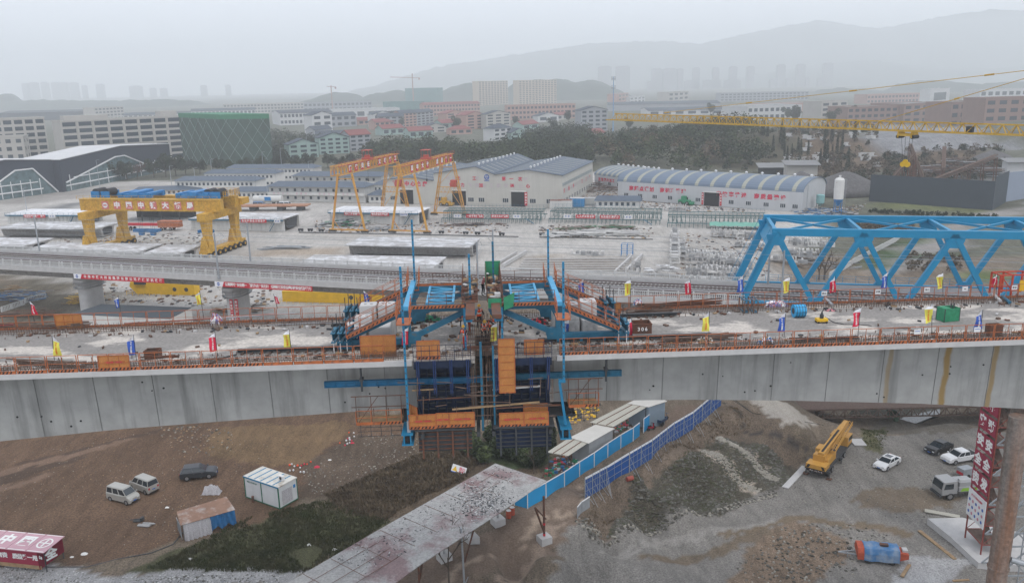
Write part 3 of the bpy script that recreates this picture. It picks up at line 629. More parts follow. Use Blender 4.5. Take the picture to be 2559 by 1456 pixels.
for (p0, p1, w_, m_, lab) in (((-7.5,-.2,-1.95),(-5.9,-.2,-1.9),.12,m_wood,'short pale plank lying across the left strongbacks'),((-2.2,-.2,-2.1),(1.0,-.2,-1.95),.16,m_whiteconc,'long pale scaffold plank across the right strongbacks'),((-7.2,-.3,-2.6),(-3.6,-.3,-2.5),.07,m_rust,'rusty scaffold tube across the left formwork'),((-4.9,-.4,-3.3),(.9,-.4,-3.0),.2,m_wood,'weathered plank bridging the gap between the formworks'),((-2.0,-.5,-3.3),(2.3,-.5,-3.2),.07,m_rust,'rusty tube across the right formwork')):
 mb = MB(); mb.bar(p0, p1, w_, .06); tag(mb.build('scaffold_plank' if w_ > .1 else 'scaffold_tube', m_, None, BO, BANG), lab, 'plank' if w_ > .1 else 'tube')
t = bthing('rebar_cage', 'dense dark rebar cage standing in the closure gap behind the workers', 'rebar cage')
mb = MB()
for x in np.arange(-3.7,-1.9,.14):
 for v in (2.3, 3.2, 4.2): mb.bar((x,v,-4), (x,v,1.15), .03)
for z in np.arange(-3.8,1.1,.3):
 for v in (2.3,3.2,4.2): mb.bar((-3.75,v,z), (-1.95,v,z), .03)
mb.build('vertical_bars', m_rebar, t)
mb = MB(); mb.bb(-3.9,-1.7,1.9,2.1,-.1,.25); mb.bb(-3.9,-1.7,5.0,5.2,1.1,1.16); mb.build('stop_end_board', m_rust, t)
def scaffold(lab, a, b, w, striped_, m2):
 t = bthing('hanging_scaffold', lab, 'scaffold')
 mb = MB()
 for x in np.linspace(a, b, 4): mb.bar((x,.2,w), (x,.2,w+1.9), .045); mb.bar((x,1.3,w), (x,1.3,w+.6), .045)
 for z in (w+1.15, w+1.9): mb.bar((a-.3,.2,z), (b+.3,.2,z), .05)
 mb.bar((a,.2,w-.1),(a+1.5,.2,w+1.9),.04); mb.build('tubes', m_rust, t)
 mb = MB(); mb.bb(a, b, .15, 1.5, w-.06, w); mb.build('planking', m_wood, t)
 mb = MB(); rail_line(mb, [(a,-.1,w),(b,-.1,w)], 1.0, 2, .04, .9); mb.bb(a, b, -.14, -.1, w, w+.2); stripes(mb, a+(b-a)*.5, b, -.145, w, w+.2, 1); mb.build('handrail', [m2, m_black], t)
 mb = MB()
 for x in np.linspace(a+.2, b-.1, 5): mb.bar((x,.3,w-.05),(x,.3,w-1.0),.035)
 for z in (w-.35,w-.65,w-1.0): mb.bar((a,.3,z),(b,.3,z),.03)
 mb.build('hanging_ladder', m_dark, t)
scaffold('hanging tube scaffold with orange rails beside the bright left hanger post', -11.3, -8.3, -4.3, 1, m_orange)
scaffold('hanging tube scaffold with orange rails under the right outrigger beam', 2.9, 4.9, -3.6, 1, m_orange)
mb = MB(); mb.bb(-3.25,-2.15,5.3,5.4,-4.1,-.05); mb.bb(-3.25,-2.15,2.6,5.3,-4.1,-4.0); tag(mb.build('gap_dark_backing', m_dark, None, BO, BANG), 'dark stop end form closing the gap between the new segments', 'formwork')  # dark backing added so the gap reads black, shade put into its colour
t = bthing('gap_scaffold', 'upright tubes and rods standing in the gap between the blue formworks', 'scaffold'); mb = MB(); R_ = random.Random(6)
for i in range(15): x = R_.uniform(-3.6,-1.9); y = R_.uniform(-.3,1.6); mb.bar((x,y,-4.6),(x+R_.uniform(-.05,.05),y,R_.uniform(-.9,.2)),.05)
for i in range(26): x = R_.choice((R_.uniform(-7.3,-3.5),R_.uniform(-2.1,1.8))); a_ = R_.uniform(-4.2,-1.2); mb.bar((x,-.5,a_),(x+R_.uniform(.5,2.2)*R_.choice((-1,1)),-.45,a_+R_.uniform(-.1,.15)) if i%3 else (x+.05,-.5,a_+R_.uniform(.8,1.6)),.045)
for z in (-3.9,-3.2,-2.5,-1.8,-1.2): mb.bar((-3.8,-.2,z),(-1.7,-.2,z+.03),.05)
mb.build('tubes', m_rebar, t); mb = MB(); mb.bar((-2.9,-.1,-5),(-2.9,-.1,1.2),.15); mb.bar((-2.1,-.4,-5),(-2.1,-.4,1.0),.12); mb.build('teal_posts', m_teal, t)
R_ = random.Random(16); mb = MB()
for i in range(620):
 side = R_.random(); u = R_.uniform(-38,42); v = R_.choice((R_.gauss(1.6,.5), R_.gauss(9.0,.6), R_.uniform(1,9.6))) if i > 300 else (R_.gauss(1.7,.3) if i%2 else R_.gauss(8.9,.3))
 if i > 480: u = R_.uniform(-12,7); v = R_.uniform(1.2,9.5)
 mb.box((u,max(.3,min(10.2,v)),.06), (R_.uniform(.08,.5),R_.uniform(.04,.25),R_.uniform(.03,.2)), R_.uniform(0,3), R_.choice((0,0,1,1,2,3,4)))
tag(mb.build('deck_litter', [m_rebar, m_dark, m_wood, m_whiteconc, m_rust], None, BO, BANG), 'offcuts, planks and small scrap lying along both sides of the deck', 'scrap', kind='stuff')
mb = MB(); mb.bb(-8.6,3.5,1.2,9.2,-4.8,-4.62);
for x in (-6.9,-3.2,-2.2,1.6): mb.bb(x-.12,x+.12,-.9,9.2,-5.1,-4.8)
tag(mb.build('lower_platform', m_dark, None, BO, BANG), 'dark steel lower platform slung under the closure gap', 'platform')
# == THINGS ON THE NEAR DECK
for (u, v, w, sx_, sy_, sz_, lab) in (
  (-11.6,4.6,0,1.5,1.5,1.3,'grey concrete block under the near stair of the left traveller, left one'),(-9.9,4.4,0,1.5,1.4,1.3,'grey concrete block under the near stair of the left traveller, right one'),
  (-10.9,6.4,0,1.2,1.2,2.3,'tall pale concrete block with lifting holes between the left stairs, left one'),(-9.6,6.4,0,1.2,1.2,2.3,'tall pale concrete block with lifting holes between the left stairs, right one'),
  (-11.1,5.0,1.32,1.2,.9,.5,'concrete block stacked on top under the near left stair'),(3.6,4.9,0,1.15,1.15,1.15,'rounded concrete block beside the right traveller post, front left of the pile'),
  (4.9,4.9,0,1.15,1.15,1.1,'rounded concrete block beside the right traveller, front right of the pile'),(3.6,5.0,1.17,1.1,1.1,1.1,'rounded concrete block on top of the pile beside the right stair'),
  (5.0,6.3,0,1.2,1.2,2.1,'tall concrete block with a white top and two holes, right of the pile'),(2.9,6.4,0,1.0,1.1,1.7,'concrete block half hidden behind the right traveller post')):
 t = bthing('concrete_block', lab, 'concrete block', u, v, w); b = .08; mb = MB()
 o_ = lambda x, y: [(-x/2+b,-y/2),(x/2-b,-y/2),(x/2,-y/2+b),(x/2,y/2-b),(x/2-b,y/2),(-x/2+b,y/2),(-x/2,y/2-b),(-x/2,-y/2+b)]
 mb.prism(o_(sx_, sy_), .005, sz_-.06); mb.prism(o_(sx_-.06, sy_-.06), sz_-.06, sz_)
 mb.build('block', concrete if 'rounded' in lab else m_whiteconc, t)
 mb = MB()
 for x in (-.22,.22): mb.bb(x-.1, x+.1, -.06, .06, sz_-.01, sz_+.004)
 mb.build('lifting_hole', m_black, t)
FC = dict(yellow=mat('yellow_flag_cloth', (.72,.66,.10), .8, var=.08, scale=3), blue=mat('blue_flag_cloth', (.035,.10,.42), .8, var=.1, scale=3), red=mat('red_flag_cloth', (.62,.02,.06), .8, var=.1, scale=3))
FT = dict(yellow=flat('flag_orange_letters', (.68,.19,.03)), blue=m_wtext, red=m_wtext)
m_cloth_w = flat('white_cloth', (.75,.75,.78), .8)
def flag(colr, u, v, h, lean, side, label, wz=.0, size=1.0, yaw=0, drop=0.0):
 t = bthing('flag', label, 'flag', u, v, wz, yaw, 'feather flags along the bridge deck')
 top = Vector((lean, 0, h)); mb = MB(); mb.tube((0,0,0), top, .022, 6); mb.build('pole', m_dark, t)
 fh = 1.36*size; fw = .48*size; N = 7; d = top.normalized(); grid_ = []
 for j in range(N+1):
  a = j/N; p = top-d*(a*fh); wdt = fw*(min(1, .12+a*3.0) if a < .3 else 1.0-.08*sin(a*3)); row = []
  for i in range(4):
   f_ = i/3; row.append(p+Vector((side*wdt*f_, .10*sin(a*5+f_*3+u), -.28*(1-f_)*0-.0-.10*f_*f_*(1-a)*0+ (-.22*f_*(1 if a < .01 else .35)))))
  grid_.append(row)
 V = [p for r_ in grid_ for p in r_]; th = Vector((0,.006,0))
 white = MB(); colm = MB()
 def sheet(mb_, j0, j1):
  Vv = [p for r_ in grid_[j0:j1+1] for p in r_]; n_ = j1-j0
  fs = [(j*4+i, j*4+i+1, (j+1)*4+i+1, (j+1)*4+i) for j in range(n_) for i in range(3)]; mb_.add(Vv, fs); mb_.add([p+th for p in Vv], [f[::-1] for f in fs])
 sheet(white, 0, 2); sheet(colm, 2, N)
 white.build('white_tip', m_cloth_w, t, smooth=True); colm.build('cloth', FC[colr], t, smooth=True)
 mb = MB(); ex = Vector((1,0,0)); n_ = 7
 for i, ch in enumerate('中铁上海局集团'):
  a = .36+i*.088; jf = a*N; j = min(int(jf), N-1); f = jf-j; c = (grid_[j][1]+grid_[j][2])/2*(1-f)+(grid_[j+1][1]+grid_[j+1][2])/2*f+Vector((0,-.035,0))
  Vt, Fc = text_mesh(ch, .03); mb.add([c+Vector((x*.125*size, 0, y*.125*size)) for x, y, z in Vt], Fc)
 mb.build('letters', FT[colr], t); return t
def fl(colr, base, top, side, lab, size=1.0):
 u, v = B(*q(*base)); h_ = BV(*q(*top), v); flag(colr, u, v, h_[1], h_[0]-u, side, lab, size=size)
fl('yellow',('s1',505,915),('s1',480,672),1,'yellow flag on the near deck at the far left, left of the plain blue one',1.0)
fl('blue',('s1',1262,900),('s1',1232,662),-1,'blue flag on the near deck edge, left of the rusty box')
fl('red',('s1',2012,865),('s1',1985,630),-1,'dark red flag bowing left on the near deck, right of the rusty box')
fl('yellow',('s2',390,800),('s2',365,603),-1,'yellow flag in front of the left track rail')
fl('blue',('s2',1035,780),('s2',1020,552),-1,'blue flag at the foot of the near left stair')
fl('red',('s2',1470,790),('s2',1472,580),-1,'red flag right beside the left bright hanger post',.95)
fl('yellow',('s2',2290,740),('s2',2293,538),-1,'yellow flag hanging in front of the workers in the gap')
fl('blue',('s3',648,700),('s3',652,508),-1,'blue flag hanging right behind the right hanger post',.95)
fl('red',('s3',1240,690),('s3',1232,495),-1,'red flag next to the rusty numbered box')
fl('yellow',('s3',1945,760),('s3',1950,445),-1,'yellow flag on a tall pole, right of the long track rail')
fl('blue',('s4',340,690),('s4',357,450),-1,'blue flag on the near deck left of the blue cable coil')
fl('red',('s4',1022,680),('s4',1050,402),-1,'red flag on the near deck right of the small machine')
fl('yellow',('s4',1705,700),('s4',1710,368),-1,'yellow flag on the near deck left of the green netting cage')
fl('blue',('s4',2155,680),('s4',2178,430),-1,'blue flag on the near deck right of the green netting cage')
fl('red',('s1',325,560),('s1',268,350),1,'small limp red flag on the far deck edge at the far left',.8)
fl('blue',('s1',1130,560),('s1',1092,300),-1,'limp blue flag on the far deck edge left of the tarpaulin heap',.7)
fl('yellow',('s1',1885,520),('s1',1845,255),-1,'yellow flag blown to a point before the lettered pier',.8)
fl('red',('s2',262,420),('s2',225,283),1,'tiny narrow red flag on the far deck edge left of the anchor beams',.6)
fl('blue',('s2',1080,420),('s2',1052,245),1,'pale narrow blue flag behind the left far stair',.8)
fl('blue',('s3',790,330),('s3',790,140),-1,'pale blue flag seen through the right far stair')
fl('yellow',('s3',1222,400),('s3',1222,138),-1,'yellow flag on the far deck edge above the loose red white and blue cloth')
fl('red',('s3',1795,380),('s3',1770,135),-1,'red flag on the far deck edge left of the blue truss')
fl('blue',('s3',2262,380),('s3',2265,108),-1,'blue flag on the far deck edge against the truss end post')
fl('yellow',('s4',385,340),('s4',390,118),-1,'yellow flag on the far edge right of the grey mast by the truss')
fl('red',('s4',822,330),('s4',812,120),-1,'red flag on the far edge over the middle of the truss')
fl('blue',('s4',1280,300),('s4',1302,80),-1,'blue flag on the far edge between two truss diagonals')
fl('yellow',('s4',1810,300),('s4',1806,80),-1,'yellow flag on the far edge near the white notice')
fl('red',('s4',2300,300),('s4',2312,95),-1,'narrow red flag beside the red steel cage',.8)
# -- people
m_skin = flat('skin', (.42,.25,.17), .6); m_jacket = flat('dark_work_jacket', (.02,.023,.03), .8); m_vest = flat('orange_vest', (.78,.09,.02), .6); m_refl = flat('reflective_strip', (.75,.75,.7), .4)
m_helm = flat('yellow_helmet', (.62,.33,.03), .4); m_helm2 = flat('bright_yellow_helmet', (.72,.68,.02), .4); m_trred = flat('rust_red_trousers', (.25,.035,.02), .8); m_trred2 = flat('red_trousers', (.5,.03,.02), .8); m_boot = m_black; m_olive = flat('olive_dark_jacket', (.05,.055,.045), .8)
def person(loc, rz, label, jacket, trousers, helmet, vest=True, bend=0.0, arms=((.25,-.2),(.25,-.2)), stride=.12, hips=.0, group=None):
 t = thing('person', label, 'person', loc, rz, group); yb = -1.0   # faces local -y
 def P(x, y, z):                                     # bend the upper body forward round the hip
  if z > .95:
   a = bend*min(1, (z-.95)/.3); dz = z-.95; return (x, y+yb*sin(a)*dz, .95+cos(a)*dz)
  return (x, y, z)
 V, E, Rr = [], [], []
 def nd(p, r_, par=None):
  V.append(P(*p)); Rr.append(r_ if isinstance(r_, tuple) else (r_, r_));
  if par is not None: E.append((par, len(V)-1))
  return len(V)-1
 pel = nd((0,0,.95), (.15,.115)); wa = nd((0,0,1.12), (.135,.10), pel); ch = nd((0,-.01,1.32), (.165,.115), wa); ns = nd((0,0,1.47), (.08,.07), ch); nk = nd((0,-.01,1.54), .052, ns)
 hd = nd((0,-.02,1.64), (.078,.095), nk); hd2 = nd((0,-.015,1.72), (.07,.085), hd); ht = nd((0,-.01,1.77), .04, hd2); nd((0,-.115,1.64), .018, hd)
 hands = []
 for sgn, (fw, out) in zip((-1, 1), arms):
  sh = nd((sgn*.19,0,1.43), .068, ch); el = nd((sgn*(.23+out*.3), yb*fw*.45, 1.43-.29*cos(fw)), .05, sh)
  wr = nd((sgn*(.22+out*.2), yb*(fw*.45+.26*sin(min(1.5, fw*1.6))), 1.43-.29*cos(fw)-.25*cos(min(1.5, fw*1.6))), .033, el)
  a = Vector(V[wr])-Vector(V[el]); a.normalize(); base = Vector(V[wr]); pal = len(V); V.append(tuple(base+a*.07)); Rr.append((.04,.022)); E.append((wr, pal)); hands.append(tuple(base))
  for k in range(4):
   o_ = Vector((sgn*(k-1.5)*.02, 0, 0)); V.append(tuple(base+a*(.13+.015*(k in (1, 2)))+o_)); Rr.append((.009,.009)); E.append((pal, len(V)-1))
  V.append(tuple(base+a*.06+Vector((-sgn*.04,yb*.03,0)))); Rr.append((.01,.01)); E.append((wr, len(V)-1))
 for sgn in (-1, 1):
  hp = nd((sgn*.1,0,.88), .095, pel); kn = nd((sgn*.12, yb*(.05+sgn*stride*.5), .5), .065, hp); an = nd((sgn*.13, sgn*-stride*yb*-1*.6, .1), .045, kn); nd((sgn*.14, sgn*-stride*yb*-1*.6+yb*.16, .045), .04, an)
 me = bpy.data.meshes.new('body'); me.from_pydata(V, E, []);
 o = bpy.data.objects.new('body', me); COL.objects.link(o); sk = o.modifiers.new('s', 'SKIN')
 for i, r_ in enumerate(Rr): me.skin_vertices[0].data[i].radius = r_
 me.skin_vertices[0].data[0].use_root = True
 ss = o.modifiers.new('u', 'SUBSURF'); ss.levels = ss.render_levels = 1
 bpy.context.view_layer.update(); m2 = bpy.data.meshes.new_from_object(o.evaluated_get(bpy.context.evaluated_depsgraph_get())); bpy.data.objects.remove(o)
 VV = [v.co.copy() for v in m2.vertices]
 for m_ in (jacket, trousers, m_skin, m_boot): m2.materials.append(m_)
 hd_c = Vector(V[hd])
 for p in m2.polygons:
  c = p.center
  if (c-hd_c).length < .17 and c.z > P(0,0,1.52)[2]-.02: p.material_index = 2
  elif any((c-Vector(h)).length < .17 and (c-Vector(h)).length > 0 and i_ for h in hands for i_ in [True]) and abs(c.x) > .15 and (c-Vector(min(hands, key=lambda h: (c-Vector(h)).length))).length < .16: p.material_index = 2
  elif c.z < .12: p.material_index = 3
  elif c.z < .93: p.material_index = 1
  p.use_smooth = True
 ob = bpy.data.objects.new('body', m2); COL.objects.link(ob); ob.parent = t
 if vest:                                            # vest: torso faces pushed outwards
  mb = MB(); sel = [p for p in m2.polygons if abs(p.center.x) < .2 and p.center.z > .93 and (p.center-hd_c).length > .22]
  nm = {}; Vn = []
  for p in sel:
   for i in p.vertices:
    if i not in nm: nm[i] = len(Vn); Vn.append(VV[i]+m2.vertices[i].normal*.018)
  L = P(0,0,1.15)[2]; L2 = P(0,0,1.35)[2]
  for p in sel:
   z = p.center.z; mb.f.append(tuple(nm[i] for i in p.vertices)); mb.m.append(1 if abs(z-L) < .035 or (abs(abs(p.center.x)-.1) < .03 and z > L) else 0)
  mb.v = [tuple(v) for v in Vn]; mb.build('safety_vest', [m_vest, m_refl], t)
 if helmet:
  mb = MB(); c = Vector(V[hd2])+Vector((0,0,-.015)); mb.lathe(c, [(.15,0),(.125,.012),(.122,.06),(.1,.11),(.055,.14),(.01,.147)], 14); mb.bb(c.x-.07, c.x+.07, c.y-.19, c.y-.1, c.z-.005, c.z+.008); mb.build('helmet', helmet, t, smooth=True)
 return t
def pl_(k, x, y, rz, *a, w=0.0, **kw):
 u, v = B(*q(k, x, y), w); return person(bw(u, v, w), BANG+rz, *a, **kw)
pl_('s2',1972,590,.4,'person in orange vest standing at the left of the workers by the cross beam',m_jacket,m_jacket,m_helm, arms=((.7,.1),(.9,.1)))
pl_('s2',2040,640,-.9,'bareheaded person in orange vest bending over behind the hanger post',m_jacket,m_trred,None,bend=.6,arms=((1.0,.1),(1.1,.1)))
pl_('s2',2130,600,.1,'person in orange vest and yellow helmet standing highest, under the cross beam',m_jacket,m_jacket,m_helm,arms=((.5,.2),(.4,.2)))
pl_('s2',2170,730,.2,'person in orange vest bending down in front of the rebar cage',m_jacket,m_jacket,m_helm,bend=.55,arms=((.7,.1),(.7,.1)))
pl_('s2',2225,700,1.1,'person in orange vest turned sideways behind the yellow flag',m_jacket,m_jacket,m_helm,bend=.25,arms=((.8,.1),(.6,.1)))
pl_('s2',2000,800,-.5,'person in orange vest and red trousers nearest the guard rail',m_jacket,m_trred2,m_helm,bend=.2,arms=((.6,.1),(.9,.2)))
pl_('c2',560,1370,-.25,'person in dark jacket, rust red trousers and bright yellow helmet holding a bar',m_olive,m_trred,m_helm2,vest=False,arms=((.3,.1),(1.2,.2)),stride=.2)
u, v = BV(*q('c1',2390,480), 9.2); person(bw(-2.6, 9.0, 2.0), BANG+1.5, 'person in white helmet half hidden on the far gangway', flat('pink_jacket',(.45,.16,.16)), m_jacket, m_white, vest=False, bend=.5)
# -- loose things on the deck
def skip_box(k, x, y, w_, d_, h_, label, txt=None, rz=0):
 u, v = B(*q(k, x, y)); t = bthing('steel_box', label, 'steel box', u, v, 0, rz); mb = MB()
 for (a, b, c, d) in ((0,w_,0,.04),(0,w_,d_-.04,d_),(0,.04,.04,d_-.04),(w_-.04,w_,.04,d_-.04)): mb.bb(a, b, c, d, 0, h_)
 mb.bb(.04, w_-.04, .04, d_-.04, .02, .06); mb.bb(-.03, w_+.03, -.03, .0, h_-.08, h_); mb.build('box', m_rust, t)
 if txt: lettering('painted_number', txt, m_wtext, t, (w_*.5,-.035,h_*.45), (1,0,0), (0,0,1), h_*.5, .7)
skip_box('s3',1245,655,1.35,1.0,.75,'open rusty steel box painted with the number 306','306')
skip_box('s1',1335,885,.95,.7,.55,'small open rusty steel box behind the near left guard rail')
skip_box('s4',2240,680,.9,.6,.8,'upright rusty steel box behind the near right guard rail')
t = bthing('cable_coil', 'bright blue wrapped coil of steel strand standing on the deck', 'cable coil', *B(*q('s4',497,515)), 0); mb = MB()
mb.extx([(.5+.5*cos(a), .5+.5*sin(a)) for a in np.linspace(0, 2*pi, 28)[:-1]], -.42, .42)
mb.build('wrapped_coil', mat('sky_blue_wrap', (.03,.33,.62), .5, var=.25, scale=4), t)
mb = MB(); mb.extx([(.5+.24*cos(a), .5+.24*sin(a)) for a in np.linspace(0, 2*pi, 20)[:-1]], -.44, -.421); mb.build('core', m_dark, t)
mb = MB()
for x in (-.3,-.1,.12,.32):
 for a in np.linspace(0, 2*pi, 25)[:-1]: mb.bar((x, .5+.51*cos(a), .5+.51*sin(a)), (x, .5+.51*cos(a+.27), .5+.51*sin(a+.27)), .025)
for a in np.linspace(0, 2*pi, 9)[:-1]: mb.bar((-.43, .5+.51*cos(a), .5+.51*sin(a)), (.43, .5+.51*cos(a), .5+.51*sin(a)), .025)
mb.build('strap', m_dark, t)
t = bthing('floor_machine', 'small yellow wheeled machine with an upright handle on the bare deck', 'machine', *B(*q('s4',685,550)), 0); mb = MB()
mb.bb(-.4,.4,-.25,.25,.14,.34); mb.build('tray', m_yel2, t); mb = MB(); mb.lathe((0,0,.34), [(.14,0),(.15,.25),(.08,.35),(.05,.5)], 12); mb.bar((0,0,.8),(.15,.05,1.05),.05); mb.build('pump_body', m_dark, t)
for a, b in ((-.3,-.22),(.3,-.22),(-.3,.22),(.3,.22)): mb = MB(); mb.tube((a,b-.03,.09),(a,b+.03,.09),.09,10); mb.build('wheel', m_black, t)
hp = [B(*q('s4',*c)) for c in ((720,500),(800,550),(900,570),(1030,570),(1150,582))]; mb = MB(); mb.path([(a,b,.03) for a, b in hp], .025, 6); tag(mb.build('hose', m_black, None, BO, BANG), 'black hose trailing from the small yellow machine across the deck', 'hose')
t = bthing('netting_cage', 'cage wrapped in green netting on the deck with two upright bars', 'cage', *B(*q('s4',1830,530)), 0, .2); mb = MB()
for (a,b,c,d) in ((-.45,.85,-.4,-.38),(-.45,.85,.4,.42),(-.45,-.43,-.38,.4),(.83,.85,-.38,.4)): mb.bb(a,b,c,d,.02,1.0)
mb.bb(-.43,.1,-.38,.4,1.0,1.015); mb.build('netting', m_green, t); mb = MB()
for x, y in ((-.45,-.4),(.85,-.4),(-.45,.42),(.85,.42)): mb.bar((x,y,0),(x,y,1.02),.04)
for x in (.3,.55): mb.bar((x,0,.1),(x+.18,.1,1.25),.07)
mb.build('frame', m_dark, t)
rr = random.Random(9)
def heap(name, label, cat, u, v, w_, d_, h_, ms, n=26, w0=0.0, base=None):
 t = bthing(name, label, cat, u, v, w0) if base is None else thing(name, label, cat, base)
 mb = MB(); V = []; nx2 = 14; ny2 = 9
 for j in range(ny2):
  for i in range(nx2):
   a = i/(nx2-1)*2-1; b = j/(ny2-1)*2-1; r_ = max(0, 1-(a*a+b*b)); V.append((a*w_/2+rr.uniform(-.04,.04)*w_, b*d_/2+rr.uniform(-.05,.05)*d_, .01+h_*r_**.5*rr.uniform(.62,1.05)))
 fs = [(j*nx2+i, j*nx2+i+1, (j+1)*nx2+i+1, (j+1)*nx2+i) for j in range(ny2-1) for i in range(nx2-1)]
 mb.add(V, fs); mb.m = [rr.randrange(len(ms)) if len(ms) > 1 else 0 for _ in fs]; mb.build('crumpled_sheet', ms, t); return t
m_stripe = mat('striped_tarpaulin', (.62,.60,.62), .75, var=.1, scale=2, wave=('DIAGONAL', 5.5, .25, 2.5)); m_redst = flat('pink_cloth', (.5,.2,.22)); m_bluest = flat('violet_cloth', (.16,.16,.35)); m_bluetarp = mat('blue_tarpaulin', (.02,.13,.30), .6, var=.35, scale=1.6)
heap('tarpaulin_heap', 'crumpled red white and blue striped tarpaulin heap on the far deck edge at left', 'tarpaulin', *B(*q('s1',2000,555)), 1.0, .8, .9, [m_cloth_w, m_redst, m_bluest])
heap('tarpaulin_heap', 'spread violet and white tarpaulin heap behind the blue cable coil', 'tarpaulin', *B(*q('s4',265,395)), 2.0, .9, .45, [m_cloth_w, m_bluest, m_redst])
heap('tarpaulin_heap', 'small crumpled pink netting on the deck right of the grey pipe', 'tarpaulin', *B(*q('s4',770,440)), .9, .5, .15, [m_redst, m_dark])
heap('rubbish_heap', 'blue and beige bundle of rags behind the near right guard rail', 'rags', *B(*q('s4',170,745)), 1.2, .6, .55, [m_bluetarp, m_wood, m_cloth_w, m_dark])
heap('rubbish_heap', 'beige paper bags and rags by the tall yellow flag pole', 'rags', *B(*q('s3',1900,735)), 1.4, .7, .45, [m_wood, m_whiteconc, m_dark])
heap('tarpaulin_heap', 'red white and blue folded cloth at the far edge right of the open barrier', 'tarpaulin', *B(*q('s3',1290,385)), .8, .4, .55, [m_cloth_w, m_redst, m_bluetarp])
heap('rope_coil_heap', 'tangled dark cables and a red reel behind the right traveller brace', 'cables', *B(*q('c2',1120,1140)), 1.6, .8, .45, [m_dark, m_black, m_red])
heap('tarpaulin_heap', 'green sheet draped over bars behind the left traveller brace', 'tarpaulin', *B(*q('c1',1580,1100)), 1.9, .9, .5, [m_green, m_dark])
heap('rubbish_heap', 'dark open bag lying by the far edge right of the grey pipe', 'bag', *B(*q('s4',1300,395)), .5, .4, .4, [m_black, m_dark])
def pipes(name, label, cat, pts, r_, m_):
 a = [B(*q(*c)) for c in pts]; mb = MB(); mb.path([(x, y, r_+.02+.06*(i % 2)) for i, (x, y) in enumerate(a)], r_, 8); tag(mb.build(name, m_, None, BO, BANG), label, cat)
m_rpipe = mat('red_brown_pipe', (.28,.10,.07), .7, var=.3, scale=1)
pipes('long_pipe', 'long thin red brown pipe lying along the far edge, left half', 'pipe', (('s1',1150,567),('s1',1700,545),('s1',2559,478)), .06, m_rpipe)
pipes('long_pipe', 'second long pipe running past the tarpaulin heap at left', 'pipe', (('s1',1500,552),('s2',250,488),('s2',420,470)), .05, m_galv)
pipes('long_pipe', 'short red pipe at the left border on the far deck edge', 'pipe', (('s1',-100,590),('s1',130,585)), .07, m_red)
pipes('long_pipe', 'thin pale pipe lying across the deck before the left anchor beams', 'pipe', (('s2',160,580),('s2',600,565),('s2',850,560)), .04, m_galv)
pipes('curved_pipe', 'short curved dark pipe behind the near rail left of the track rail', 'pipe', (('s1',1900,900),('s1',2050,895),('s1',2185,855)), .06, m_dark)
pipes('grey_pipe', 'grey pipe lying askew at the far side, right of the cable coil', 'pipe', (('s4',720,345),('s4',785,412)), .13, m_galv)
pipes('grey_pipe', 'grey brown pipe at the far right, left one of two', 'pipe', (('s4',2275,310),('s4',2335,372)), .13, m_whiteconc)
pipes('grey_pipe', 'greenish pipe at the far right, right one of two', 'pipe', (('s4',2355,325),('s4',2425,388)), .13, m_teal)
pipes('handcart_frame', 'thin steel bars leaning behind the near guard rail at right', 'bars', (('s4',1210,690),('s4',1240,615),('s4',1510,605)), .03, m_dark)
def barstack(label, k, x0, y0, x1, y1, n, m_, sp=.5, name='steel_bar_bundle'):
 a = B(*q(k,x0,y0)); b = B(*q(k,x1,y1)); mb = MB()
 for i in range(n):
  o1, o2 = rr.uniform(-sp,sp), rr.uniform(-sp,sp); s0 = rr.uniform(0,.2); s1 = rr.uniform(.8,1)
  A = Vector((a[0]+(b[0]-a[0])*s0, a[1]+(b[1]-a[1])*s0+o1, .08+rr.uniform(0,.4))); Bq = Vector((a[0]+(b[0]-a[0])*s1, a[1]+(b[1]-a[1])*s1+o2, .08+rr.uniform(0,.4))); mb.bar(A, Bq, rr.uniform(.04,.1))
 tag(mb.build(name, m_, None, BO, BANG), label, 'steel bars')
barstack('messy bundle of long rusty bars at the far edge right of the barrier', 's3',1250,440,2080,380,16,m_rust)
barstack('low stack of rusty steel sections right of the upright concrete block', 's3',1180,480,1640,470,9,m_rebar,.4)
barstack('loose rebar lying behind the near guard rail right of the numbered box', 's3',1450,745,2250,700,14,m_rebar,.3)
barstack('black and white pipes lying behind the near rail at right', 's4',380,745,1050,715,7,m_dark,.15)
barstack('loose rusty bars lying along the near rail at far left', 's1',60,940,800,970,8,m_rebar,.2)
barstack('rusty bars lying behind the near rail right of the small box', 's1',1280,905,1700,900,6,m_rust,.15)
barstack('rebar lying along the far edge at far left', 's1',-200,620,900,600,12,m_rebar,.3)
for (x, y, lab) in ((2300,460,'rusty steel trestle at the far side left of the tarpaulin spread, left one'),(2385,460,'rusty steel trestle at the far side left of the tarpaulin spread, right one')):
 t = bthing('steel_trestle', lab, 'trestle', *B(*q('s3',x,y)), 0);
 for a, b in ((-.25,-.1),(.05,-.1),(-.25,1.3),(.05,1.3)): mb = MB(); mb.bar((a,b,0),(a,b,1.0),.07); mb.build('leg', m_rebar, t)
 mb = MB()
 for z in (.1,1.0): mb.bar((-.25,-.1,z),(-.25,1.3,z),.06); mb.bar((.05,-.1,z),(.05,1.3,z),.06); mb.bar((-.25,-.1,z),(.05,-.1,z),.06)
 mb.build('rails', m_teal, t)
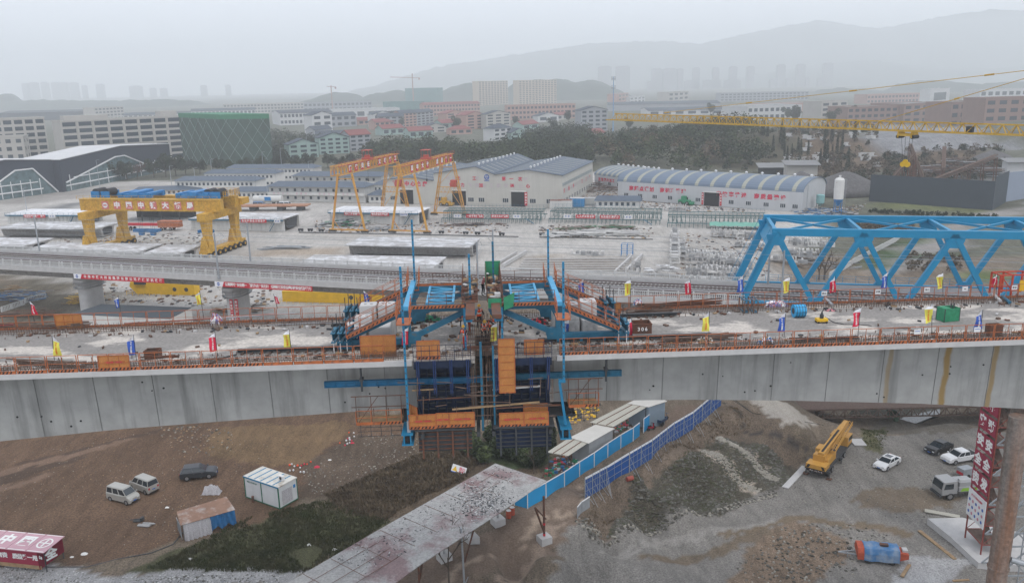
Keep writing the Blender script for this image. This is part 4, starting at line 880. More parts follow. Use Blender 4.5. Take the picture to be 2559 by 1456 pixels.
for (x, y, s_, lab) in ((712,280,'禁止抛物','white notice on the far rail between the first truss diagonals'),(1208,265,'注意安全','white notice on the far rail with black characters, middle one'),(1662,245,'当心坠落','white notice on the far rail left of the white box sign'),(2013,237,'▬','small white sign with a black bar at the right of the far rail'),(2470,225,'安全通道','small white notice on the red cage')):
 u, w = BV(*q('s4',x,y), 10.35); t = bthing('notice_board', lab, 'notice', u, 10.35, w); mb = MB(); mb.bb(-.22,.22,-.03,0,-.18,.18); mb.build('board', m_white, t)
 lettering('letters', s_[:2], m_black, t, (0,-.036,.0), (1,0,0), (0,0,1), .17, 1.0)
for (x, y, lab) in ((1570,632,'blank white notice on the near rail left of the last yellow flag'),(2123,612,'pale notice on the near rail under the last blue flag')):
 u, w = BV(*q('s4',x,y), .02); t = bthing('notice_board', lab, 'notice', u, .0, w); mb = MB(); mb.bb(-.22,.22,-.04,-.02,-.17,.17); mb.build('board', m_white, t); mb = MB(); mb.bb(-.17,.17,-.045,-.041,.02,.06); mb.build('printed_line', m_bluetxt, t)
u, v = B(*q('s4',2290,300)); t = bthing('steel_cage', 'red painted steel cage frame at the far deck edge on the right', 'cage', u+.1, v-.3, 0); mb = MB()
for a, b in ((0,0),(1.0,0),(2.6,0),(0,1.2),(1.0,1.2),(2.6,1.2)): mb.bar((a,b,0),(a,b,1.75),.12)
mb.build('posts', mat('red_oxide_paint', (.42,.05,.025), .6, var=.25, scale=2), t); mb = MB()
for b in (0,1.2):
 for z in (.5,1.75): mb.bar((0,b,z),(2.6,b,z),.1)
for a in (0,1.0,2.6): mb.bar((a,0,1.75),(a,1.2,1.75),.1)
mb.bar((0,0,1.75),(1.0,0,.5),.06); mb.build('rails', MT['red_oxide_paint'], t); mb = MB(); mb.bb(1.6,2.2,-.06,-.02,.4,1.3); mb.build('yellow_plate', m_yel2, t)
# == RAIL VIADUCT
def vy(x): return 126.3-.2855*x+.0001*x*x
def vt(x): d = Vector((1, -.2855+.0002*x, 0)).normalized(); return d, Vector((-d.y, d.x, 0))
def vp(x, n_, z): d, nn = vt(x); return Vector((x, vy(x), z))+nn*n_
XS = list(np.arange(-176, 34.1, 3.0))
def vloft(prof, xs=XS, mb=None, mi=0):
 mb = mb or MB(); mb.loft([[vp(x, n_, z) for n_, z in prof] for x in xs], mi); return mb
joints = [-84.5-33-33, -84.5-33, -84.5, -52.4, -20.5, 12, 34.2]
VT = thing('rail_viaduct', 'long curved concrete rail viaduct with white fences crossing behind the bridge', 'viaduct')
for a, b in zip([-178]+joints[:-1], joints):
 xs = np.linspace(a+.06, b-.06, 9)
 vloft([(0,16.0),(0,15.3),(2.6,14.7),(3.2,13.4),(8.0,13.4),(8.6,14.7),(11.2,15.3),(11.2,16.0)], xs).build('girder_span', m_via, VT)
for x in joints[:-1]:
 mb = MB(); mb.loft([[vp(x+dx, n_, z) for n_, z in [(.02,15.3),(2.6,14.68),(3.2,13.42),(8.0,13.42),(8.6,14.68),(11.18,15.3)]] for dx in (-.07,.07)]); mb.build('joint_gap', m_black, VT)
vloft([(.5,16.0),(.5,16.05),(10.7,16.05),(10.7,16.0)]).build('ballast_bed', m_ballast, VT)
vloft([(10.7,16.0),(10.7,16.55),(11.25,16.55),(11.25,16.0)]).build('far_parapet', m_whiteconc, VT)
vloft([(-.08,15.2),(-.08,16.12),(.25,16.12),(.25,15.2)]).build('near_fascia', m_whiteconc, VT)
m_fence = mat('white_fence_concrete', (.50,.50,.49), .85, var=.1, scale=2)
def balfence(n_, z0, h, xs, name='fence'):
 mb = MB(); x = xs[0]; i = 0
 while x < xs[1]:
  if i % 8 == 0: mb.bar(vp(x, n_, z0), vp(x, n_, z0+h+.12), .22)
  else: mb.bar(vp(x, n_, z0+.12), vp(x, n_, z0+h-.08), .085)
  x += .27; i += 1
 x = xs[0]
 while x < xs[1]: e = min(x+3, xs[1]); mb.bar(vp(x, n_, z0+h-.05), vp(e, n_, z0+h-.05), .14, .12); mb.bar(vp(x, n_, z0+.1), vp(e, n_, z0+.1), .14, .1); x += 3
 return mb.build(name, m_fence, VT)
for a, b in zip([-176]+joints[:-1], joints): balfence(.08, 16.12, 1.05, (a, b)); balfence(11.0, 16.55, .75, (a, b))
RX = list(np.arange(-176, 110, 3.0))
TR = thing('railway_track', 'two ballasted railway tracks with rusty rails running along the viaduct and through the truss', 'railway track')
for n_ in (2.3, 3.75, 7.0, 8.45):
 mb = MB(); [mb.bar(vp(a, n_, 16.33), vp(b, n_, 16.33), .09, .16) for a, b in zip(RX, RX[1:])]; mb.build('rail', m_rail, TR)
mb = MB()
for n_ in (3.02, 7.72):
 x = -175
 while x < 105: a = vp(x, n_-1.25, 16.17); b = vp(x, n_+1.25, 16.17); mb.bar(a, b, .24, .16); x += .62
tag(mb.build('sleepers', mat('sleeper_concrete', (.36,.35,.34), .9, var=.3, scale=4), TR), kind='stuff')
def pier(x, label, banner=False):
 d, nn = vt(x); c = vp(x, 5.6, 0); t = thing('viaduct_pier', label, 'pier', (c.x, c.y, 5.5), atan2(d.y, d.x)); mb = MB()
 def ring(a, b, z):
  P = []
  for k in range(28):
   th = 2*pi*k/28; cx0 = cos(th); sy0 = sin(th); P.append((a*(abs(cx0)**.7)*(1 if cx0 > 0 else -1), b*(abs(sy0)**.55)*(1 if sy0 > 0 else -1), z))
  return P
 mb.loft([ring(1.45,2.5,0), ring(1.4,2.4,5.5), ring(1.5,2.6,6.4), ring(1.75,3.1,7.2), ring(1.75,3.1,7.75)]); mb.build('column', m_whiteconc, t, smooth=False)
 mb = MB(); mb.bb(-1.2,1.2,-2.0,2.0,7.75,7.92); mb.build('bearing', m_dark, t)
 mb = MB()
 for z in (6.5, 7.1): mb.path([(1.9*cos(a)*1.1, 3.3*sin(a)*1.05, z) for a in np.linspace(0, 2*pi, 21)], .04, 5)
 for a in np.linspace(0, 2*pi, 13): mb.bar((2.1*cos(a), 3.47*sin(a), 6.0), (2.1*cos(a), 3.47*sin(a), 7.2), .05)
 mb.loft([[(r_*1.1*cos(a), (r_+1.3)*1.05*sin(a), 6.0) for a in np.linspace(0, 2*pi, 25)[:-1]] for r_ in (1.5, 1.95)], cap=False); mb.build('inspection_walkway', m_galv, t)
 if banner:
  for dx, s_ in ((.3,'安全第一质量为本'),(1.15,'安全生产人人有责')):
   mb = MB(); mb.bb(dx-.33, dx+.33, -2.74+(dx*.35), -2.68+(dx*.35), .2, 5.6); mb.build('banner', m_red, t)
   lettering('banner_letters', s_, m_wtext, t, (dx,-2.78+(dx*.35),2.9), (1,0,0), (0,0,1), .5, 1.25, True)
 return t
pier(-84.2, 'thick fluted concrete viaduct pier rising behind the orange far guard rail'); pier(-52.2, 'viaduct pier hung with two narrow red lettered banners', True)
pier(-20.6, 'viaduct pier mostly hidden behind the left traveller anchor beams')
def banner(label, txt, k, p0, p1, z, n_=.9):
 a = U(*q(*p0), z); b = U(*q(*p1), z); A = vp(a.x, n_-1.05, z); Bq = vp(b.x, n_-1.05, z); L = (Bq-A).length; rz = atan2(Bq.y-A.y, Bq.x-A.x)
 t = thing('banner', label, 'banner', A, rz); mb = MB(); mb.bb(1.5, L, -.05, 0, -.46, .46); mb.build('red_cloth', m_red, t)
 mb = MB(); mb.ext([(0,-.46),(1.5,-.46),(1.9,.46),(0,.46)], -.06, -.051); mb.build('white_corner', m_cloth_w, t)
 mb = MB(); mb.loft([[(.75+r_*cos(a), y, r_*sin(a)) for a in np.linspace(0,2*pi,17)[:-1]] for y, r_ in ((-.062,.3),(-.07,.3))]); mb.bb(.5,1.0,-.075,-.07,-.06,.06,1); mb.build('round_emblem', [m_bluetxt, m_white], t)
 lettering('banner_letters', txt, m_wtext, t, ((1.9+L)/2,-.06,0), (1,0,0), (0,0,1), .62, (L-2.4)/len(txt)/.62); return t
banner('red banner on the viaduct between the two piers, starting with a white corner', '中国中铁大桥局集团有限公司承建湖杭铁路', 0, ('s1',705,110), ('s1',1530,160), 14.75)
banner('longer red banner on the viaduct, right of the banner hung pier', '认真贯彻“安全第一 预防为主”的方针 增强职工的安全意识和安全防护能力', 0, ('s1',2005,180), ('s2',597,230), 14.75)
def mast(label, bx, by, topy, n_, arm=1):
 p = U(bx, by, 16); x = p.x
 for _ in range(5):
  c = vp(x, n_, 16); w = pr_x(c); x += (bx-w)*.06
 c = vp(x, n_, 16); d, nn = vt(x); t = thing('catenary_mast', label, 'mast', c, atan2(d.y, d.x), 'catenary masts along the railway')
 mb = MB(); mb.tube((0,0,-.3), (0,0,7.9), .17, 10, r2=.13); mb.lathe((0,0,-.1), [(.3,0),(.3,.12)], 8); mb.build('pole', m_galv, t)
 s_ = 1 if arm > 0 else -1; mb = MB(); mb.path([(0,0,7.0),(0,s_*1.7,7.6),(0,s_*2.6,6.9)], .035, 5); mb.path([(0,0,5.6),(0,s_*2.6,6.9)], .035, 5); mb.path([(0,0,5.7),(0,s_*2.7,5.9)], .03, 5); mb.build('bracket_arm', m_galv, t)
def pr_x(P):
 d = P-Vector((0,0,H)); fw = d.dot(f0); a2 = d.dot(r0)/fw*F; b2 = d.dot(u0)/fw*F; return a2*cos(ROLL)-b2*sin(ROLL)+1279.5
mast('catenary mast furthest left on the far side of the viaduct', 100, 627, 523, 10.9, -1)
mast('catenary mast in the middle of the viaduct near fence, by the second banner', 547, 690, 575, -.2, 1)
mast('catenary mast on the far viaduct fence in front of the yellow crane wheels', 627, 653, 542, 10.9, -1)
mast('catenary mast right behind the tall middle hanger post', 1195, 705, 588, -.2, 1)
mast('catenary mast on the far fence, right of the stored box girder', 1234, 672, 559, 10.9, -1)
mast('catenary mast inside the truss by the near rail, behind a yellow flag', 1952, 755, 613, .9, 1)
mast('catenary mast on the far side of the truss foot', 1919, 716, 640, 12.2, -1)
t = thing('overhead_wires', 'thin overhead wires strung along the tracks', 'wires')
for n_, z in ((3.0,21.9),(3.0,23.2),(7.7,21.9),(7.7,23.2),(-.3,23.4),(11.1,23.4)):
 mb = MB(); [mb.bar(vp(a, n_, z), vp(b, n_, z), .035) for a, b in zip(RX, RX[1:])]; mb.build('wire', m_galv, t)
# -- blue truss over the tracks
TA = atan2(-.2, .98); tx = Vector((cos(TA), sin(TA), 0)); ty = Vector((-tx.y, tx.x, 0)); T0 = Vector((33.8, 117.6, 15.2))
TT = thing('steel_truss_bridge', 'bright blue steel truss bridge spanning the tracks at the right', 'truss bridge', T0, TA)
HT = 11.3; TWd = 12.6; nodes_t = [4.6+11.9*i for i in range(7)]; nodes_b = [0.0]+[10.55+11.9*i for i in range(6)]
for v in (0, TWd):
 mb = MB(); mb.bar((4.0,v,HT), (82,v,HT), .7, 1.05); [mb.bb(x+5.2, x+5.23, v-.3, v+.3, HT-.44, HT+.44, 1) for x in nodes_t]; mb.build('top_chord', [m_blue, m_post], TT)
 mb = MB(); mb.bar((-1.5,v,.5), (82,v,.5), .6, .9); mb.bb(-1.9,.9,v-.5,v+.5,-.1,.1); mb.build('bottom_chord', m_blue, TT)
 mb = MB(); mb.bar((.1,v,.4), (4.6,v,HT), .9, 1.0); mb.build('end_post', m_blue, TT)
 for i in range(6):
  a = nodes_t[i]; b = nodes_b[i+1]
  mb = MB(); mb.bar((a,v,HT), (b,v,.5), .7, .7); mb.build('diagonal', m_blue, TT)
  mb = MB(); mb.bar((b,v,.5), (nodes_t[i+1],v,HT), .7, .75); mb.build('diagonal', m_blue, TT)
 for a in nodes_t[:6]:
  mb = MB(); mb.ext([(a-1.35,HT-.3),(a+1.35,HT-.3),(a+1.25,HT-.9),(a+.75,HT-1.9),(a-.75,HT-1.9),(a-1.25,HT-.9)], v-.3, v+.3); mb.build('gusset', m_blue, TT)
 for b in nodes_b[1:]:
  mb = MB(); mb.ext([(b-1.2,.9),(b+1.2,.9),(b+.7,1.7),(b-.7,1.7)], v-.29, v+.29); mb.build('gusset', m_blue, TT)
for i, a in enumerate(nodes_t[:6]):
 mb = MB(); mb.bar((a,.25,HT-.1), (a,TWd-.25,HT-.1), .5, .6); mb.build('top_cross_beam', m_blue, TT)
 mb = MB(); mb.bar((a+.3,.3,HT+.05), (a+11.6,TWd-.3,HT+.05), .26, .3); mb.bar((a+.3,TWd-.3,HT+.05), (a+11.6,.3,HT+.05), .26, .3); mb.build('wind_bracing', m_blue, TT)
for b in nodes_b: mb = MB(); mb.bar((b,.3,.35), (b,TWd-.3,.35), .4, .6); mb.build('floor_beam', m_blue, TT)
mb = MB(); mb.add([(4.6,.3,HT-.5),(4.6,TWd-.3,HT-.5),(3.6,TWd-.3,HT-2.4),(3.6,.3,HT-2.4)], [(0,1,2,3)]); mb.add([(4.5,.3,HT-.5),(4.5,TWd-.3,HT-.5),(3.5,TWd-.3,HT-2.4),(3.5,.3,HT-2.4)], [(3,2,1,0)]); mb.build('portal_plate', m_blue, TT)
for v in (-.55, TWd+.55):
 mb = MB()
 for k in range(34):
  p = Vector((-.2+4.5*k/34, v, .9+(HT-1)*k/34)); mb.bar(p+Vector((-.25,0,0)), p+Vector((.25,0,0)), .04)
  if k % 3 == 0: mb.bar(p, p+Vector((-.6,0,.6)), .04)
 for dx in (-.25,.25): mb.bar((-.2+dx,v,.9), (4.3+dx,v,HT), .05)
 mb.bar((-.9,v,1.6), (3.7,v,HT+.5), .05); mb.build('ladder', m_blue, TT)
mb = MB(); mb.bb(-1, 82, .6, TWd-.6, .65, .84); mb.build('deck', m_ballast, TT)
mb = MB(); rail_line(mb, [(-1,TWd+.9,.7),(82,TWd+.9,.7)], 1.2, 3, .05, 2.0); mb.bb(-1,82,TWd+.3,TWd+1.0,.6,.7); mb.build('side_walkway', m_blue, TT)
# == PRECAST YARD
YA = R(-11.4)
def yloc(k, x, y, z=6.0): p = Q(k, x, y, z); return p
def boxgirder(label, rn, rz=R(-11), L=32.6, z0=6.3, h=2.9, name='precast_girder', Wd=12.0):
 # rn: world point of the near right corner of its top
 t = thing(name, label, 'box girder', (rn.x, rn.y, z0), rz)
 o_ = [(0,h),(0,h-.25),(2.7,h-.75),(3.4,0),(8.6,0),(9.3,h-.75),(12,h-.25),(12,h)]; inn = [(3.6,h-.75),(4.6,h-.4),(7.4,h-.4),(8.4,h-.75),(8.1,.6),(7.6,.3),(4.4,.3),(3.9,.6)]
 mb = MB(); mb.loft([[(x, a, b) for a, b in o_[1:7]] for x in (-L, 0)]); mb.build('box', m_via, t)
 mb = MB(); mb.bb(-L, 0, .0, 12, h-.24, h); mb.bb(-L+.3,-.3,1.2,1.4,h,h+.12); mb.bb(-L+.3,-.3,10.6,10.8,h,h+.12); mb.build('top_slab', mat('slab_top', (.40,.39,.385), .9, var=.12, scale=.6, col2=(.58,.58,.59), cut=.52, soft=.05, sc2=.35), t)
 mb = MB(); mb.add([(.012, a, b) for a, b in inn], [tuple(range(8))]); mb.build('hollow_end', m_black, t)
 mb = MB(); [mb.bb(x, x+1, 3.3, 8.7, -.35, 0) for x in (-L+1, -2)]; mb.build('support_block', concrete, t)
 return t
boxgirder('grey precast box girder alone in the open yard, behind the left hanger posts', Q('r6',2035,1003,9.2), R(-11.1))
boxgirder('precast box girder just over the far viaduct fence, left of the middle masts', Q('r6',1700,1195,9.2), R(-10))
boxgirder('precast box girder with a white dusted top behind the viaduct, left of the crane wheels', Q('r5',1250,800,9.2), R(-10))
boxgirder('short precast girder end right beside the yellow crane wheels', Q('r5',1620,815,9.2), R(-10), L=9.5)
boxgirder('precast box girder under the left legs of the yellow crane', Q('r5',870,580,9.2), R(-9), L=33)
boxgirder('precast box girder at the left border with its dark end beside the first mast', Q('r5',210,740,9.2), R(-9), L=34)
m_wcover = mat('white_cover_sheet', (.66,.66,.67), .8, var=.1, scale=.6)
def castbed(label, rn, rz, L, banners, wt=(), cover=True):
 t = thing('casting_mould', label, 'casting mould', (rn.x, rn.y, 6), rz)
 mb = MB(); mb.bb(-L, 0, .6, 1.0, 0, 3.3); mb.bb(-L, 0, 11, 11.4, 0, 3.3); mb.bb(-L, -L+.3, 1, 11, 0, 3.3)
 x = -L+1
 while x < -.5: mb.bb(x, x+.08, .45, .6, 0, 3.3); x += 1.6
 mb.build('side_wall', m_offw, t)
 mb = MB(); mb.bb(-L-.1, .1, -.2, 12.2, 3.6, 3.75); [mb.bb(-L+i*L/6, -L+i*L/6+2.4, 2, 10, 3.75, 3.9) for i in range(6)] if cover else 0; mb.build('cover', m_wcover if cover else MT['slab_top'], t)
 mb = MB(); mb.bb(-L-.1, .1, -.35, .1, 3.25, 3.6); rail_line(mb, [(-L,-.3,3.6),(0,-.3,3.6)], .8, 2, .05, 2); mb.build('steel_walkway', m_teal, t)
 mb = MB(); mb.add([(.0,2,3.2),(.0,10,3.2),(0,9,.4),(0,3,.4)], [(0,1,2,3)]); mb.build('open_end', m_dark, t)
 mb = MB(); mb.bar((-4.5,-.2,.1),(-2.3,-.2,3.3),.5,.1); mb.bar((-4.5,-.5,.9),(-2.3,-.5,4.1),.05); mb.build('stair', m_teal, t)
 for (x, w_, s_, red) in banners:
  mb = MB(); mb.bb(x, x+w_, -.5, -.42, 2.75, 3.75); mb.build('banner', m_red if red else m_white, t)
  lettering('banner_letters', s_, m_wtext if red else m_bluetxt, t, (x+w_/2,-.53,3.25), (1,0,0), (0,0,1), .72 if red else .5, w_/(len(s_)+.6)/(.72 if red else .5))
 return t
castbed('long white covered casting mould with two red banners below the gantry crane', Q('r6',1560,690,9.7), R(-13), 30, [(-28.9,1.4,'安全',0),(-24.4,6,'强化工程质量管理',1),(-15.4,6,'强化安全防范措施',1),(-5.8,2.6,'安全标牌',0)])
castbed('casting mould with a red banner right of the yellow crane', Q('r6',310,750,9.7), R(-11), 31, [(-13.5,8.4,'全过程安全文明生产',1),(-2.6,2,'标牌',0),(-26,2.4,'标牌',0)], cover=False)
castbed('white covered casting mould with a red banner left of the yellow crane', Q('r5',740,450,9.7), R(-9), 27, [(-20,7.8,'安全生产为第一 落实',1),(-11,2.4,'标牌',0)])
def rack(label, rn, rz, L, Wd, banners=(), tarp=False):
 t = thing('rebar_rack', label, 'steel rack', (rn.x, rn.y, 6), rz); mb = MB(); R2 = random.Random(int(L*7))
 for lev, (y0, y1) in ((1.4,(0,Wd)),(3.4,(2.5,Wd-2))):
  for y in (y0, y1): mb.bar((-L,y,lev),(0,y,lev),.14,.2)
  x = -L
  while x <= 0.01: mb.bar((x,y0,0),(x,y0,lev),.1); mb.bar((x,y1,0),(x,y1,lev),.1); mb.bar((x,y0,lev),(x,y1,lev),.09); x += 1.25
 for i in range(int(L*2.2)): x = R2.uniform(-L,0); y = R2.uniform(0,Wd); mb.bar((x,y,R2.uniform(.2,1.6)),(x+R2.uniform(-.8,.8),y+R2.uniform(-.3,.3),R2.uniform(1.5,3.6)),.06)
 mb.build('frame', mat('green_rack_paint', (.035,.12,.13), .6, var=.3, scale=1), t)
 mb = MB()
 for i in range(int(L*3)): x = -L+i/3; mb.bar((x,2.6,3.0),(x+.05,Wd-2.2,3.05),.045); mb.bar((x,2.4,1.0),(x,2.4,3.0),.045)
 for y in np.linspace(2.6,Wd-2.2,8): mb.bar((-L,y,3.1),(0,y,3.1),.06)
 mb.build('rebar_mat', mat('pale_rebar', (.20,.21,.19), .8, var=.3, scale=2), t)
 mb = MB(); rail_line(mb, [(-L,Wd-.5,3.4),(0,Wd-.5,3.4)], 1.0, 2, .05, 1.2); mb.bar((-5,-.3,1.6),(-2.5,-.3,.1),.5,.12); mb.build('handrail', m_teal, t)
 if tarp: mb = MB(); mb.loft([[(x, -1.5, 1.0+.1*sin(x*2)), (x, -.2, 1.9+.12*sin(x*1.7)), (x, 1.4, 1.75+.1*cos(x*2.2)), (x, 2.2, 1.0)] for x in np.linspace(-16, -.4, 22)]); mb.build('green_tarpaulin', mat('mint_tarpaulin', (.16,.36,.29), .8, var=.15, scale=1), t)
 for (x, w_, s_, red) in banners:
  mb = MB(); mb.bb(x, x+w_, -.35, -.28, 1.7, 2.8); mb.build('banner', m_red if red else m_white, t)
  lettering('banner_letters', s_, m_wtext if red else m_bluetxt, t, (x+w_/2,-.38,2.25), (1,0,0), (0,0,1), .72 if red else .5, w_/(len(s_)+.6)/(.72 if red else .5))
rack('green steel rebar rack with red banners in front of the big white shed', Q('r7',405,790,6), R(-11.5), 32, 11, [(-24,5.6,'一丝不苟铸精品',1),(-16,5.6,'细微之处见精神',1),(-28,2.4,'标牌',0),(-9,2.4,'标牌',0)])
rack('green steel rebar rack with red banners in the middle of the yard', Q('r7',1500,800,6), R(-13), 34, 12, [(-25.6,6,'人人把关安全好',1),(-18.2,6,'处处设防漏洞少',1),(-29.4,2.4,'标牌',0),(-10.8,2.4,'标牌',0)])
rack('steel rebar rack beside the mint tarpaulin, partly behind the truss end', Q('r7',2480,840,6), R(-13), 28, 11, tarp=True)
for i, (k0, p0, p1, lab) in enumerate((('r6',(460,870),(1330,885),'gantry rail strip on the yard floor, left half'),('r6',(1330,885),(2490,910),'gantry rail strip on the yard floor, middle'),('r7',(380,912),(1430,935),'gantry rail strip on the yard floor, right part'))):
 a = Q(k0,*p0,6.02); b = Q(k0,*p1,6.02); mb = MB(); mb.bar(a+Vector((0,0,.1)), b+Vector((0,0,.1)), .3, .2); tag(mb.build('crane_rail', m_dark), lab, 'rail')
mb0 = None
for i, (k0, x, y) in enumerate((('r6',478,858),('r6',567,858),('r6',668,862),('r5',2325,590),('r6',24,850),('r6',122,850),('r6',212,850),('r6',1778,878),('r6',2003,885),('r6',2112,888),('r6',2336,897),('r7',405,897),('r7',520,900),('r7',635,905),('r7',765,905))):
 p = Q(k0, x, y, 6.0)
 if mb0 is None:
  mb0 = thing('rail_bogie', 'small dark rail bogie standing on the yard rails', 'bogie', p, YA, 'dark bogies on the yard rails'); mb = MB()
  for dx in (-.45,.45): mb.tube((dx,-.15,.4),(dx,.15,.4),.38,12)
  mb.build('wheels', m_black, mb0); mb = MB(); mb.bb(-.8,.8,-.25,.25,.5,.85); mb.build('body', m_dark, mb0)
 else: dup(mb0, p, YA)
# -- red and yellow truss gantries
m_gyel = mat('gantry_yellow', (.58,.30,.05), .6, var=.25, scale=1, col2=(.42,.14,.06), cut=.6, soft=.08, sc2=.5)
m_gred = mat('gantry_red', (.42,.07,.045), .6, var=.25, scale=1)
def gantry(label, n0, n1, f0_, f1_, text, ztop=26.0, redness=False):
 """n0,n1 near feet, f0_,f1_ far feet (world xy)"""
 c0 = (n0+n1)/2; c1 = (f0_+f1_)/2; ax = (c1-c0); L = ax.length; rz = atan2(ax.y, ax.x); t = thing('gantry_crane', label, 'gantry crane', (c0.x, c0.y, 6), rz)
 hw = (n1-n0).length/2; zb, zt = 17.4, 20.1; e0, e1 = -6.5, L+2.5; mb = MB()
 for y in (-1.1, 1.1):
  for z in (zb, zt): mb.bar((e0,y,z),(e1,y,z),.24)
  n = 20
  for i in range(n):
   a = e0+(e1-e0)*i/n; b = e0+(e1-e0)*(i+1)/n; mb.bar((a,y,zb),((a+b)/2,y,zt),.14); mb.bar(((a+b)/2,y,zt),(b,y,zb),.14); mb.bar((a,y,zb),(a,y,zt),.12)
 for i in range(21): a = e0+(e1-e0)*i/20; mb.bar((a,-1.1,zb),(a,1.1,zb),.12); mb.bar((a,-1.1,zt),(a,1.1,zt),.12)
 mb.build('truss_girder', m_gyel if not redness else m_gyel, t)
 mb = MB(); rail_line(mb, [(e0,-1.5,zt),(e1,-1.5,zt)], 1.0, 2, .05, 2); mb.bb(e0,e1,-1.6,-1.1,zt-.1,zt); mb.build('top_walkway', m_gred, t)
 for xx, lat in ((0, False), (L, True)):
  for s in (-1, 1):
   mb = MB(); top = Vector((xx, s*hw*.42, zb)); bot = Vector((xx, s*hw, .7))
   if lat:
    for o in (-.35,.35): mb.bar(top+Vector((o,0,0)), bot+Vector((o,0,0)), .16); mb.bar(top+Vector((o,s*-.7,0)), bot+Vector((o,s*-.7,0)), .14)
    for k in range(9): f = k/9; g = (k+1)/9; mb.bar(top.lerp(bot,f)+Vector((-.35,0,0)), top.lerp(bot,g)+Vector((.35,0,0)), .09); mb.bar(top.lerp(bot,f), top.lerp(bot,g)+Vector((0,s*-.7,0)), .09)
   else: mb.bar(top, bot, .5, .5)
   mb.build('leg', m_gyel, t)
  mb = MB()
  for z, f in ((zb-1.5, 1.5/(zb-.7)),) if not lat else ((zb-1.5,.09),(9.4,.48),(7.6,.585)):
   y = hw*(.42+.58*f); mb.bar((xx,-y,z),(xx,y,z),.2)
  if lat:
   for k in range(6): a = -hw*.7+hw*1.4*k/6; b = a+hw*1.4/6; mb.bar((xx,a,7.6),(xx,(a+b)/2,9.4),.09); mb.bar((xx,(a+b)/2,9.4),(xx,b,7.6),.09)
   mb.bar((xx,-hw*.5,zb-1),(xx,hw*.7,9.4),.12); mb.bar((xx,0,9.2),(xx,-hw,.9),.12); mb.bar((xx,0,7.6),(xx,hw,.9),.12)
  else: mb.bar((xx,-hw*.95,4.2),(xx,-hw*.55,.8),.14); mb.bar((xx,hw*.95,4.2),(xx,hw*.55,.8),.14)
  mb.build('leg_bracing', m_gyel, t)
  mb = MB(); mb.bar((xx,-hw-1,.75),(xx,hw+1,.75),.4,.4); mb.build('sill_beam', m_gyel, t)
  for s in (-1,1):
   mb = MB(); mb.bb(xx-.4,xx+.4,s*hw-1.2,s*hw+1.2,.15,.6); [mb.tube((xx-.2,s*hw+k,.35),(xx+.2,s*hw+k,.35),.34,10) for k in (-.8,.8)]; mb.build('bogie', m_dark, t)
 mb = MB(); x = L*.45; mb.bb(x-1.2,x+1.6,-1.3,1.3,zt+.1,zt+.6); mb.bb(x-.6,x+.9,-.7,.7,zt+.6,zt+1.4); [mb.bar((x+a,b,zt+.6),(x+a,b,zt+2.8),.1) for a in (-1,1.4) for b in (-1.1,1.1)]; mb.bb(x-1.3,x+1.7,-1.3,1.3,zt+2.8,zt+2.95); mb.build('hoist_trolley', m_gred, t)
 mb = MB(); mb.bar((x,0,zb),(x,0,zb-3.2),.06); mb.bb(x-.25,x+.25,-.15,.15,zb-4,zb-3.2); mb.build('hook', m_dark, t)
 mb = MB(); mb.bb(L-1.4,L+.4,-hw*.35-1,-hw*.35+.8,9.6,11.8); mb.build('cab', m_gred, t)
 n = len(text); xa, xb = e0+7.5, e1-3.0
 for i, ch in enumerate(text):
  if ch == ' ': continue
  x = xa+(xb-xa)*i/(n-1); mb = MB(); mb.bb(x-.85,x+.85,-1.3,-1.22,zb+.35,zt-.15); mb.build('character_board', m_red, t)
  lettering('character', ch, m_wtext, t, (x,-1.34,(zb+zt)/2+.1), (1,0,0), (0,0,1), 1.6, bold=.05)
 return t
n0, n1 = Q('r6',765,865), Q('r6',1080,868); off = Vector((9.5,33,0))
gantry('yellow truss gantry crane with red character boards, the left one', n0, n1, n0+off, n1+off, '落实责任 文明施工')
n0, n1 = Q('r6',1320,872), Q('r6',1650,880); off = Vector((9.5,33,0))
gantry('right hand yellow truss gantry crane in front of the big warehouse', n0, n1, n0+off, n1+off, '百年大计 质量第一', redness=True)
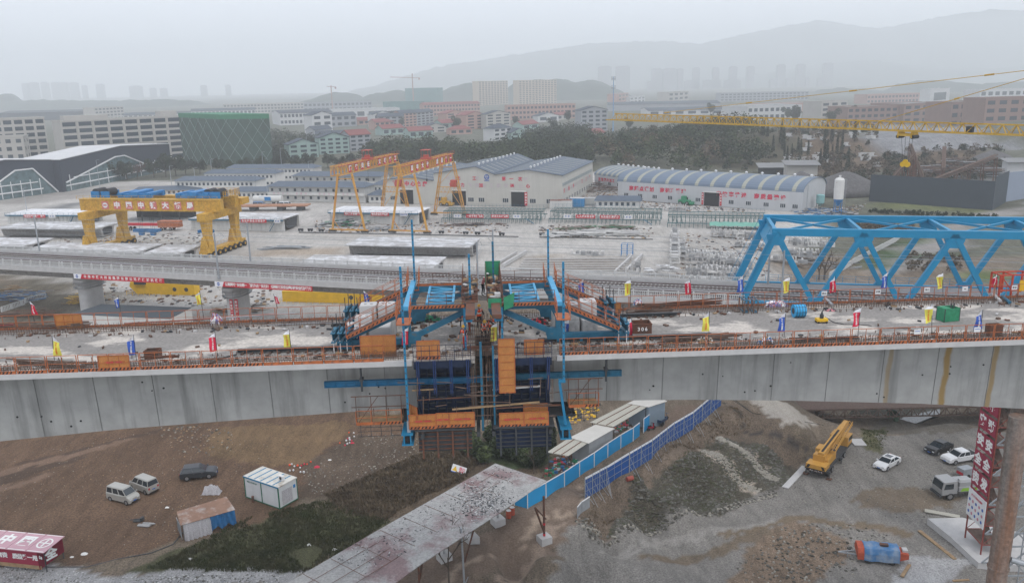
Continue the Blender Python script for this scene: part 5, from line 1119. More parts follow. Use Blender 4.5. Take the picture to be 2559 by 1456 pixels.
# -- big yellow wheeled gantry
p0 = Q('r5',830,650,6); p1 = Q('r5',1940,830,6); ax = p1-p0; Lg = 38.5
YC = thing('tyred_gantry_crane', 'huge yellow rubber tyred gantry crane straddling the box girders at left', 'gantry crane', (-113.2,218.3,6), R(-11.6));
ldir = Vector((cos(YC.rotation_euler.z), sin(YC.rotation_euler.z), 0)); Lg = 38.0; Ws = 11.0; YC.scale = (1,1,.93)
for y in (0.6, 8.2):
 mb = MB(); mb.bb(-1.5, Lg+1.5, y-.9, y+.9, 12.4, 15.6);
 for x in np.arange(0, Lg, 3.2): mb.bb(x, x+.1, y-1.0, y-.9, 12.5, 15.5)
 mb.bb(-1.6, Lg+1.6, y-1.05, y+1.05, 15.6, 15.75); mb.build('main_beam', m_yellow, YC)
for x in (2.0, Lg-1.6):
 mb = MB(); mb.bb(x-1.2, x+1.2, -4.5, Ws+2.5, 10.3, 12.4); mb.build('end_beam', m_yellow, YC)
 for y in (-2.4, Ws+.2):
  mb = MB(); mb.loft([[(x-1.0,y-1.3,10.3),(x+1.0,y-1.3,10.3),(x+1.0,y+1.3,10.3),(x-1.0,y+1.3,10.3)],[(x-.8,y-1.0,6),(x+.8,y-1.0,6),(x+.8,y+1.0,6),(x-.8,y+1.0,6)],[(x-1.0,y-1.5,1.6),(x+1.0,y-1.5,1.6),(x+1.0,y+1.5,1.6),(x-1.0,y+1.5,1.6)]]); mb.ext([(x-1.2,1.6),(x-.2,6),(x+.2,6),(x+1.2,1.6)], y-2.6, y-1.6); mb.build('leg', m_yellow, YC)
 mb = MB(); mb.bb(x-1.0, x+1.0, -5.5, Ws+3.5, 1.3, 2.3)
 rail_line(mb, [(x-1.1,-5.5,2.3),(x-1.1,Ws+3.5,2.3)], .9, 2, .06, 1.5); mb.build('sill_beam', m_yellow, YC)
 for i, y in enumerate(np.linspace(-4.6, Ws+2.6, 8)):
  mb = MB()
  for dx in (-.95,.95): mb.tube((x+dx-.35,y,.85),(x+dx+.35,y,.85),.85,18); mb.tube((x+dx-.37,y,.85),(x+dx+.37,y,.85),.4,12,1)
  mb.build('wheel', [m_black, m_yellow], YC)
mb = MB()
for y in (-1.2, 10.0): rail_line(mb, [(-1.5,y,15.7),(Lg+1.5,y,15.7)], 1.1, 2, .06, 2)
mb.build('top_railing', m_yellow, YC)
m_bm = mat('machine_blue', (.01,.17,.42), .5, var=.25, scale=2)
for x in (14, 31):
 mb = MB(); mb.bb(x-5,x+5,1.4,2.2,15.9,17.0); mb.bb(x-5,x+5,6.6,7.4,15.9,17.0); mb.bb(x-1.2,x+1.2,1.0,8.0,16.4,17.6); mb.bb(x-4.6,x-3.4,1.0,8.0,16.6,17.3); mb.bb(x+3.4,x+4.6,1.0,8.0,16.6,17.3); mb.build('hoist_trolley', m_bm, YC)
for x in (2.0, 5.0, 37.4, 34.9):
 mb = MB(); mb.tube((x,2.0,17.3),(x,5.6,17.3),1.05,18); mb.build('rope_drum', m_black, YC); mb = MB(); mb.bb(x-1.2,x+1.2,1.6,2.0,15.8,17.6); mb.bb(x-1.2,x+1.2,5.6,6.0,15.8,17.6); mb.build('drum_frame', m_bm, YC)
mb = MB(); rail_line(mb, [(33,9.0,15.8),(40,9.0,15.8),(40,1,15.8)], 2.0, 4, .1, 1.2); mb.bb(37,40.4,9.2,13,13.0,14.8); mb.build('engine_house', m_yellow, YC)
for x in (12.5, 16, 31.8):
 mb = MB(); mb.bb(x-2.0,x+2.0,3.6,5.2,5.6,6.4); mb.bb(x-.6,x+.6,3.9,4.9,4.6,5.6); mb.build('lifting_block', m_bm, YC)
 mb = MB(); [mb.bar((x+a,4.4,6.4),(x+a,4.4,12.6),.05) for a in (-.5,0,.5)]; mb.build('hoist_rope', m_dark, YC)
for i, ch in enumerate('◎中国中铁大桥局'):
 x = 6.2+i*3.55; mb = MB(); mb.bb(x-1.0,x+1.0,-.42,-.31,12.9,15.1); mb.build('character_board', mat('pink_board', (.55,.16,.14), .7), YC)
 if ch == '◎':
  mb = MB(); mb.loft([[(x+r_*cos(a), y, 14+r_*sin(a)) for a in np.linspace(0,2*pi,21)[:-1]] for y, r_ in ((-.43,.75),(-.46,.75))]); mb.bb(x-.5,x+.5,-.5,-.46,13.85,14.15,1); mb.build('emblem', [m_white, m_red], YC)
 else: lettering('character', ch, m_wtext, YC, (x,-.45,14.0), (1,0,0), (0,0,1), 1.8, bold=.05)
# == BUILDINGS OF THE YARD
m_roofb = mat('grey_blue_roof', (.075,.10,.135), .6, var=.1, scale=.3, wave=('X', 1.2, .9))
m_roofarch = mat('pale_blue_roof', (.12,.16,.215), .55, var=.1, scale=.2, wave=('X', 1.6, .92))
m_sky = flat('roof_light_strip', (.30,.30,.25), .6)
m_shed = mat('cream_cladding', (.46,.45,.41), .75, var=.06, scale=.3, streak=.12)
m_shed2 = mat('white_cladding', (.46,.47,.48), .75, var=.06, scale=.3, streak=.12, wave=('X', 1.4, .95))
def window(parent, x, z, w_, h_, y=-.02, ax='x', name='window', panes=3, m_=None):
 mb = MB()
 if ax == 'x': mb.bb(x, x+w_, y-.04, y, z, z+h_); [mb.bb(x+w_*i/panes-.04, x+w_*i/panes+.04, y-.07, y-.04, z, z+h_, 1) for i in range(panes+1)]
 else: mb.bb(y, y+.05, x, x+w_, z, z+h_); [mb.bb(y+.05, y+.08, x+w_*i/panes-.04, x+w_*i/panes+.04, z, z+h_, 1) for i in range(panes+1)]
 return mb.build(name, [m_ or m_glass, m_white], parent)
# --- three-bay shed
a, b, c = Q('r6',1260,600), Q('r7',590,640), Q('r7',945,470)
L = 67.0; D = 52.0; rz = R(-17.4); SH = thing('warehouse', 'huge cream three bay warehouse with a grey blue roof and fading red slogans', 'warehouse', (b.x, b.y, 6), rz)
bays = [(-67,-47.5,8.6,9.9),(-47.5,-24.5,11.2,13.8),(-24.5,0,11.0,12.8)]
for i, (x0, x1, he, hr) in enumerate(bays):
 xm = (x0+x1)/2 if i != 1 else -31.5
 mb = MB(); mb.ext([(x0,0),(x1,0),(x1,he),(xm,hr),(x0,he)], 0, D); mb.build('bay_wall', m_shed, SH)
for i, (x0, x1, he, hr) in enumerate(bays):
 xm = (x0+x1)/2 if i != 1 else -31.5
 for (p, r_) in (((x0-.0,he),(xm,hr)),((xm,hr),(x1+(.5 if i == 2 else 0),he))):
  mb = MB(); mb.ext([(p[0],p[1]+.05),(r_[0],r_[1]+.05),(r_[0],r_[1]+.2),(p[0],p[1]+.2)], -.5, D+.5); mb.build('roof_slope', m_roofb, SH)
  mb = MB()
  for k in range(9):
   y = 2.5+k*5.6; f0_, f1_ = .18, .86; A = Vector((p[0]+(r_[0]-p[0])*f0_, 0, p[1]+(r_[1]-p[1])*f0_+.22)); Bq = Vector((p[0]+(r_[0]-p[0])*f1_, 0, p[1]+(r_[1]-p[1])*f1_+.22)); mb.add([A+Vector((0,y,0)),Bq+Vector((0,y,0)),Bq+Vector((0,y+.75,0)),A+Vector((0,y+.75,0))], [(0,1,2,3)])
  mb.build('roof_light', m_sky, SH)
 for k in range(10): mb = MB(); mb.lathe((xm, 4+k*4.8, hr+.2), [(.28,0),(.28,.35),(.42,.45),(.42,.7),(.15,.9)], 8); mb.build('roof_vent', m_white, SH)
for x in (-58.5, -38, -15.8):
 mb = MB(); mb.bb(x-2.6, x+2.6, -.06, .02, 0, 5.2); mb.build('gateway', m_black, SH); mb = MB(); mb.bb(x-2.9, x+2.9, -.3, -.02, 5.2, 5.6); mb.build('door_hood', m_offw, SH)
for x in (-45.6,-33.5,-29.5,-20.5,-10.5,-4.5,-64): window(SH, x-1.1, 1.4, 2.2, 1.4)
for k in range(12): window(SH, 2+k*4.2, 1.3, 1.9, 1.4, .02, 'y')
mb = MB(); mb.bb(.0,.06,.8,50,7.2,8.3); mb.build('ventilation_band', mat('band_grey', (.25,.28,.28), .6), SH)
for k in range(20):
 if k % 5 != 4: lettering('wall_slogan', '安全质量创优争先环保节能文明施工科学管理'[k], m_fade if k % 3 else m_redtxt, SH, (.06, 3+k*2.4, 5.4), (0,1,0), (0,0,1), 1.7)
lettering('wall_slogan', '物资中心仓库', m_redtxt, SH, (-57.0,-.06,7.3), (1,0,0), (0,0,1), 1.9, 1.25, bold=.04)
lettering('wall_slogan', '钢筋数控加工配送中心', m_fade, SH, (-27,-.05,7.2), (1,0,0), (0,0,1), 1.5, 1.8, bold=.03)
for x, ch in ((-40.8,'钢'),(-36.5,'力'),(-29.5,'加'),(-18,'送'),(-12.2,'心'),(-38,'化'),(-32,'工'),(-21,'第'),(-18.2,'一'),(-15,'次')):
 up = ch in '化工第一次'; lettering('wall_character', ch, m_redtxt, SH, (x,-.08,9.6 if up else 7.2), (1,0,0), (0,0,1), 1.5, bold=.03)
lettering('wall_slogan', '标准   开      做对', m_fade, SH, (-27.5,-.05,9.6), (1,0,0), (0,0,1), 1.4, 1.6)
mb = MB(); mb.loft([[(-27.3+r_*cos(t_), y, 10.2+r_*sin(t_)) for t_ in np.linspace(0,2*pi,25)[:-1]] for y, r_ in ((-.05,.95),(-.1,.95))]); mb.loft([[(-27.3+r_*cos(t_), y, 10.2+r_*sin(t_)) for t_ in np.linspace(0,2*pi,25)[:-1]] for y, r_ in ((-.1,.62),(-.13,.62))], 1); mb.bb(-27.9,-26.7,-.17,-.13,9.9,10.1); mb.bar((-27.6,-.15,10.1),(-27.3,-.15,10.7),.12); mb.bar((-27.0,-.15,10.1),(-27.3,-.15,10.7),.12); mb.build('round_emblem', [m_bluetxt, m_shed], SH)
lettering('emblem_caption', '中国中铁', m_bluetxt, SH, (-27.3,-.07,8.9), (1,0,0), (0,0,1), .55, 1.0)
for x in (-13.0,): mb = MB(); mb.bb(x-.5,x+.5,-.1,-.02,.4,5.2); mb.build('door_banner', m_red, SH); lettering('banner_letters', '安全生产', m_wtext, SH, (x,-.13,2.8), (1,0,0), (0,0,1), .8, 1.3, True)
# --- arched sheds
def arch(label, a, rz, L, D, he, hr, nstrip, text=(), wins=(), gate=None, name='arched_shed', end_m=None):
 t = thing(name, label, 'shed', (a.x, a.y, 6), rz); N = 14
 pts = [(D*(.5-.5*cos(pi*i/N)), he+(hr-he)*sin(pi*i/N)) for i in range(N+1)]
 mb = MB(); mb.extx([(0,0)]+[(y, z) for y, z in pts]+[(D,0)], 0, L); mb.build('walls', m_shed2, t)
 mb = MB(); mb.loft([[(x, y, z+.06) for y, z in pts]+[(x, y, z+.18) for y, z in pts[::-1]] for x in (-.4, L+.4)]); mb.build('roof', m_roofarch, t)
 for k in range(nstrip):
  x = L*(k+.5)/nstrip; mb = MB(); mb.loft([[(xx, y, z+.2) for y, z in pts] for xx in (x-.65, x+.65)], cap=False, closed=False); mb.build('roof_light', m_sky, t)
 mb = MB()
 for k in range(nstrip): mb.lathe((L*(k+.8)/nstrip, D*.5, hr+.15), [(.3,0),(.3,.4),(.5,.5),(.5,.8),(.15,1.0)], 8)
 mb.build('roof_vent', m_white, t)
 for (x, s_, sz, sp) in text: lettering('wall_slogan', s_, m_redtxt, t, (x,-.06,he*.66), (1,0,0), (0,0,1), sz, sp, bold=.04)
 for x in wins: window(t, x-.9, 1.2, 1.8, 1.2)
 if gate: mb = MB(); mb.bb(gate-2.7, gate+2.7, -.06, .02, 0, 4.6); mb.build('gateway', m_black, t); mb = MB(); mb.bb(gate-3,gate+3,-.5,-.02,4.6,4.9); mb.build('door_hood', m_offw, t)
 if gate:
  for s in (-1,1): mb = MB(); mb.bb(gate+s*3.3-.35,gate+s*3.3+.35,-.1,-.02,.3,4.4); mb.build('door_banner', m_red, t); lettering('banner_letters', '安全第一', m_wtext, t, (gate+s*3.3,-.13,2.4), (1,0,0), (0,0,1), .6, 1.5, True)
 return t
AR = arch('long white shed with a pale blue arched roof and two red slogans', Q('r7',1105,560), R(-36.8), 67, 25, 6.4, 9.8, 12, [(15.8,'高起点谋划 高标准管理',1.75,1.17),(50,'高效率推进 高质量建设',1.8,1.22)], [3.5,9.2,15,21,27,31.5,43.5,49.5,55.5,61,65], 36.5)
mb = MB(); [mb.bar((67.4,4+dy,.1),(67.4,4+dy,8.5),.06) for dy in (0,.6)]; [mb.bar((67.4,4,z),(67.4,4.6,z),.04) for z in np.arange(.4,8.4,.4)]; mb.build('wall_ladder', m_galv, AR)
arch('small arched shed with red writing between the two big sheds', Q('r7',890,440), R(-56), 24, 22, 4.6, 7.6, 8, [(7.5,'定位网片加工',1.5,1.15)], [3,9.5,15])
# --- prefab offices
def prefab(label, a, rz, L, D, floors, balc=False, h=2.9, name='prefab_office', slog=None, hip=2.0):
 t = thing(name, label, 'office block', (a.x, a.y, 6), rz); hh = floors*h
 mb = MB(); mb.bb(0, L, 0, D, 0, hh); [mb.bb(x, x+.12, -.04, 0, 0, hh, 1) for x in (0, L-.12)]; mb.build('walls', [m_offw, m_galv], t)
 mb = MB(); e = .6; V = [(-e,-e-(1 if balc else 0),hh),(L+e,-e-(1 if balc else 0),hh),(L+e,D+e,hh),(-e,D+e,hh),(hip,D/2,hh+1.5),(L-hip,D/2,hh+1.5)]; mb.add(V, [(0,1,5,4),(1,2,5),(2,3,4,5),(3,0,4),(3,2,1,0)]); mb.build('roof', m_roofb, t)
 k = 0
 for f in range(floors):
  x = 1.0
  while x < L-1.6: window(t, x, f*h+1.0, 1.1, 1.1, panes=1); k += 1; x += 1.9 if not balc else 3.2
 if balc:
  mb = MB(); mb.bb(0,L,-1.1,0,h-.1,h+.0); mb.bb(0,L,-1.15,-1.1,h-.3,h+.75); [mb.bar((x,-1.05,0),(x,-1.05,hh),.08) for x in np.arange(0,L+.1,L/8)]; mb.build('balcony', m_offw, t)
 if slog: lettering('faded_slogan', slog, flat('pink_letters',(.55,.38,.42)), t, (L/2, -1.18 if balc else -.05, h+.3 if balc else h-.15), (1,0,0), (0,0,1), .8, L/(len(slog)+2)/.8)
 return t
prefab('two storey prefab office with rows of dark windows, furthest left of the grey roofs', Q('r5',1630,265), R(-10), 36, 9, 2, slog='强化管理 争创一流 安全优质')
prefab('prefab office roof peeping out directly behind the row windowed office', Q('r5',1900,190), R(-10), 34, 9, 2)
prefab('rearmost prefab office with a long grey roof, below the green scaffolding', Q('r6',-200,390), R(-10), 44, 9, 2)
prefab('two storey prefab dormitory with a long white balcony', Q('r6',190,580), R(-14), 40, 9, 2, True, slog='百年大计 质量第一 安全生产 预防为主')
prefab('prefab dormitory behind the balconied one, with only its roof and right end showing', Q('r6',420,470), R(-14), 40, 9, 2, True)
prefab('low prefab building with a hipped grey roof left of the dormitory', Q('r6',-160,560), R(-8), 22, 9, 1)
prefab('small grey roofed hut with blue skirting before the warehouse', Q('r6',1105,595), R(-14), 14, 9, 1)
prefab('small grey roofed hut between the gantry legs', Q('r6',1490,600), R(-14), 13, 9, 1)
prefab('small hipped roof annex right of the dormitories', Q('r6',1140,500), R(-20), 9, 12, 1, h=3.2)
prefab('very long low shed with a slate roof running behind the yellow crane', Q('r5',1220,290), R(6), 28, 7, 1, h=2.4)
prefab('little site hut with a pale blue roof behind the middle rack', Q('r7',900,645), R(-13), 15, 5, 1, h=2.6, hip=.2)
def container(k, x, y, rz, label, col, L=6, D=2.4, h=2.6, roof=None, z=6.0, name='shipping_container', loc=None):
 p = loc or Q(k, x, y, z); t = thing(name, label, 'container', p, rz); m_ = mat('container_'+label[:12].replace(' ','_'), col, .7, var=.12, scale=1, wave=('X', 2.5, .88)); mb = MB(); mb.bb(0,L,0,D,.1,h); mb.build('body', m_, t)
 mb = MB(); mb.bb(-.03,L+.03,-.03,D+.03,h,h+.08); mb.build('roof', flat('roof_'+label[:9], roof, .8) if roof else m_, t); mb = MB(); [mb.bb(x,x+.04,-.05,0,.2,h-.1) for x in (L*.25,L*.5,L*.75)]; mb.build('door_bars', m_galv, t); return t
container('r7',475,655,R(-13),'white container with a rusty brown roof, left one by the warehouse corner',(.55,.55,.53),4,3,2.9,(.20,.10,.08))
container('r7',540,655,R(-13),'white container with a rusty brown roof, right one by the warehouse corner',(.56,.56,.54),5,3,3.0,(.21,.10,.085))
container('r7',660,635,R(-10),'blue container with a white top near the warehouse corner',(.03,.20,.42),5,3,3.0,(.5,.5,.5))
container('r7',775,615,R(-20),'dirty white container behind the blue one',(.48,.48,.45),4.5,2.5,2.4,(.4,.4,.4))
p = Q('r8',832,700); t = thing('cement_silo', 'white cement silo with rust stains on blue legs', 'silo', p, 0); t.scale = (.85,.85,.86); mb = MB(); mb.lathe((0,0,0), [(.25,3.0),(1.75,5.6)], 20); mb.build('hopper_cone', m_bm, t); mb = MB(); mb.lathe((0,0,0), [(1.75,5.6),(1.75,12.6),(1.2,13.2),(.4,13.4),(.4,14.2)], 20); [mb.lathe((0,0,z), [(1.79,0),(1.79,.12)], 20) for z in (7.2,9.2,11.2)]; mb.build('tank', mat('silo_white', (.6,.59,.57), .6, var=.08, scale=1, col2=(.33,.22,.14), cut=.68, soft=.03, sc2=.5), t)
for a in range(4):
 x, y = 1.5*cos(a*pi/2+.7), 1.5*sin(a*pi/2+.7); mb = MB(); mb.bar((x,y,0),(x,y,6),.2); mb.build('leg', m_bm, t)
mb = MB(); [mb.bar((2.1+d,0,0),(2.1+d,0,13),.05) for d in (0,.5)]; [mb.bar((2.1,0,z),(2.6,0,z),.04) for z in np.arange(.3,13,.4)]; mb.build('ladder', m_galv, t)
p = Q('r8',670,650); t = thing('water_tank', 'pale green round tank with a funnel bottom beside the arched shed', 'tank', p); mb = MB(); mb.lathe((0,0,0), [(.15,.9),(1.3,2.0),(1.3,4.6),(.3,4.8)], 16); mb.build('tank', mat('mint_tank', (.22,.42,.42), .6), t); mb = MB(); [mb.bar((1.1*cos(a),1.1*sin(a),0),(1.1*cos(a),1.1*sin(a),2.2),.12) for a in (0,1.6,3.1,4.7)]; mb.build('legs', m_dark, t)
fp = [Q('r8',1125,580),Q('r8',2265,665),Q('r8',2390,590),Q('r8',2780,540)]; m_df = mat('slate_sheet', (.045,.058,.072), .6, var=.08, scale=.4, wave=('X', 1.1, .9)); m_dg = mat('pale_sheet', (.25,.29,.36), .6, var=.06, scale=.4)
t = thing('sheet_fence', 'tall dark slate sheet fence at the right with a pale end panel', 'fence', fp[0])
for i, (a, b) in enumerate(zip(fp, fp[1:])):
 A = a-fp[0]; Bq = b-fp[0]; h0 = (9.2, 10.6, 10.0)[i]; mb = MB(); nrm = Vector((-(Bq-A).y, (Bq-A).x, 0)).normalized()*.15; mb.add([A-Vector((0,0,.3)),Bq-Vector((0,0,.3)),Bq+Vector((0,0,h0)),A+Vector((0,0,h0)),A+nrm-Vector((0,0,.3)),Bq+nrm-Vector((0,0,.3)),Bq+nrm+Vector((0,0,h0)),A+nrm+Vector((0,0,h0))], [(0,1,2,3),(7,6,5,4),(0,4,5,1),(3,2,6,7),(0,3,7,4),(1,5,6,2)]); mb.build('sheet_panel', m_df if i < 2 else m_dg, t)
p = Q('r5',1200,510); t = thing('open_shed', 'open sided shed with a bright blue roof under the yellow crane beam', 'shed', p, R(-9)); mb = MB(); mb.add([(-3,-1,4.6),(19,-1,4.2),(19,9,5.0),(-3,9,5.4)], [(0,1,2,3)]); mb.add([(-3,-1,4.45),(19,-1,4.05),(19,9,4.85),(-3,9,5.25)], [(3,2,1,0)]); mb.build('roof', mat('sheet_blue', (.06,.25,.48), .6, var=.12, scale=.3, wave=('X', 1.2, .9)), t); mb = MB(); [mb.bar((x,y,0),(x,y,4.4),.25) for x in (-2.5,5,12,18.5) for y in (-.5,8.5)]; mb.build('posts', m_dark, t); mb = MB(); mb.bb(-3,19,8.8,9,0,4.8); mb.build('back_wall', m_dark, t)
# == VEHICLES
PAINT = {}
def paint(n_, c, r_=.3): return mat('paint_'+n_, c, r_, .2, .05, .8, spec=.6)
m_tyre = flat('tyre', (.018,.018,.018), .8); m_rim = flat('wheel_rim', (.30,.30,.31), .35, .6); m_lampw = flat('headlamp', (.6,.62,.62), .2); m_lampr = flat('tail_lamp', (.35,.01,.01), .3); m_plate = flat('blue_plate', (.02,.12,.45), .5); m_cg = mat('car_glass', (.02,.028,.035), .08, var=.1, spec=.8)
def wheels(t, xs, W, r_, w_=.22):
 for x in xs:
  for s in (-1, 1):
   y = s*(W/2-w_/2+.02); k = thing('wheel', None, None); k.parent = t; del k
   mb = MB(); mb.tube((x,y-w_/2,r_),(x,y+w_/2,r_),r_,18); o = mb.build('wheel', m_tyre, t)
   mb = MB(); mb.tube((x,y+s*w_/2,r_),(x,y+s*(w_/2+.015),r_),r_*.62,12); mb.build('rim', m_rim, o)
def _clean():
 for o in list(bpy.data.objects):
  if o.type == 'EMPTY' and o.name.startswith('wheel'): bpy.data.objects.remove(o)
def car(name, label, cat, loc, rz, L, W, col, prof, cab, wb, r_=.33, roofc=None, sun=False):
 """prof: lower body side outline (x,z) from rear to front over the top; cab: rear base, rear top, front top, front base, belt z, roof z"""
 t = thing(name, label, cat, loc, rz); h = W/2; mb = MB(); poly = prof
 sc = lambda k, zf=1: [(x*k, .28+(z-.28)*zf) for x, z in poly]
 mb.loft([[(x, -h, z) for x, z in sc(.975,.93)], [(x, -h+.07, z) for x, z in poly], [(x, h-.07, z) for x, z in poly], [(x, h, z) for x, z in sc(.975,.93)]])
 mb.build('body', col, t, smooth=False)
 a, b, c, d, zb, zr = cab; hb = h-.06; ht = h-.2; mb = MB()
 V = [(a,-hb,zb),(d,-hb,zb),(d,hb,zb),(a,hb,zb),(b,-ht,zr-.05),(c,-ht,zr-.05),(c,ht,zr-.05),(b,ht,zr-.05)]; mb.add(V, [(0,1,5,4),(1,2,6,5),(2,3,7,6),(3,0,4,7)]); mb.build('cabin', col, t)
 mb = MB(); mb.loft([[(b-.04,-ht-.01,zr-.05),(c+.04,-ht-.01,zr-.05),(c+.04,ht+.01,zr-.05),(b-.04,ht+.01,zr-.05)],[(b+.06,-ht+.08,zr+.02),(c-.06,-ht+.08,zr+.02),(c-.06,ht-.08,zr+.02),(b+.06,ht-.08,zr+.02)]])
 if sun: mb.bb((b+c)/2-.35,(b+c)/2+.55,-ht+.25,ht-.25,zr+.02,zr+.026,1)
 mb.build('roof', [roofc or col, m_cg], t)
 Vv = [Vector(v) for v in V]
 def pane(i, j, k, l_, n1, nm='window'):
  P = [Vv[i], Vv[j], Vv[k], Vv[l_]]; c_ = sum(P, Vector())/4; nn = (P[1]-P[0]).cross(P[3]-P[0]).normalized()*.012
  for q_ in range(n1):
   f0, f1 = q_/n1+.03, (q_+1)/n1-.03
   lo0, lo1 = P[0].lerp(P[1], f0), P[0].lerp(P[1], f1); hi0, hi1 = P[3].lerp(P[2], f0), P[3].lerp(P[2], f1)
   A = [lo0.lerp(hi0,.08), lo1.lerp(hi1,.08), lo1.lerp(hi1,.88), lo0.lerp(hi0,.88)]; m_ = MB(); m_.add([p+nn for p in A], [(0,1,2,3)]); m_.build(nm, m_cg, t)
 nside = 3 if L < 4.2 and 'van' in cat else 2
 pane(0,1,5,4,nside); pane(1,2,6,5,1,'windscreen'); pane(2,3,7,6,nside); pane(3,0,4,7,1,'rear_window')
 wheels(t, wb, W, r_)
 xf = max(p[0] for p in poly); xr = min(p[0] for p in poly); zl = .62
 for s in (-1, 1):
  mb = MB(); mb.bb(xf-.14, xf+.0, s*(h-.32)-.17, s*(h-.32)+.17, zl, zl+.15); mb.build('headlight', m_lampw, t)
  mb = MB(); mb.bb(xr-.0, xr+.1, s*(h-.2)-.11, s*(h-.2)+.11, zl+.1, zl+.35); mb.build('tail_light', m_lampr, t)
  mb = MB(); mb.bb(d-.15,d+.05,s*(h+.06)-.07,s*(h+.06)+.07,zb+.02,zb+.16); mb.build('wing_mirror', col, t)
 mb = MB(); mb.bb(xf+.005,xf+.02,-.22,.22,.42,.53); mb.build('number_plate', m_plate, t); mb = MB(); mb.bb(xr-.02,xr-.005,-.22,.22,.62,.73); mb.build('number_plate', m_plate, t)
 mb = MB(); mb.bb(xf-.02,xf+.012,-.5,.5,.3,.4); mb.bb(xr-.012,xr+.02,-.6,.6,.28,.36); mb.build('bumper_trim', m_black, t)
 mb = MB(); [mb.bb(x, x+.16, s*(h+.0)-.012, s*(h+.0)+.012, zb-.16, zb-.13) for s in (-1,1) for x in (-.55,.45)]; mb.build('door_handle', m_rim, t)
 return t
def wplace(k, r_, f_, W, cx=0.0, near=True):
 """near-side rear and front wheel contact points in the picture -> location, heading"""
 a = G(k, *r_); b = G(k, *f_); d = (b-a).normalized(); rz = atan2(d.y, d.x); nrm = Vector((-d.y, d.x, 0))
 if nrm.y < 0: nrm = -nrm
 c = (a+b)/2+nrm*W/2; c.z = (a.z+b.z)/2+.02; return c, rz
silver = paint('silver', (.36,.35,.32)); pearl = paint('pearl', (.68,.68,.68)); dkgrey = paint('dark_grey', (.03,.035,.042)); blk = paint('black', (.012,.012,.014)); m_wv = paint('white', (.62,.62,.62))
VAN = [(-1.95,.3),(-1.97,.75),(-1.93,1.12),(1.15,1.12),(1.75,.98),(1.93,.78),(1.95,.3)]
c, z_ = wplace('s5', (1020,700), (1168,738), 1.6); car('minivan', 'beige silver minivan facing the camera, front one of the pair in the dirt field', 'minivan', c, z_, 3.9, 1.62, silver, VAN, (-1.92,-1.8,.75,1.4,1.1,1.88), (-1.3,1.35))
c, z_ = wplace('s5', (1352,645), (1215,592), 1.6); car('minivan', 'silver minivan showing its rear window, back one of the pair in the dirt field', 'minivan', c, z_, 3.9, 1.62, silver, VAN, (-1.92,-1.8,.75,1.4,1.1,1.88), (-1.3,1.35))
SUVP = [(-2.2,.35),(-2.24,.8),(-2.15,1.08),(1.05,1.05),(1.9,.95),(2.2,.78),(2.22,.35)]
c, z_ = wplace('s5', (1725,515), (1942,492), 1.8); car('suv', 'dark grey muddy SUV parked alone in the dirt field', 'SUV', c, z_, 4.45, 1.85, dkgrey, SUVP, (-2.1,-1.75,.2,1.05,1.04,1.62), (-1.35,1.32), .36)
SED = [(-2.3,.3),(-2.33,.75),(-2.2,.98),(.95,.92),(1.9,.8),(2.25,.65),(2.3,.3)]
c, z_ = wplace('s8', (1400,362), (1290,425), 1.8); car('sedan', 'white sedan with a dark sunroof on the gravel lot', 'car', c, z_, 4.65, 1.82, pearl, SED, (-1.95,-1.1,.1,1.05,.92,1.42), (-1.35,1.38), .34, sun=True)
c, z_ = wplace('s8', (1888,235), (1750,285), 1.85); car('coupe_suv', 'black coupe SUV behind the white pickup', 'SUV', c, z_, 4.6, 1.88, blk, SUVP, (-2.15,-1.1,.15,1.1,1.02,1.55), (-1.38,1.35), .37)
c, z_ = wplace('s8', (2105,335), (1900,370), 1.85); PK = [(-2.65,.45),(-2.68,1.1),(.95,1.12),(2.2,1.05),(2.5,.85),(2.55,.45)]
t = car('pickup_truck', 'white double cab pickup truck with an open dark bed', 'pickup truck', c, z_, 5.2, 1.86, pearl, PK, (-1.15,-1.0,.35,1.15,1.1,1.75), (-1.65,1.5), .39); mb = MB(); mb.bb(-2.55,-1.2,-.78,.78,1.13,1.14); mb.build('bed_liner', m_black, t)
for (k, x, y, lab, cc) in (('r6',340,632,'white minibus parked before the prefab dormitory',m_wv),('r6',2430,618,'small white van by the warehouse front',m_wv),('r6',100,632,'blue car behind the rusty slab left of the minibus',paint('mid_blue',(.03,.12,.3)))):
 p = Q(k,x,y); car('yard_van', lab, 'van', p, R(-8), 4.9, 1.8, cc, [(-2.4,.3),(-2.42,.8),(-2.38,1.1),(1.4,1.1),(2.2,.95),(2.4,.7),(2.4,.3)], (-2.3,-2.2,1.2,1.8,1.1,1.95 if 'van' in lab or 'bus' in lab else 1.5), (-1.5,1.5))
a = G('s8',2160,668); b = G('s8',1873,690); d = (b-a).normalized(); rz = atan2(d.y, d.x); nrm = Vector((-d.y,d.x,0)); nrm = nrm if nrm.y > 0 else -nrm; c = b+nrm*1.1; c.z = gh(c.x,c.y)+.02
t = thing('pump_truck', 'silver grey cab over truck with a lime green panel, partly behind the red stair tower', 'truck', c, rz); m_trk = paint('truck_grey', (.33,.33,.33)); lime = flat('lime_panel', (.22,.42,.03))
mb = MB(); mb.loft([[(-.9,y,.9),(1.15,y,.75),(1.25,y,1.5),(1.0,y,2.55),(-.8,y,2.65),(-.9,y,1.5)] for y in (-1.12,1.12)]); cb = mb.build('cab', m_trk, t)
mb = MB(); mb.add([(1.262,-1.0,1.55),(1.262,1.0,1.55),(1.05,.95,2.42),(1.05,-.95,2.42)], [(0,1,2,3)]); mb.build('windscreen', m_cg, cb)
for s in (-1,1): mb = MB(); mb.add([(-.35,s*1.13,1.6),(1.0,s*1.13,1.55),(.85,s*1.13,2.3),(-.3,s*1.13,2.35)], [(0,1,2,3) if s < 0 else (3,2,1,0)]); mb.build('side_window', m_cg, cb)
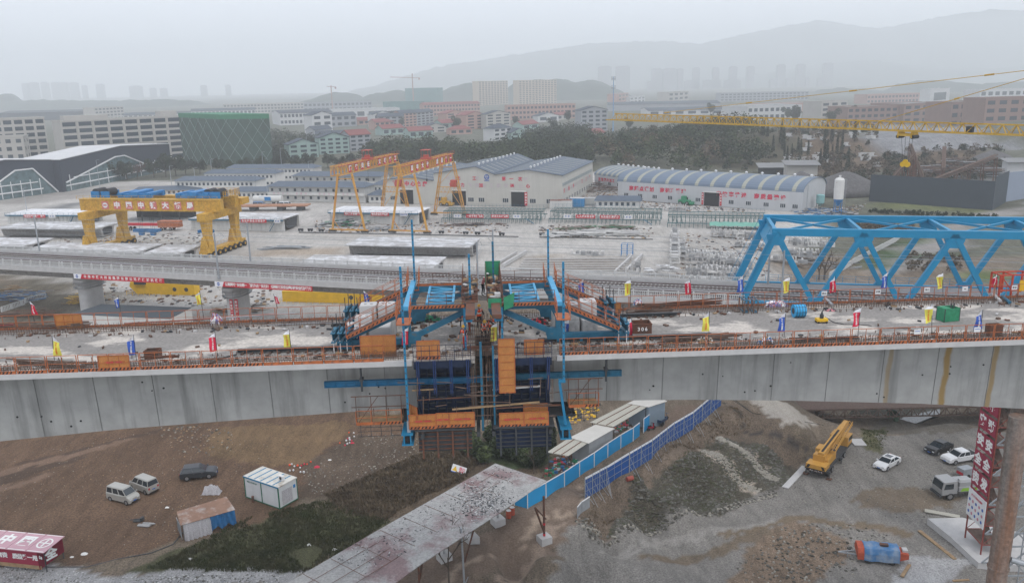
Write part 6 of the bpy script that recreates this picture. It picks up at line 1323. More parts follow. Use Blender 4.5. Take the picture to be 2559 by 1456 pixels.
mb = MB(); mb.bb(1.2,1.4,-1.1,1.1,.45,.8); mb.build('bumper', m_dark, t); mb = MB(); mb.bb(-6.5,-.9,-.45,.45,.75,1.0); mb.build('chassis', m_black, t)
mb = MB(); mb.bb(-6.4,-1.1,-1.15,1.15,1.15,1.7); mb.bb(-3.4,-1.3,-.9,.9,1.7,2.3); mb.tube((-6,.3,2.1),(-1.5,.3,2.3),.25,10); mb.tube((-6,-.3,1.9),(-3.5,-.3,1.9),.3,10); mb.build('pump_body', m_trk, t)
for s in (-1,1): mb = MB(); mb.add([(-3.6,s*1.16,1.2),(-1.3,s*1.16,1.2),(-1.6,s*1.16,1.65),(-3.6,s*1.16,1.65)], [(0,1,2,3) if s < 0 else (3,2,1,0)]); mb.build('green_panel', lime, t); lettering('side_letters', '中联混凝土泵车', m_redtxt, t, (-4.8,s*1.17,1.35), (-s if s > 0 else 1,0,0), (0,0,1), .28, 1.0)
mb = MB(); [mb.bar((x,-1.1,.5),(x,-1.1,1.15),.05) for x in np.arange(-5.2,-1.3,.5)]; mb.bar((-5.2,-1.1,.5),(-1.3,-1.1,.5),.06); mb.bar((-5.2,-1.1,.85),(-1.3,-1.1,.85),.05); mb.build('side_guard', m_dark, t)
wheels(t, (0,-4.3,-5.5), 2.2, .5, .3)
A = G('s8',535,470); Bq = G('s8',735,500); Cq = G('s8',935,262); d = (Cq-Bq); d.z = 0; d.normalize(); rz = atan2(d.y,d.x); Wc = 2.7; mid = (A+Bq)/2
t = thing('mobile_crane', 'orange yellow truck mounted mobile crane with its boom lowered, on the gravel by the slope', 'mobile crane', (mid.x, mid.y, -5.95), rz); m_cr = mat('crane_orange', (.48,.25,.045), .5, var=.15, scale=1.5)
mb = MB(); mb.bb(0,12,-1.3,1.3,1.0,1.35); mb.bb(0,12,-.6,.6,.7,1.0); mb.build('carrier_deck', m_dark, t)
mb = MB(); mb.bb(-.12,.02,-1.3,1.3,.95,1.35); mb.bb(-.15,-.12,-1.0,1.0,1.02,1.2,1); stripes(mb,-.05,-.04,-1.3,.95,1.3,1); mb.build('rear_bumper', [m_black, m_rust], t); lettering('plate_letters', '浙A·E2718', m_wtext, t, (-.17,0,1.12), (0,-1,0), (0,0,1), .24, .9)
wheels(t, (1.6,3.0,7.2,8.7), 2.6, .5, .32)
mb = MB(); mb.bb(-.5,1.3,-1.35,1.35,1.55,2.15); cw = mb.build('counterweight', m_cr, t); mb = MB()
for s in (-1,1): mb.add([(-.51,s*1.3,1.6),(-.51,s*.95,1.6),(-.51,s*.7,2.1),(-.51,s*1.05,2.1)], [(0,1,2,3),(3,2,1,0)])
mb.build('chevrons', m_black, cw)
mb = MB(); mb.bb(1.3,5.0,-1.1,.1,1.4,2.4); mb.bb(1.0,2.2,-.7,.9,2.15,3.0); mb.build('slewing_upper', m_cr, t)
mb = MB(); mb.bb(3.2,5.0,.35,1.3,1.4,3.0); k = mb.build('operator_cab', m_cr, t); mb = MB(); mb.bb(3.4,4.9,.37,1.31,2.1,2.85); mb.bb(4.95,5.02,.45,1.2,2.0,2.85); mb.build('cab_window', m_cg, k)
mb = MB(); mb.bar((1.2,-.1,2.95),(11.0,-.1,3.7),.8,.85); mb.bar((1.2,-.1,3.05),(12.6,-.1,3.95),.62,.62); k = mb.build('boom', m_cr, t); mb = MB(); mb.bar((1.6,-.1,3.42),(9.0,-.1,4.0),.3,.04); mb.build('boom_wear_strip', m_black, k)
mb = MB()
for o1, o2 in ((0,0),(.5,0),(0,.45),(.5,.45)): mb.bar((3.5,-1.35+o1,2.9+o2),(12.4,-1.1+o1,3.9+o2),.08)
for i in range(14): f = i/14; g = (i+1)/14; P0 = Vector((3.5,-1.35,2.9)); P1 = Vector((12.4,-1.1,3.9)); mb.bar(P0.lerp(P1,f), P0.lerp(P1,g)+Vector((0,0,.45)), .05); mb.bar(P0.lerp(P1,f)+Vector((0,0,.45)), P0.lerp(P1,g)+Vector((.0,.5,.45)), .05)
mb.build('lattice_jib', m_cr, t)
mb = MB(); mb.bb(9.8,12.0,-1.3,1.3,1.2,2.7); k = mb.build('drivers_cab', m_cr, t); mb = MB(); mb.bb(10.2,12.03,-1.31,1.31,1.9,2.55); mb.build('cab_window', m_cg, k)
for x in (.6, 6): mb = MB(); mb.bb(x-.2,x+.2,-1.75,1.75,.95,1.2); [mb.tube((x,s*1.6,.15),(x,s*1.6,1.0),.07,8) for s in (-1,1)]; [mb.bb(x-.35,x+.35,s*1.6-.35,s*1.6+.35,0,.15,1) for s in (-1,1)]; mb.build('outrigger', [m_dark, m_rust], t)
p = G('s7',1510,235); t = thing('cargo_tricycle', 'dark blue cargo tricycle with an open bed on the fenced road', 'cargo tricycle', p, R(50)); m_tb = paint('tricycle_blue', (.025,.06,.13)); mb = MB(); mb.bb(-1.2,.6,-.6,.6,.55,.62); [mb.bb(*c_) for c_ in ((-1.2,-1.16,-.6,.6,.62,.95),(.56,.6,-.6,.6,.62,.95),(-1.2,.6,-.6,-.56,.62,.95),(-1.2,.6,.56,.6,.62,.95))]; mb.build('cargo_bed', m_tb, t)
mb = MB(); mb.bar((.6,0,.55),(1.5,0,.5),.1); mb.bar((1.5,0,.4),(1.35,0,1.15),.06); mb.bar((1.35,-.35,1.15),(1.35,.35,1.15),.05); mb.bb(.7,1.05,-.2,.2,.62,.75); mb.build('frame', m_tb, t)
for x, y in ((-.7,-.55),(-.7,.55),(1.55,0)): mb = MB(); mb.tube((x,y-.07,.3),(x,y+.07,.3),.3,14); mb.build('wheel', m_tyre, t)
p = G('s7',1410,300); t = thing('scooter', 'red scooter leaning by the bright blue panel', 'scooter', p, R(35)); mb = MB(); mb.bar((-.5,0,.55),(.1,0,.5),.25,.25); mb.bar((.1,0,.3),(.5,0,.4),.25,.12); mb.bar((.55,0,.35),(.45,0,1.0),.18,.1); mb.build('body', paint('scooter_red',(.4,.01,.03)), t); mb = MB(); mb.bar((.42,-.3,1.02),(.42,.3,1.02),.05); mb.build('handlebar', m_black, t); mb = MB(); mb.bb(-.5,.05,-.13,.13,.68,.76); mb.build('seat', m_black, t)
for x in (-.5,.65): mb = MB(); mb.tube((x,-.06,.26),(x,.06,.26),.26,14); mb.build('wheel', m_tyre, t)
_clean()
# == FOREGROUND STRUCTURES
a = G('s6',285,775); b = G('s5',2275,665); d = (b-a); d.z = 0; Lc = d.length; rz = atan2(-d.y,-d.x); base = G('s5',2275,665)
t = thing('site_cabin', 'white site cabin with green edges and blue stripes across its roof', 'cabin', (b.x,b.y,0.05), rz); Dc = 2.9; Hc = 2.7; m_cw = mat('cabin_white', (.55,.56,.56), .6, var=.08, scale=1, streak=.15); m_cgn = flat('cabin_green', (.02,.12,.07), .5)
mb = MB(); mb.bb(0,Lc,0,Dc,.1,Hc); mb.build('walls', m_cw, t); mb = MB(); [mb.bb(x-.06,x+.06,-.05,.07,0,Hc) for x in (.03,Lc*.5,Lc-.03)]; mb.bb(Lc-.05,Lc+.03,Dc-.08,Dc+.02,0,Hc); mb.bb(0,Lc,-.03,.03,0,.12); mb.bb(Lc-.01,Lc+.04,0,Dc,0,.12); mb.build('frame', m_cgn, t)
mb = MB(); mb.bb(-.06,Lc+.06,-.06,Dc+.06,Hc,Hc+.12); mb.bb(-.08,Lc+.08,-.08,-.05,Hc-.06,Hc+.12,1); [mb.bb(Lc*f-.1,Lc*f+.1,.05,Dc-.05,Hc+.12,Hc+.128,1) for f in (.12,.3,.48,.66,.84)]; mb.build('roof', [mat('cabin_roof', (.55,.53,.48), .7, var=.1, scale=1, col2=(.34,.3,.25), cut=.6, soft=.08, sc2=.8), m_post], t)
mb = MB(); mb.bb(Lc*.78,Lc*.78+.75,1.3,1.6,Hc+.2,Hc+.75); mb.tube((Lc*.78+.37,1.29,Hc+.47),(Lc*.78+.37,1.27,Hc+.47),.2,14,1); mb.build('air_conditioner', [m_white, m_dark], t)
mb = MB(); mb.loft([[(Lc+.06+.03*(i%2), .45+i*.16, z) for i in range(11)] for z in (.35,2.1)], cap=False, closed=False); mb.build('striped_curtain', m_stripe, t)
mb = MB(); mb.bb(Lc,Lc+.04,2.3,2.6,1.7,2.1); mb.build('blue_window', m_bm, t); lettering('side_letters', '集装箱活动房出租', m_cgn, t, (Lc*.24,-.04,2.25), (1,0,0), (0,0,1), .22, 1.0)
mb = MB(); mb.tube((.5,-.6,0),(.5,-.6,.75),.16,10); tag(mb.build('oil_drum', m_rust, None, G('s5',2340,705)-Vector((.5,-.6,0))), 'small rusty drum standing at the near left corner of the cabin', 'drum')
a = G('s5',1820,1020); rz = R(32); t = thing('patched_hut', 'low hut with a rusty sheet roof, blue tarpaulin and striped sheet walls', 'hut', a, rz); m_rs = mat('rusty_roof', (.22,.13,.09), .8, var=.25, scale=1, col2=(.36,.33,.31), cut=.58, soft=.1, sc2=.8)
mb = MB(); mb.loft([[(-1.6,-.35,1.95),(4.3,-.4,2.05),(4.1,2.7,2.35),(-1.4,2.5,2.25)],[(-1.6,-.35,2.0),(4.3,-.4,2.1),(4.1,2.7,2.4),(-1.4,2.5,2.3)]]); mb.build('roof', m_rs, t)
mb = MB(); V = []; n_ = 22
for j, z in enumerate((0,.7,1.4,1.98)):
 for i in range(n_): f = i/(n_-1); V.append((-1.3+2.9*f, -.25+.12*sin(i*1.9)*(1-z/2.4)-.25*(1-z/2), z))
mb.add(V, [(j*n_+i, j*n_+i+1, (j+1)*n_+i+1, (j+1)*n_+i) for j in range(3) for i in range(n_-1)]); mb.build('striped_sheet', m_stripe, t)
mb = MB(); V = []
for j, z in enumerate((.15,.8,1.4,2.03)):
 for i in range(n_): f = i/(n_-1); V.append((1.55+2.7*f, -.3+.13*sin(i*1.4+j)-.12*(1-z/2), z+(.5*abs(sin(f*7)) if j == 0 else 0)))
mb.add(V, [(j*n_+i, j*n_+i+1, (j+1)*n_+i+1, (j+1)*n_+i) for j in range(3) for i in range(n_-1)]); mb.add([(4.2,-.3,.3),(4.2,2.4,.3),(4.1,2.4,2.2),(4.2,-.3,2.05)], [(0,1,2,3)]); mb.build('blue_tarpaulin', m_bluetarp, t)
mb = MB(); [mb.bar((x,y,0),(x,y,2.1),.06) for x in (-1.3,1.5,4.1) for y in (-.15,2.3)]; [mb.bar((-1.55,y,.2),(-1.55,y,1.7),.03) for y in np.arange(-.1,2.3,.25)]; mb.bar((-1.55,-.1,1.7),(-1.55,2.3,1.7),.05); mb.build('frame', m_galv, t)
heap('tarpaulin_heap', 'purple and white striped sheet heaped behind the patched hut', 'tarpaulin', 0,0, 2.3,1.3,1.1, [m_stripe], base=G('s5',1960,620))
for k, (x, y, lab) in enumerate(((1325,935,'grey gas cylinder lying in the dirt, lowest of three'),(1335,925,'grey gas cylinder lying in the dirt, middle one'),(1375,912,'grey gas cylinder lying apart on the right of two others'))):
 p = G('s5',x,y); rzz = R(-8); mb = MB(); n2 = 12; rings = []
 for xx, r_ in ((-.72,.03),(-.7,.09),(-.6,.115),(.55,.115),(.68,.09),(.76,.03),(.86,.03)): rings.append([(xx, r_*cos(2*pi*i/n2), .12+r_*sin(2*pi*i/n2)) for i in range(n2)])
 mb.loft(rings); tag(mb.build('gas_cylinder', concrete, None, p, rzz), lab, 'gas cylinder')
mb = MB(); mb.bb(-.5,.4,-.3,.3,.1,.2); mb.bar((-1,0,.2),(.5,.1,.35),.07); mb.bb(.3,.6,-.2,.3,.15,.5); tag(mb.build('steel_scrap', m_dark, None, G('s5',1280,885)), 'dark steel scrap frame lying by the gas cylinders', 'scrap')
rc = U(*q('s5',600,1022), 2.6); rn = U(*q('s5',425,1170), 2.6); lf = U(*q('s5',95,973), 2.6); d = (lf-rc).normalized(); rz = atan2(-d.y,-d.x); nrm = Vector((sin(rz),-cos(rz),0)); dep = (rn-rc).dot(nrm)
t = thing('lettered_shelter', 'pink roofed shelter built from red lettered hoarding boards at the lower left corner', 'shelter', (rc.x,rc.y,0), rz); m_pk = mat('faded_pink_board', (.50,.30,.34), .7, var=.06, scale=1); m_cm = mat('crimson_board', (.28,.02,.05), .7, var=.15, scale=1)
mb = MB(); xs_ = (-9.5,-7.0,-4.55,-2.2,0);
for i in range(4): x0, x1 = xs_[i], xs_[i+1]; mb.add([(x0+.03,0,2.62),(x1-.03,0,2.62),(x1-.03-.0,-dep,2.5),(x0+.03,-dep,2.5),(x0+.03,0,2.57),(x1-.03,0,2.57),(x1-.03,-dep,2.45),(x0+.03,-dep,2.45)], [(3,2,1,0),(4,5,6,7),(0,1,5,4),(1,2,6,5),(2,3,7,6),(3,0,4,7)])
mb.build('roof_boards', m_pk, t)
mb = MB(); [mb.bar((a,y,2.64-.04*(-y/dep) if False else z),(b,y,z),.09,.02) for i in range(4) for a, b in ((xs_[i]+.15,xs_[i+1]-.15),) for y, z in ((-.12,2.63),(-dep+.12,2.515))]; mb.build('roof_border', m_wtext, t)
for x, ch in ((-3.4,'国'),(-5.8,'中')): lettering('roof_character', ch, m_wtext, t, (x,-dep/2,2.585), (1,0,0), (0,1,-.05*0+.048), 1.7, bold=.05)
mb = MB(); cxr, cyr = -1.15, -dep/2; z0 = 2.59
for r0_, r1_ in ((.62,.78),): mb.add([(cxr+r_*cos(2*pi*i/28), cyr+r_*1.1*sin(2*pi*i/28), z0+.04*sin(2*pi*i/28)) for r_ in (r0_,r1_) for i in range(28)], [(i,28+i,28+(i+1)%28,(i+1)%28) for i in range(28)])
mb.bar((cxr-.6,cyr,z0+.01),(cxr+.6,cyr,z0+.01),.14,.02); mb.bar((cxr,cyr-.6,z0-.02),(cxr,cyr+.6,z0+.04),.18,.02); mb.build('roof_emblem', m_wtext, t)
mb = MB(); mb.bb(-9.5,-.9,-dep+.25,-dep+.3,.75,2.35); mb.bb(-9.5,-.8,-dep+.2,-dep+.26,.35,.75,1); mb.build('front_board', [m_cm, m_wood], t)
lettering('front_letters', '安全生产人人有责 质量第一用户', m_wtext, t, (-5.0,-dep+.22,1.6), (1,0,0), (0,0,1), .62, .97, bold=.05)
mb = MB(); mb.add([(-.95,-dep+.1,.35),(-.2,-.2,.9),(-.2,-.2,2.5),(-.95,-dep+.1,2.3)], [(0,1,2,3),(3,2,1,0)]); mb.add([(-.9,-dep+.13,.4),(-.22,-.25,.92),(-.22,-.25,.95),(-.9,-dep+.13,.45)], [(0,1,2,3)]); mb.build('end_board', m_cm, t)
e_ = (Vector((-.2,-.2,0))-Vector((-.95,-dep+.1,0))).normalized(); lettering('end_character', '全', m_wtext, t, (-.5,-dep*.5-.1,1.45), e_, (0,0,1), 1.3, bold=.05)
mb = MB(); [mb.bar((x,y,0),(x,y,2.45),.08) for x in (-9.3,-6,-3,-.4) for y in (-dep+.4,-.2)]; mb.build('posts', m_dark, t)
# -- canopy over the road
ZC = 5.7
cn = [U(1238,1157,ZC), U(1366,1200,ZC), U(1232,1291,ZC), U(1055,1406,ZC), U(900,1520,ZC-.4), U(560,1548,ZC-.4), U(940,1326,ZC)]
t = thing('road_canopy', 'long sloping steel canopy roof, dusty pink sheets covered in grey rubble, over the dirt road', 'canopy', (cn[0].x,cn[0].y,0)); o_ = Vector((cn[0].x,cn[0].y,0))
ol = [c-o_ for c in (cn[0],cn[6],cn[5],cn[4],cn[3],cn[2],cn[1])]; m_can = mat('canopy_sheet', (.21,.15,.15), .85, var=.12, scale=.8, col2=(.32,.315,.305), cut=.46, soft=.05, sc2=.16, grain=5)
mb = MB(); n_ = len(ol); mb.add([tuple(p) for p in ol]+[tuple(p-Vector((0,0,.08))) for p in ol], [tuple(range(n_)), tuple(range(2*n_-1,n_-1,-1))]+[(i,n_+i,n_+(i+1)%n_,(i+1)%n_) for i in range(n_)]); mb.build('roof_sheet', m_can, t)
ax = (ol[1]-ol[0]).normalized(); bx = Vector((-ax.y,ax.x,0)); bx = bx if bx.x > 0 else -bx
mb = MB()
for k in (1.6,3.3,5.0):
 mb.bar(ol[0]+bx*k+ax*(.5+k*.9)+Vector((0,0,.012)), ol[0]+bx*k+ax*34+Vector((0,0,-.1)), .05, .02)
for k in np.arange(2.5,34,3.1): mb.bar(ol[0]+ax*k+bx*.2+Vector((0,0,.012)), ol[0]+ax*k+bx*min(5.0,2+k)+Vector((0,0,.012)), .05, .02)
mb.build('sheet_seams', m_rust, t)
def post_on(kx, x, y, top, hgt, label):
 p = G(kx, x, y); q_ = thing('canopy_footing', label, 'footing', p, .5); mb = MB(); mb.bb(-.65,.65,-.65,.65,-.1,.75); mb.build('concrete_base', m_whiteconc, q_); mb = MB(); mb.tube((0,0,.75),(0,0,hgt),.13,10); mb.build('post', m_rust if top else concrete, q_)
 if top: mb = MB(); [mb.tube((0,0,z),(0,0,z+.25),.145,10) for z in (.8,2.1)]; mb.build('red_band', m_red, q_)
 return q_
q_ = post_on('s7',425,1330,1,5.55,'concrete footing with a tall rusty post banded in red, at the canopy corner')
mb = MB(); mb.bar((-2.0,-1.5,5.5),(.0,0,1.2),.16); mb.bar((-2.0,-1.5,5.5),(.2,-.1,2.8),.12); mb.build('brace', m_rust, q_)
post_on('s6',2300,905,0,5.4,'square concrete footing under the canopy edge, uppermost of three'); post_on('s6',2060,1075,0,5.4,'square concrete footing under the canopy edge, middle one'); post_on('s6',1805,1240,0,5.4,'square concrete footing under the canopy edge, lowest one')
for (k0, p0, p1, lab) in (('s6',(2075,965),(1830,1420),'long rusty brace slanting down from the canopy edge'),('s6',(1600,1275),(1480,1456),'rusty brace under the lower canopy edge'),('s6',(1565,1290),(1580,1500),'rusty post standing under the lower canopy edge')):
 a = U(*q(k0,*p0),ZC-.15); b = G(k0,*p1); b = Vector((a.x+(b.x-a.x)*.35,a.y+(b.y-a.y)*.35,a.z-3.6)) if 'post' not in lab else Vector((a.x,a.y,0)); mb = MB(); mb.bar(a,b,.16); tag(mb.build('canopy_brace', m_rust), lab, 'brace')
mb = MB(); R3 = random.Random(8); cc0 = U(*q('s6',2180,700),ZC)
for i in range(1500):
 f = R3.random()
 if i < 900: g = R3.gauss(0,1); p = cc0+Vector((R3.gauss(0,1.5), R3.gauss(0,1.7), 0)); sz = R3.uniform(.03,.12)
 else: p = cn[0]+(cn[6]-cn[0])*R3.random()*1.3+bx*R3.uniform(.2,5); sz = R3.uniform(.02,.08)
 loc = p-o_;
 if not inpoly(np.array([loc.x]), np.array([loc.y]), [(v.x,v.y) for v in ol])[0]: continue
 mb.box((p.x,p.y,ZC+.03), (sz*R3.uniform(1,4),sz,sz*.6), R3.uniform(0,3), R3.randrange(3), R3.uniform(-.3,.3))
tag(mb.build('canopy_rubble', [concrete, m_dark, m_whiteconc]), 'grey and black rubble and charred sticks strewn over the canopy', 'rubble', kind='stuff')
for k, (x, y, lab) in enumerate(((2400,850,'orange oil drum with white top under the canopy edge, left one'),(2432,820,'orange oil drum with white top under the canopy edge, right one'))):
 p = G('s6',x,y); t = thing('oil_drum', lab, 'drum', p); mb = MB(); mb.lathe((0,0,0), [(.3,0),(.3,.28),(.315,.3),(.3,.32),(.3,.58),(.315,.6),(.3,.62),(.3,.9)], 16); mb.build('drum', mat('drum_orange', (.40,.07,.03), .6, var=.25, scale=3), t); mb = MB(); mb.lathe((0,0,.9), [(.29,0),(.29,.02)], 16); mb.build('lid', m_whiteconc, t)
p = G('s7',1215,765); t = thing('oil_drum', 'red brown drum lying on the grass verge below the navy fence', 'drum', p, .5); mb = MB(); mb.tube((-.45,0,.3),(.45,0,.3),.3,16); mb.build('drum', mat('drum_red', (.30,.07,.05), .7, var=.25, scale=3), t)
p = G('s6',1940,440); t = thing('warning_sign', 'tilted white warning sign with a yellow triangle lying in the scrub', 'sign', p+Vector((0,0,.5)), .15); t.rotation_euler = (-.5,.25,-.25); mb = MB(); mb.bb(-.95,.95,-.03,0,-.5,.5); mb.build('board', m_white, t); mb = MB(); mb.add([(-.85,-.04,-.3),(-.15,-.04,-.3),(-.5,-.04,.33)], [(0,1,2)]); mb.build('triangle', m_yel2, t); mb = MB(); mb.add([(-.95,-.04,-.5),(.95,-.04,-.5),(.95,-.04,-.4),(-.95,-.04,-.4)], [(0,1,2,3)]); mb.build('blue_border', m_bluetxt, t)
lettering('letters', '当心', m_redtxt, t, (.4,-.045,.15), (1,0,0), (0,0,1), .42, 1.0); lettering('letters', '触电', m_redtxt, t, (.4,-.045,-.2), (1,0,0), (0,0,1), .3, 1.0)
# -- fences along the road
m_hb = mat('hoarding_blue', (.012,.27,.55), .5, var=.06, scale=.5); m_hn = mat('navy_hoarding', (.012,.075,.27), .5, var=.12, scale=1)
def hoarding(name, label, k, pts, h, mf, mp, props=False, backside=False, pl=3.0):
 P = [G(k,*c) for c in pts]; t = thing(name, label, 'fence', P[0]); O = P[0]
 for a, b in zip(P, P[1:]):
  n_ = max(1, round((b-a).length/pl))
  for i in range(n_):
   p0 = a.lerp(b, i/n_)-O; p1 = a.lerp(b, (i+1)/n_)-O; d = (p1-p0); d.z = 0; d.normalize(); nn = Vector((d.y,-d.x,0)); p0 = p0+d*.06; p1 = p1-d*.06; up = Vector((0,0,h)); o2 = nn*.05
   mb = MB(); mb.add([p0,p1,p1+up,p0+up,p0-o2,p1-o2,p1+up-o2,p0+up-o2], [(0,1,2,3),(7,6,5,4),(3,2,6,7),(0,4,5,1)])
   if not backside: mb.bar(p0+up,p1+up,.08,.1,1)
   else:
    mb.bar(p0+up-Vector((0,0,.12)),p1+up-Vector((0,0,.12)),.05,.24,1); [mb.bar(p0+nn*.03+Vector((0,0,z)),p1+nn*.03+Vector((0,0,z)),.04,.04,2) for z in (h*.35,h*.7)]; [mb.bar(p0.lerp(p1,f)+nn*.04,p0.lerp(p1,f)+nn*.04+up,.035,.035,2) for f in (.33,.66)]
   mb.build('panel', [mf, m_white, m_galv], t)
   mb = MB(); mb.bar(p0-d*.06+nn*.03, p0-d*.06+nn*.03+up, .11 if not backside else .09); mb.build('post', mp, t)
   if props: mb = MB(); mb.bar(p0+nn*.05+up*.75, p0+nn*1.7+Vector((0,0,-.7)), .04); mb.bar(p0+nn*.05+up*.3, p0+nn*1.2+Vector((0,0,-.45)), .04); mb.build('prop', m_galv, t)
 return t
hoarding('light_blue_hoarding', 'bright blue sheet hoarding with white posts along the left side of the dirt road', 's7', ((150,990),(270,1022),(440,925),(610,820),(750,725),(885,640),(1010,550),(1130,468),(1245,400),(1308,350)), 2.0, m_hb, m_white, pl=3.2)
hoarding('loose_blue_panel', 'single bright blue panel standing open beside the red scooter', 's7', ((1340,325),(1440,245)), 2.1, m_hb, m_white)
hoarding('navy_hoarding_fence', 'navy blue hoarding seen from behind with steel props, right side of the dirt road', 's7', ((800,935),(1000,815),(1210,690),(1420,560),(1620,395),(1800,290),(1960,150),(2060,70)), 2.75, m_hn, m_galv, True, True, 2.6)
hoarding('notice_panel_fence', 'short pair of grey white notice panels at the near end of the navy hoarding', 's7', ((730,1110),(770,1060),(850,1010)), 1.4, m_galv, m_galv)
def hut(label, pts, z, walls=None, roofm=None, ribs=True, name='roadside_shed'):
 P = [U(*q(*c), z) for c in pts]; O = Vector((P[0].x,P[0].y,gh(P[0].x,P[0].y))); t = thing(name, label, 'shed', O); Pq = [p-O for p in P]; mb = MB(); mb.add([tuple(p) for p in Pq]+[tuple(p-Vector((0,0,.07))) for p in Pq], [(0,1,2,3),(7,6,5,4),(0,4,5,1),(1,5,6,2),(2,6,7,3),(3,7,4,0)]); mb.build('roof', roofm or m_offw, t)
 if ribs:
  mb = MB()
  for f in (.3,.7): mb.bar(Pq[0].lerp(Pq[1],f)+Vector((0,0,.03)), Pq[3].lerp(Pq[2],f)+Vector((0,0,.03)), .09, .06)
  mb.build('roof_battens', m_rust, t)
 if walls:
  mb = MB(); ins = [Pq[0].lerp(Pq[2],.05),Pq[1].lerp(Pq[3],.05),Pq[2].lerp(Pq[0],.05),Pq[3].lerp(Pq[1],.05)]
  for i in range(4): a, b = ins[i], ins[(i+1)%4]; a0 = Vector((a.x,a.y,-.4)); b0 = Vector((b.x,b.y,-.4)); mb.add([a0,b0,b-Vector((0,0,.08)),a-Vector((0,0,.08))], [(0,1,2,3),(3,2,1,0)])
  mb.build('walls', walls, t)
 else:
  mb = MB()
  for i in range(4): p = Pq[i].lerp((Pq[0]+Pq[2])/2,.08); mb.bar((p.x,p.y,-.3),(p.x,p.y,p.z-.07),.1)
  mb.build('posts', m_dark, t)
 return t
m_asb = mat('cement_sheet_roof', (.42,.40,.34), .85, var=.08, scale=.5, wave=('X', 1.6, .85)); m_wr = mat('pale_sheet_roof', (.50,.48,.44), .8, var=.08, scale=.6)
hut('lean-to with a ribbed cement sheet roof, lowest of the roadside sheds', (('s7',450,500),('s7',645,535),('s7',850,400),('s7',655,368)), 2.9, roofm=m_asb)
hut('white walled hut with a flat pale roof between two ribbed roofs', (('s7',660,365),('s7',835,420),('s7',1078,282),('s7',900,245)), 3.0, m_cw, m_wr, False)
hut('ribbed cement sheet roof on posts, middle of the roadside sheds', (('s7',848,225),('s7',1065,265),('s7',1385,75),('s7',1190,52)), 3.2, roofm=m_asb)
t = hut('white building covered in posters at the top of the road', (('s7',1190,50),('s7',1390,85),('s7',1560,30),('s7',1400,-40)), 3.3, flat('poster_wall', (.42,.52,.6)), m_wr, False)
R4 = random.Random(3); mlist = [m_green, m_dark, m_rust, m_whiteconc, m_bluetarp, m_redtxt, m_orange]
def clutter(name, label, k, poly, n_, s0, s1, ms, zoff=0, kind='stuff', flatk=.6):
 P = [G(k,*c) if len(c) == 2 else G(*c) for c in poly]; x0 = min(p.x for p in P); x1 = max(p.x for p in P); y0 = min(p.y for p in P); y1 = max(p.y for p in P); pl2 = [(p.x,p.y) for p in P]; mb = MB(); c = 0; tries = 0
 while c < n_ and tries < n_*30:
  tries += 1; x = R4.uniform(x0,x1); y = R4.uniform(y0,y1)
  if not inpoly(np.array([x]), np.array([y]), pl2)[0]: continue
  s = R4.uniform(s0,s1); z = gh(x,y); V = [(x+s*.5*a*R4.uniform(.6,1.1), y+s*.5*b*R4.uniform(.6,1.1), z+zoff+s*flatk*.5*e*R4.uniform(.6,1.1)) for a, b, e in ((-1,-1,-.6),(1,-1,-.6),(1,1,-.6),(-1,1,-.6),(-.7,-.7,1),(.7,-.7,1),(.7,.7,1),(-.7,.7,1))]
  mb.add(V, [(0,3,2,1),(4,5,6,7),(0,1,5,4),(1,2,6,5),(2,3,7,6),(3,0,4,7)], R4.randrange(len(ms))); c += 1
 o = mb.build(name, ms); tag(o, label, name.replace('_', ' '), kind=kind); return o
clutter('yard_clutter', 'jumble of tools, crates and green plants under the lower roadside roof', 's7', ((390,740),(520,560),(720,500),(830,470),(760,610),(560,700)), 160, .2, .8, mlist)
clutter('yard_clutter', 'pile of machine parts and orange buckets under the middle roadside roof', 's7', ((1080,320),(1080,270),(1300,150),(1320,190),(1200,290)), 110, .2, .7, mlist)
clutter('yellow_straw', 'yellow scaffold parts and straw under the bridge beside the traveller', 's7', ((640,260),(640,90),(950,60),(900,170)), 160, .2, .7, [m_yel2, m_wood, m_dark])
# == RIGHT FOREGROUND TOWER, COLUMNS, SLAB
ct = U(2548,1040,24.4); ZB = -5.2
def pipe_col(label, x, y, r_):
 t = thing('pipe_column', label, 'column', (x,y,ZB-.5)); mb = MB(); mb.tube((0,0,0),(0,0,24.4-ZB+.5),r_,24); [mb.tube((0,0,z),(0,0,z+.12),r_+.07,24) for z in (6,12,18)]; mb.build('pipe', mat('rusty_pipe', (.20,.105,.065), .8, var=.2, scale=1, col2=(.23,.20,.18), cut=.47, soft=.12, sc2=.5, stretch=(2,2,.12), grain=4), t); return t
pipe_col('thick rust streaked steel pipe column holding the bridge up at the right border', ct.x, ct.y, .68)
pipe_col('second rusty pipe column behind the first at the right border', ct.x+3.0, ct.y+4.5, .68)
t = thing('column_bracing', 'grey tubular bracing between the rusty pipe columns', 'bracing', (ct.x,ct.y,ZB))
for z in (4.5, 11.5, 18.5): mb = MB(); mb.tube((.5,-.5,z),(9,-2.5,z-2.2),.22,12); mb.build('grey_pipe', m_galv, t)
mb = MB()
for i in range(11):
 z = 1+i*2.5
 for dy in (1.2, 3.0): mb.bar((.6,dy,z),(5.5,dy,z),.1); mb.bar((.6,dy,z),(3.2,dy,z+2.5),.09); mb.bar((3.2,dy,z+2.5),(5.5,dy,z),.09); mb.bar((2.4,dy,z),(2.4,dy,z+2.5),.07)
mb.build('lattice', m_galv, t); mb = MB(); [mb.bb(3.0,3.3,1,1.3,0,29) for _ in (0,)]; mb.bb(5.0,5.3,2.6,2.9,0,29); mb.build('yellow_leg', m_yellow, t)
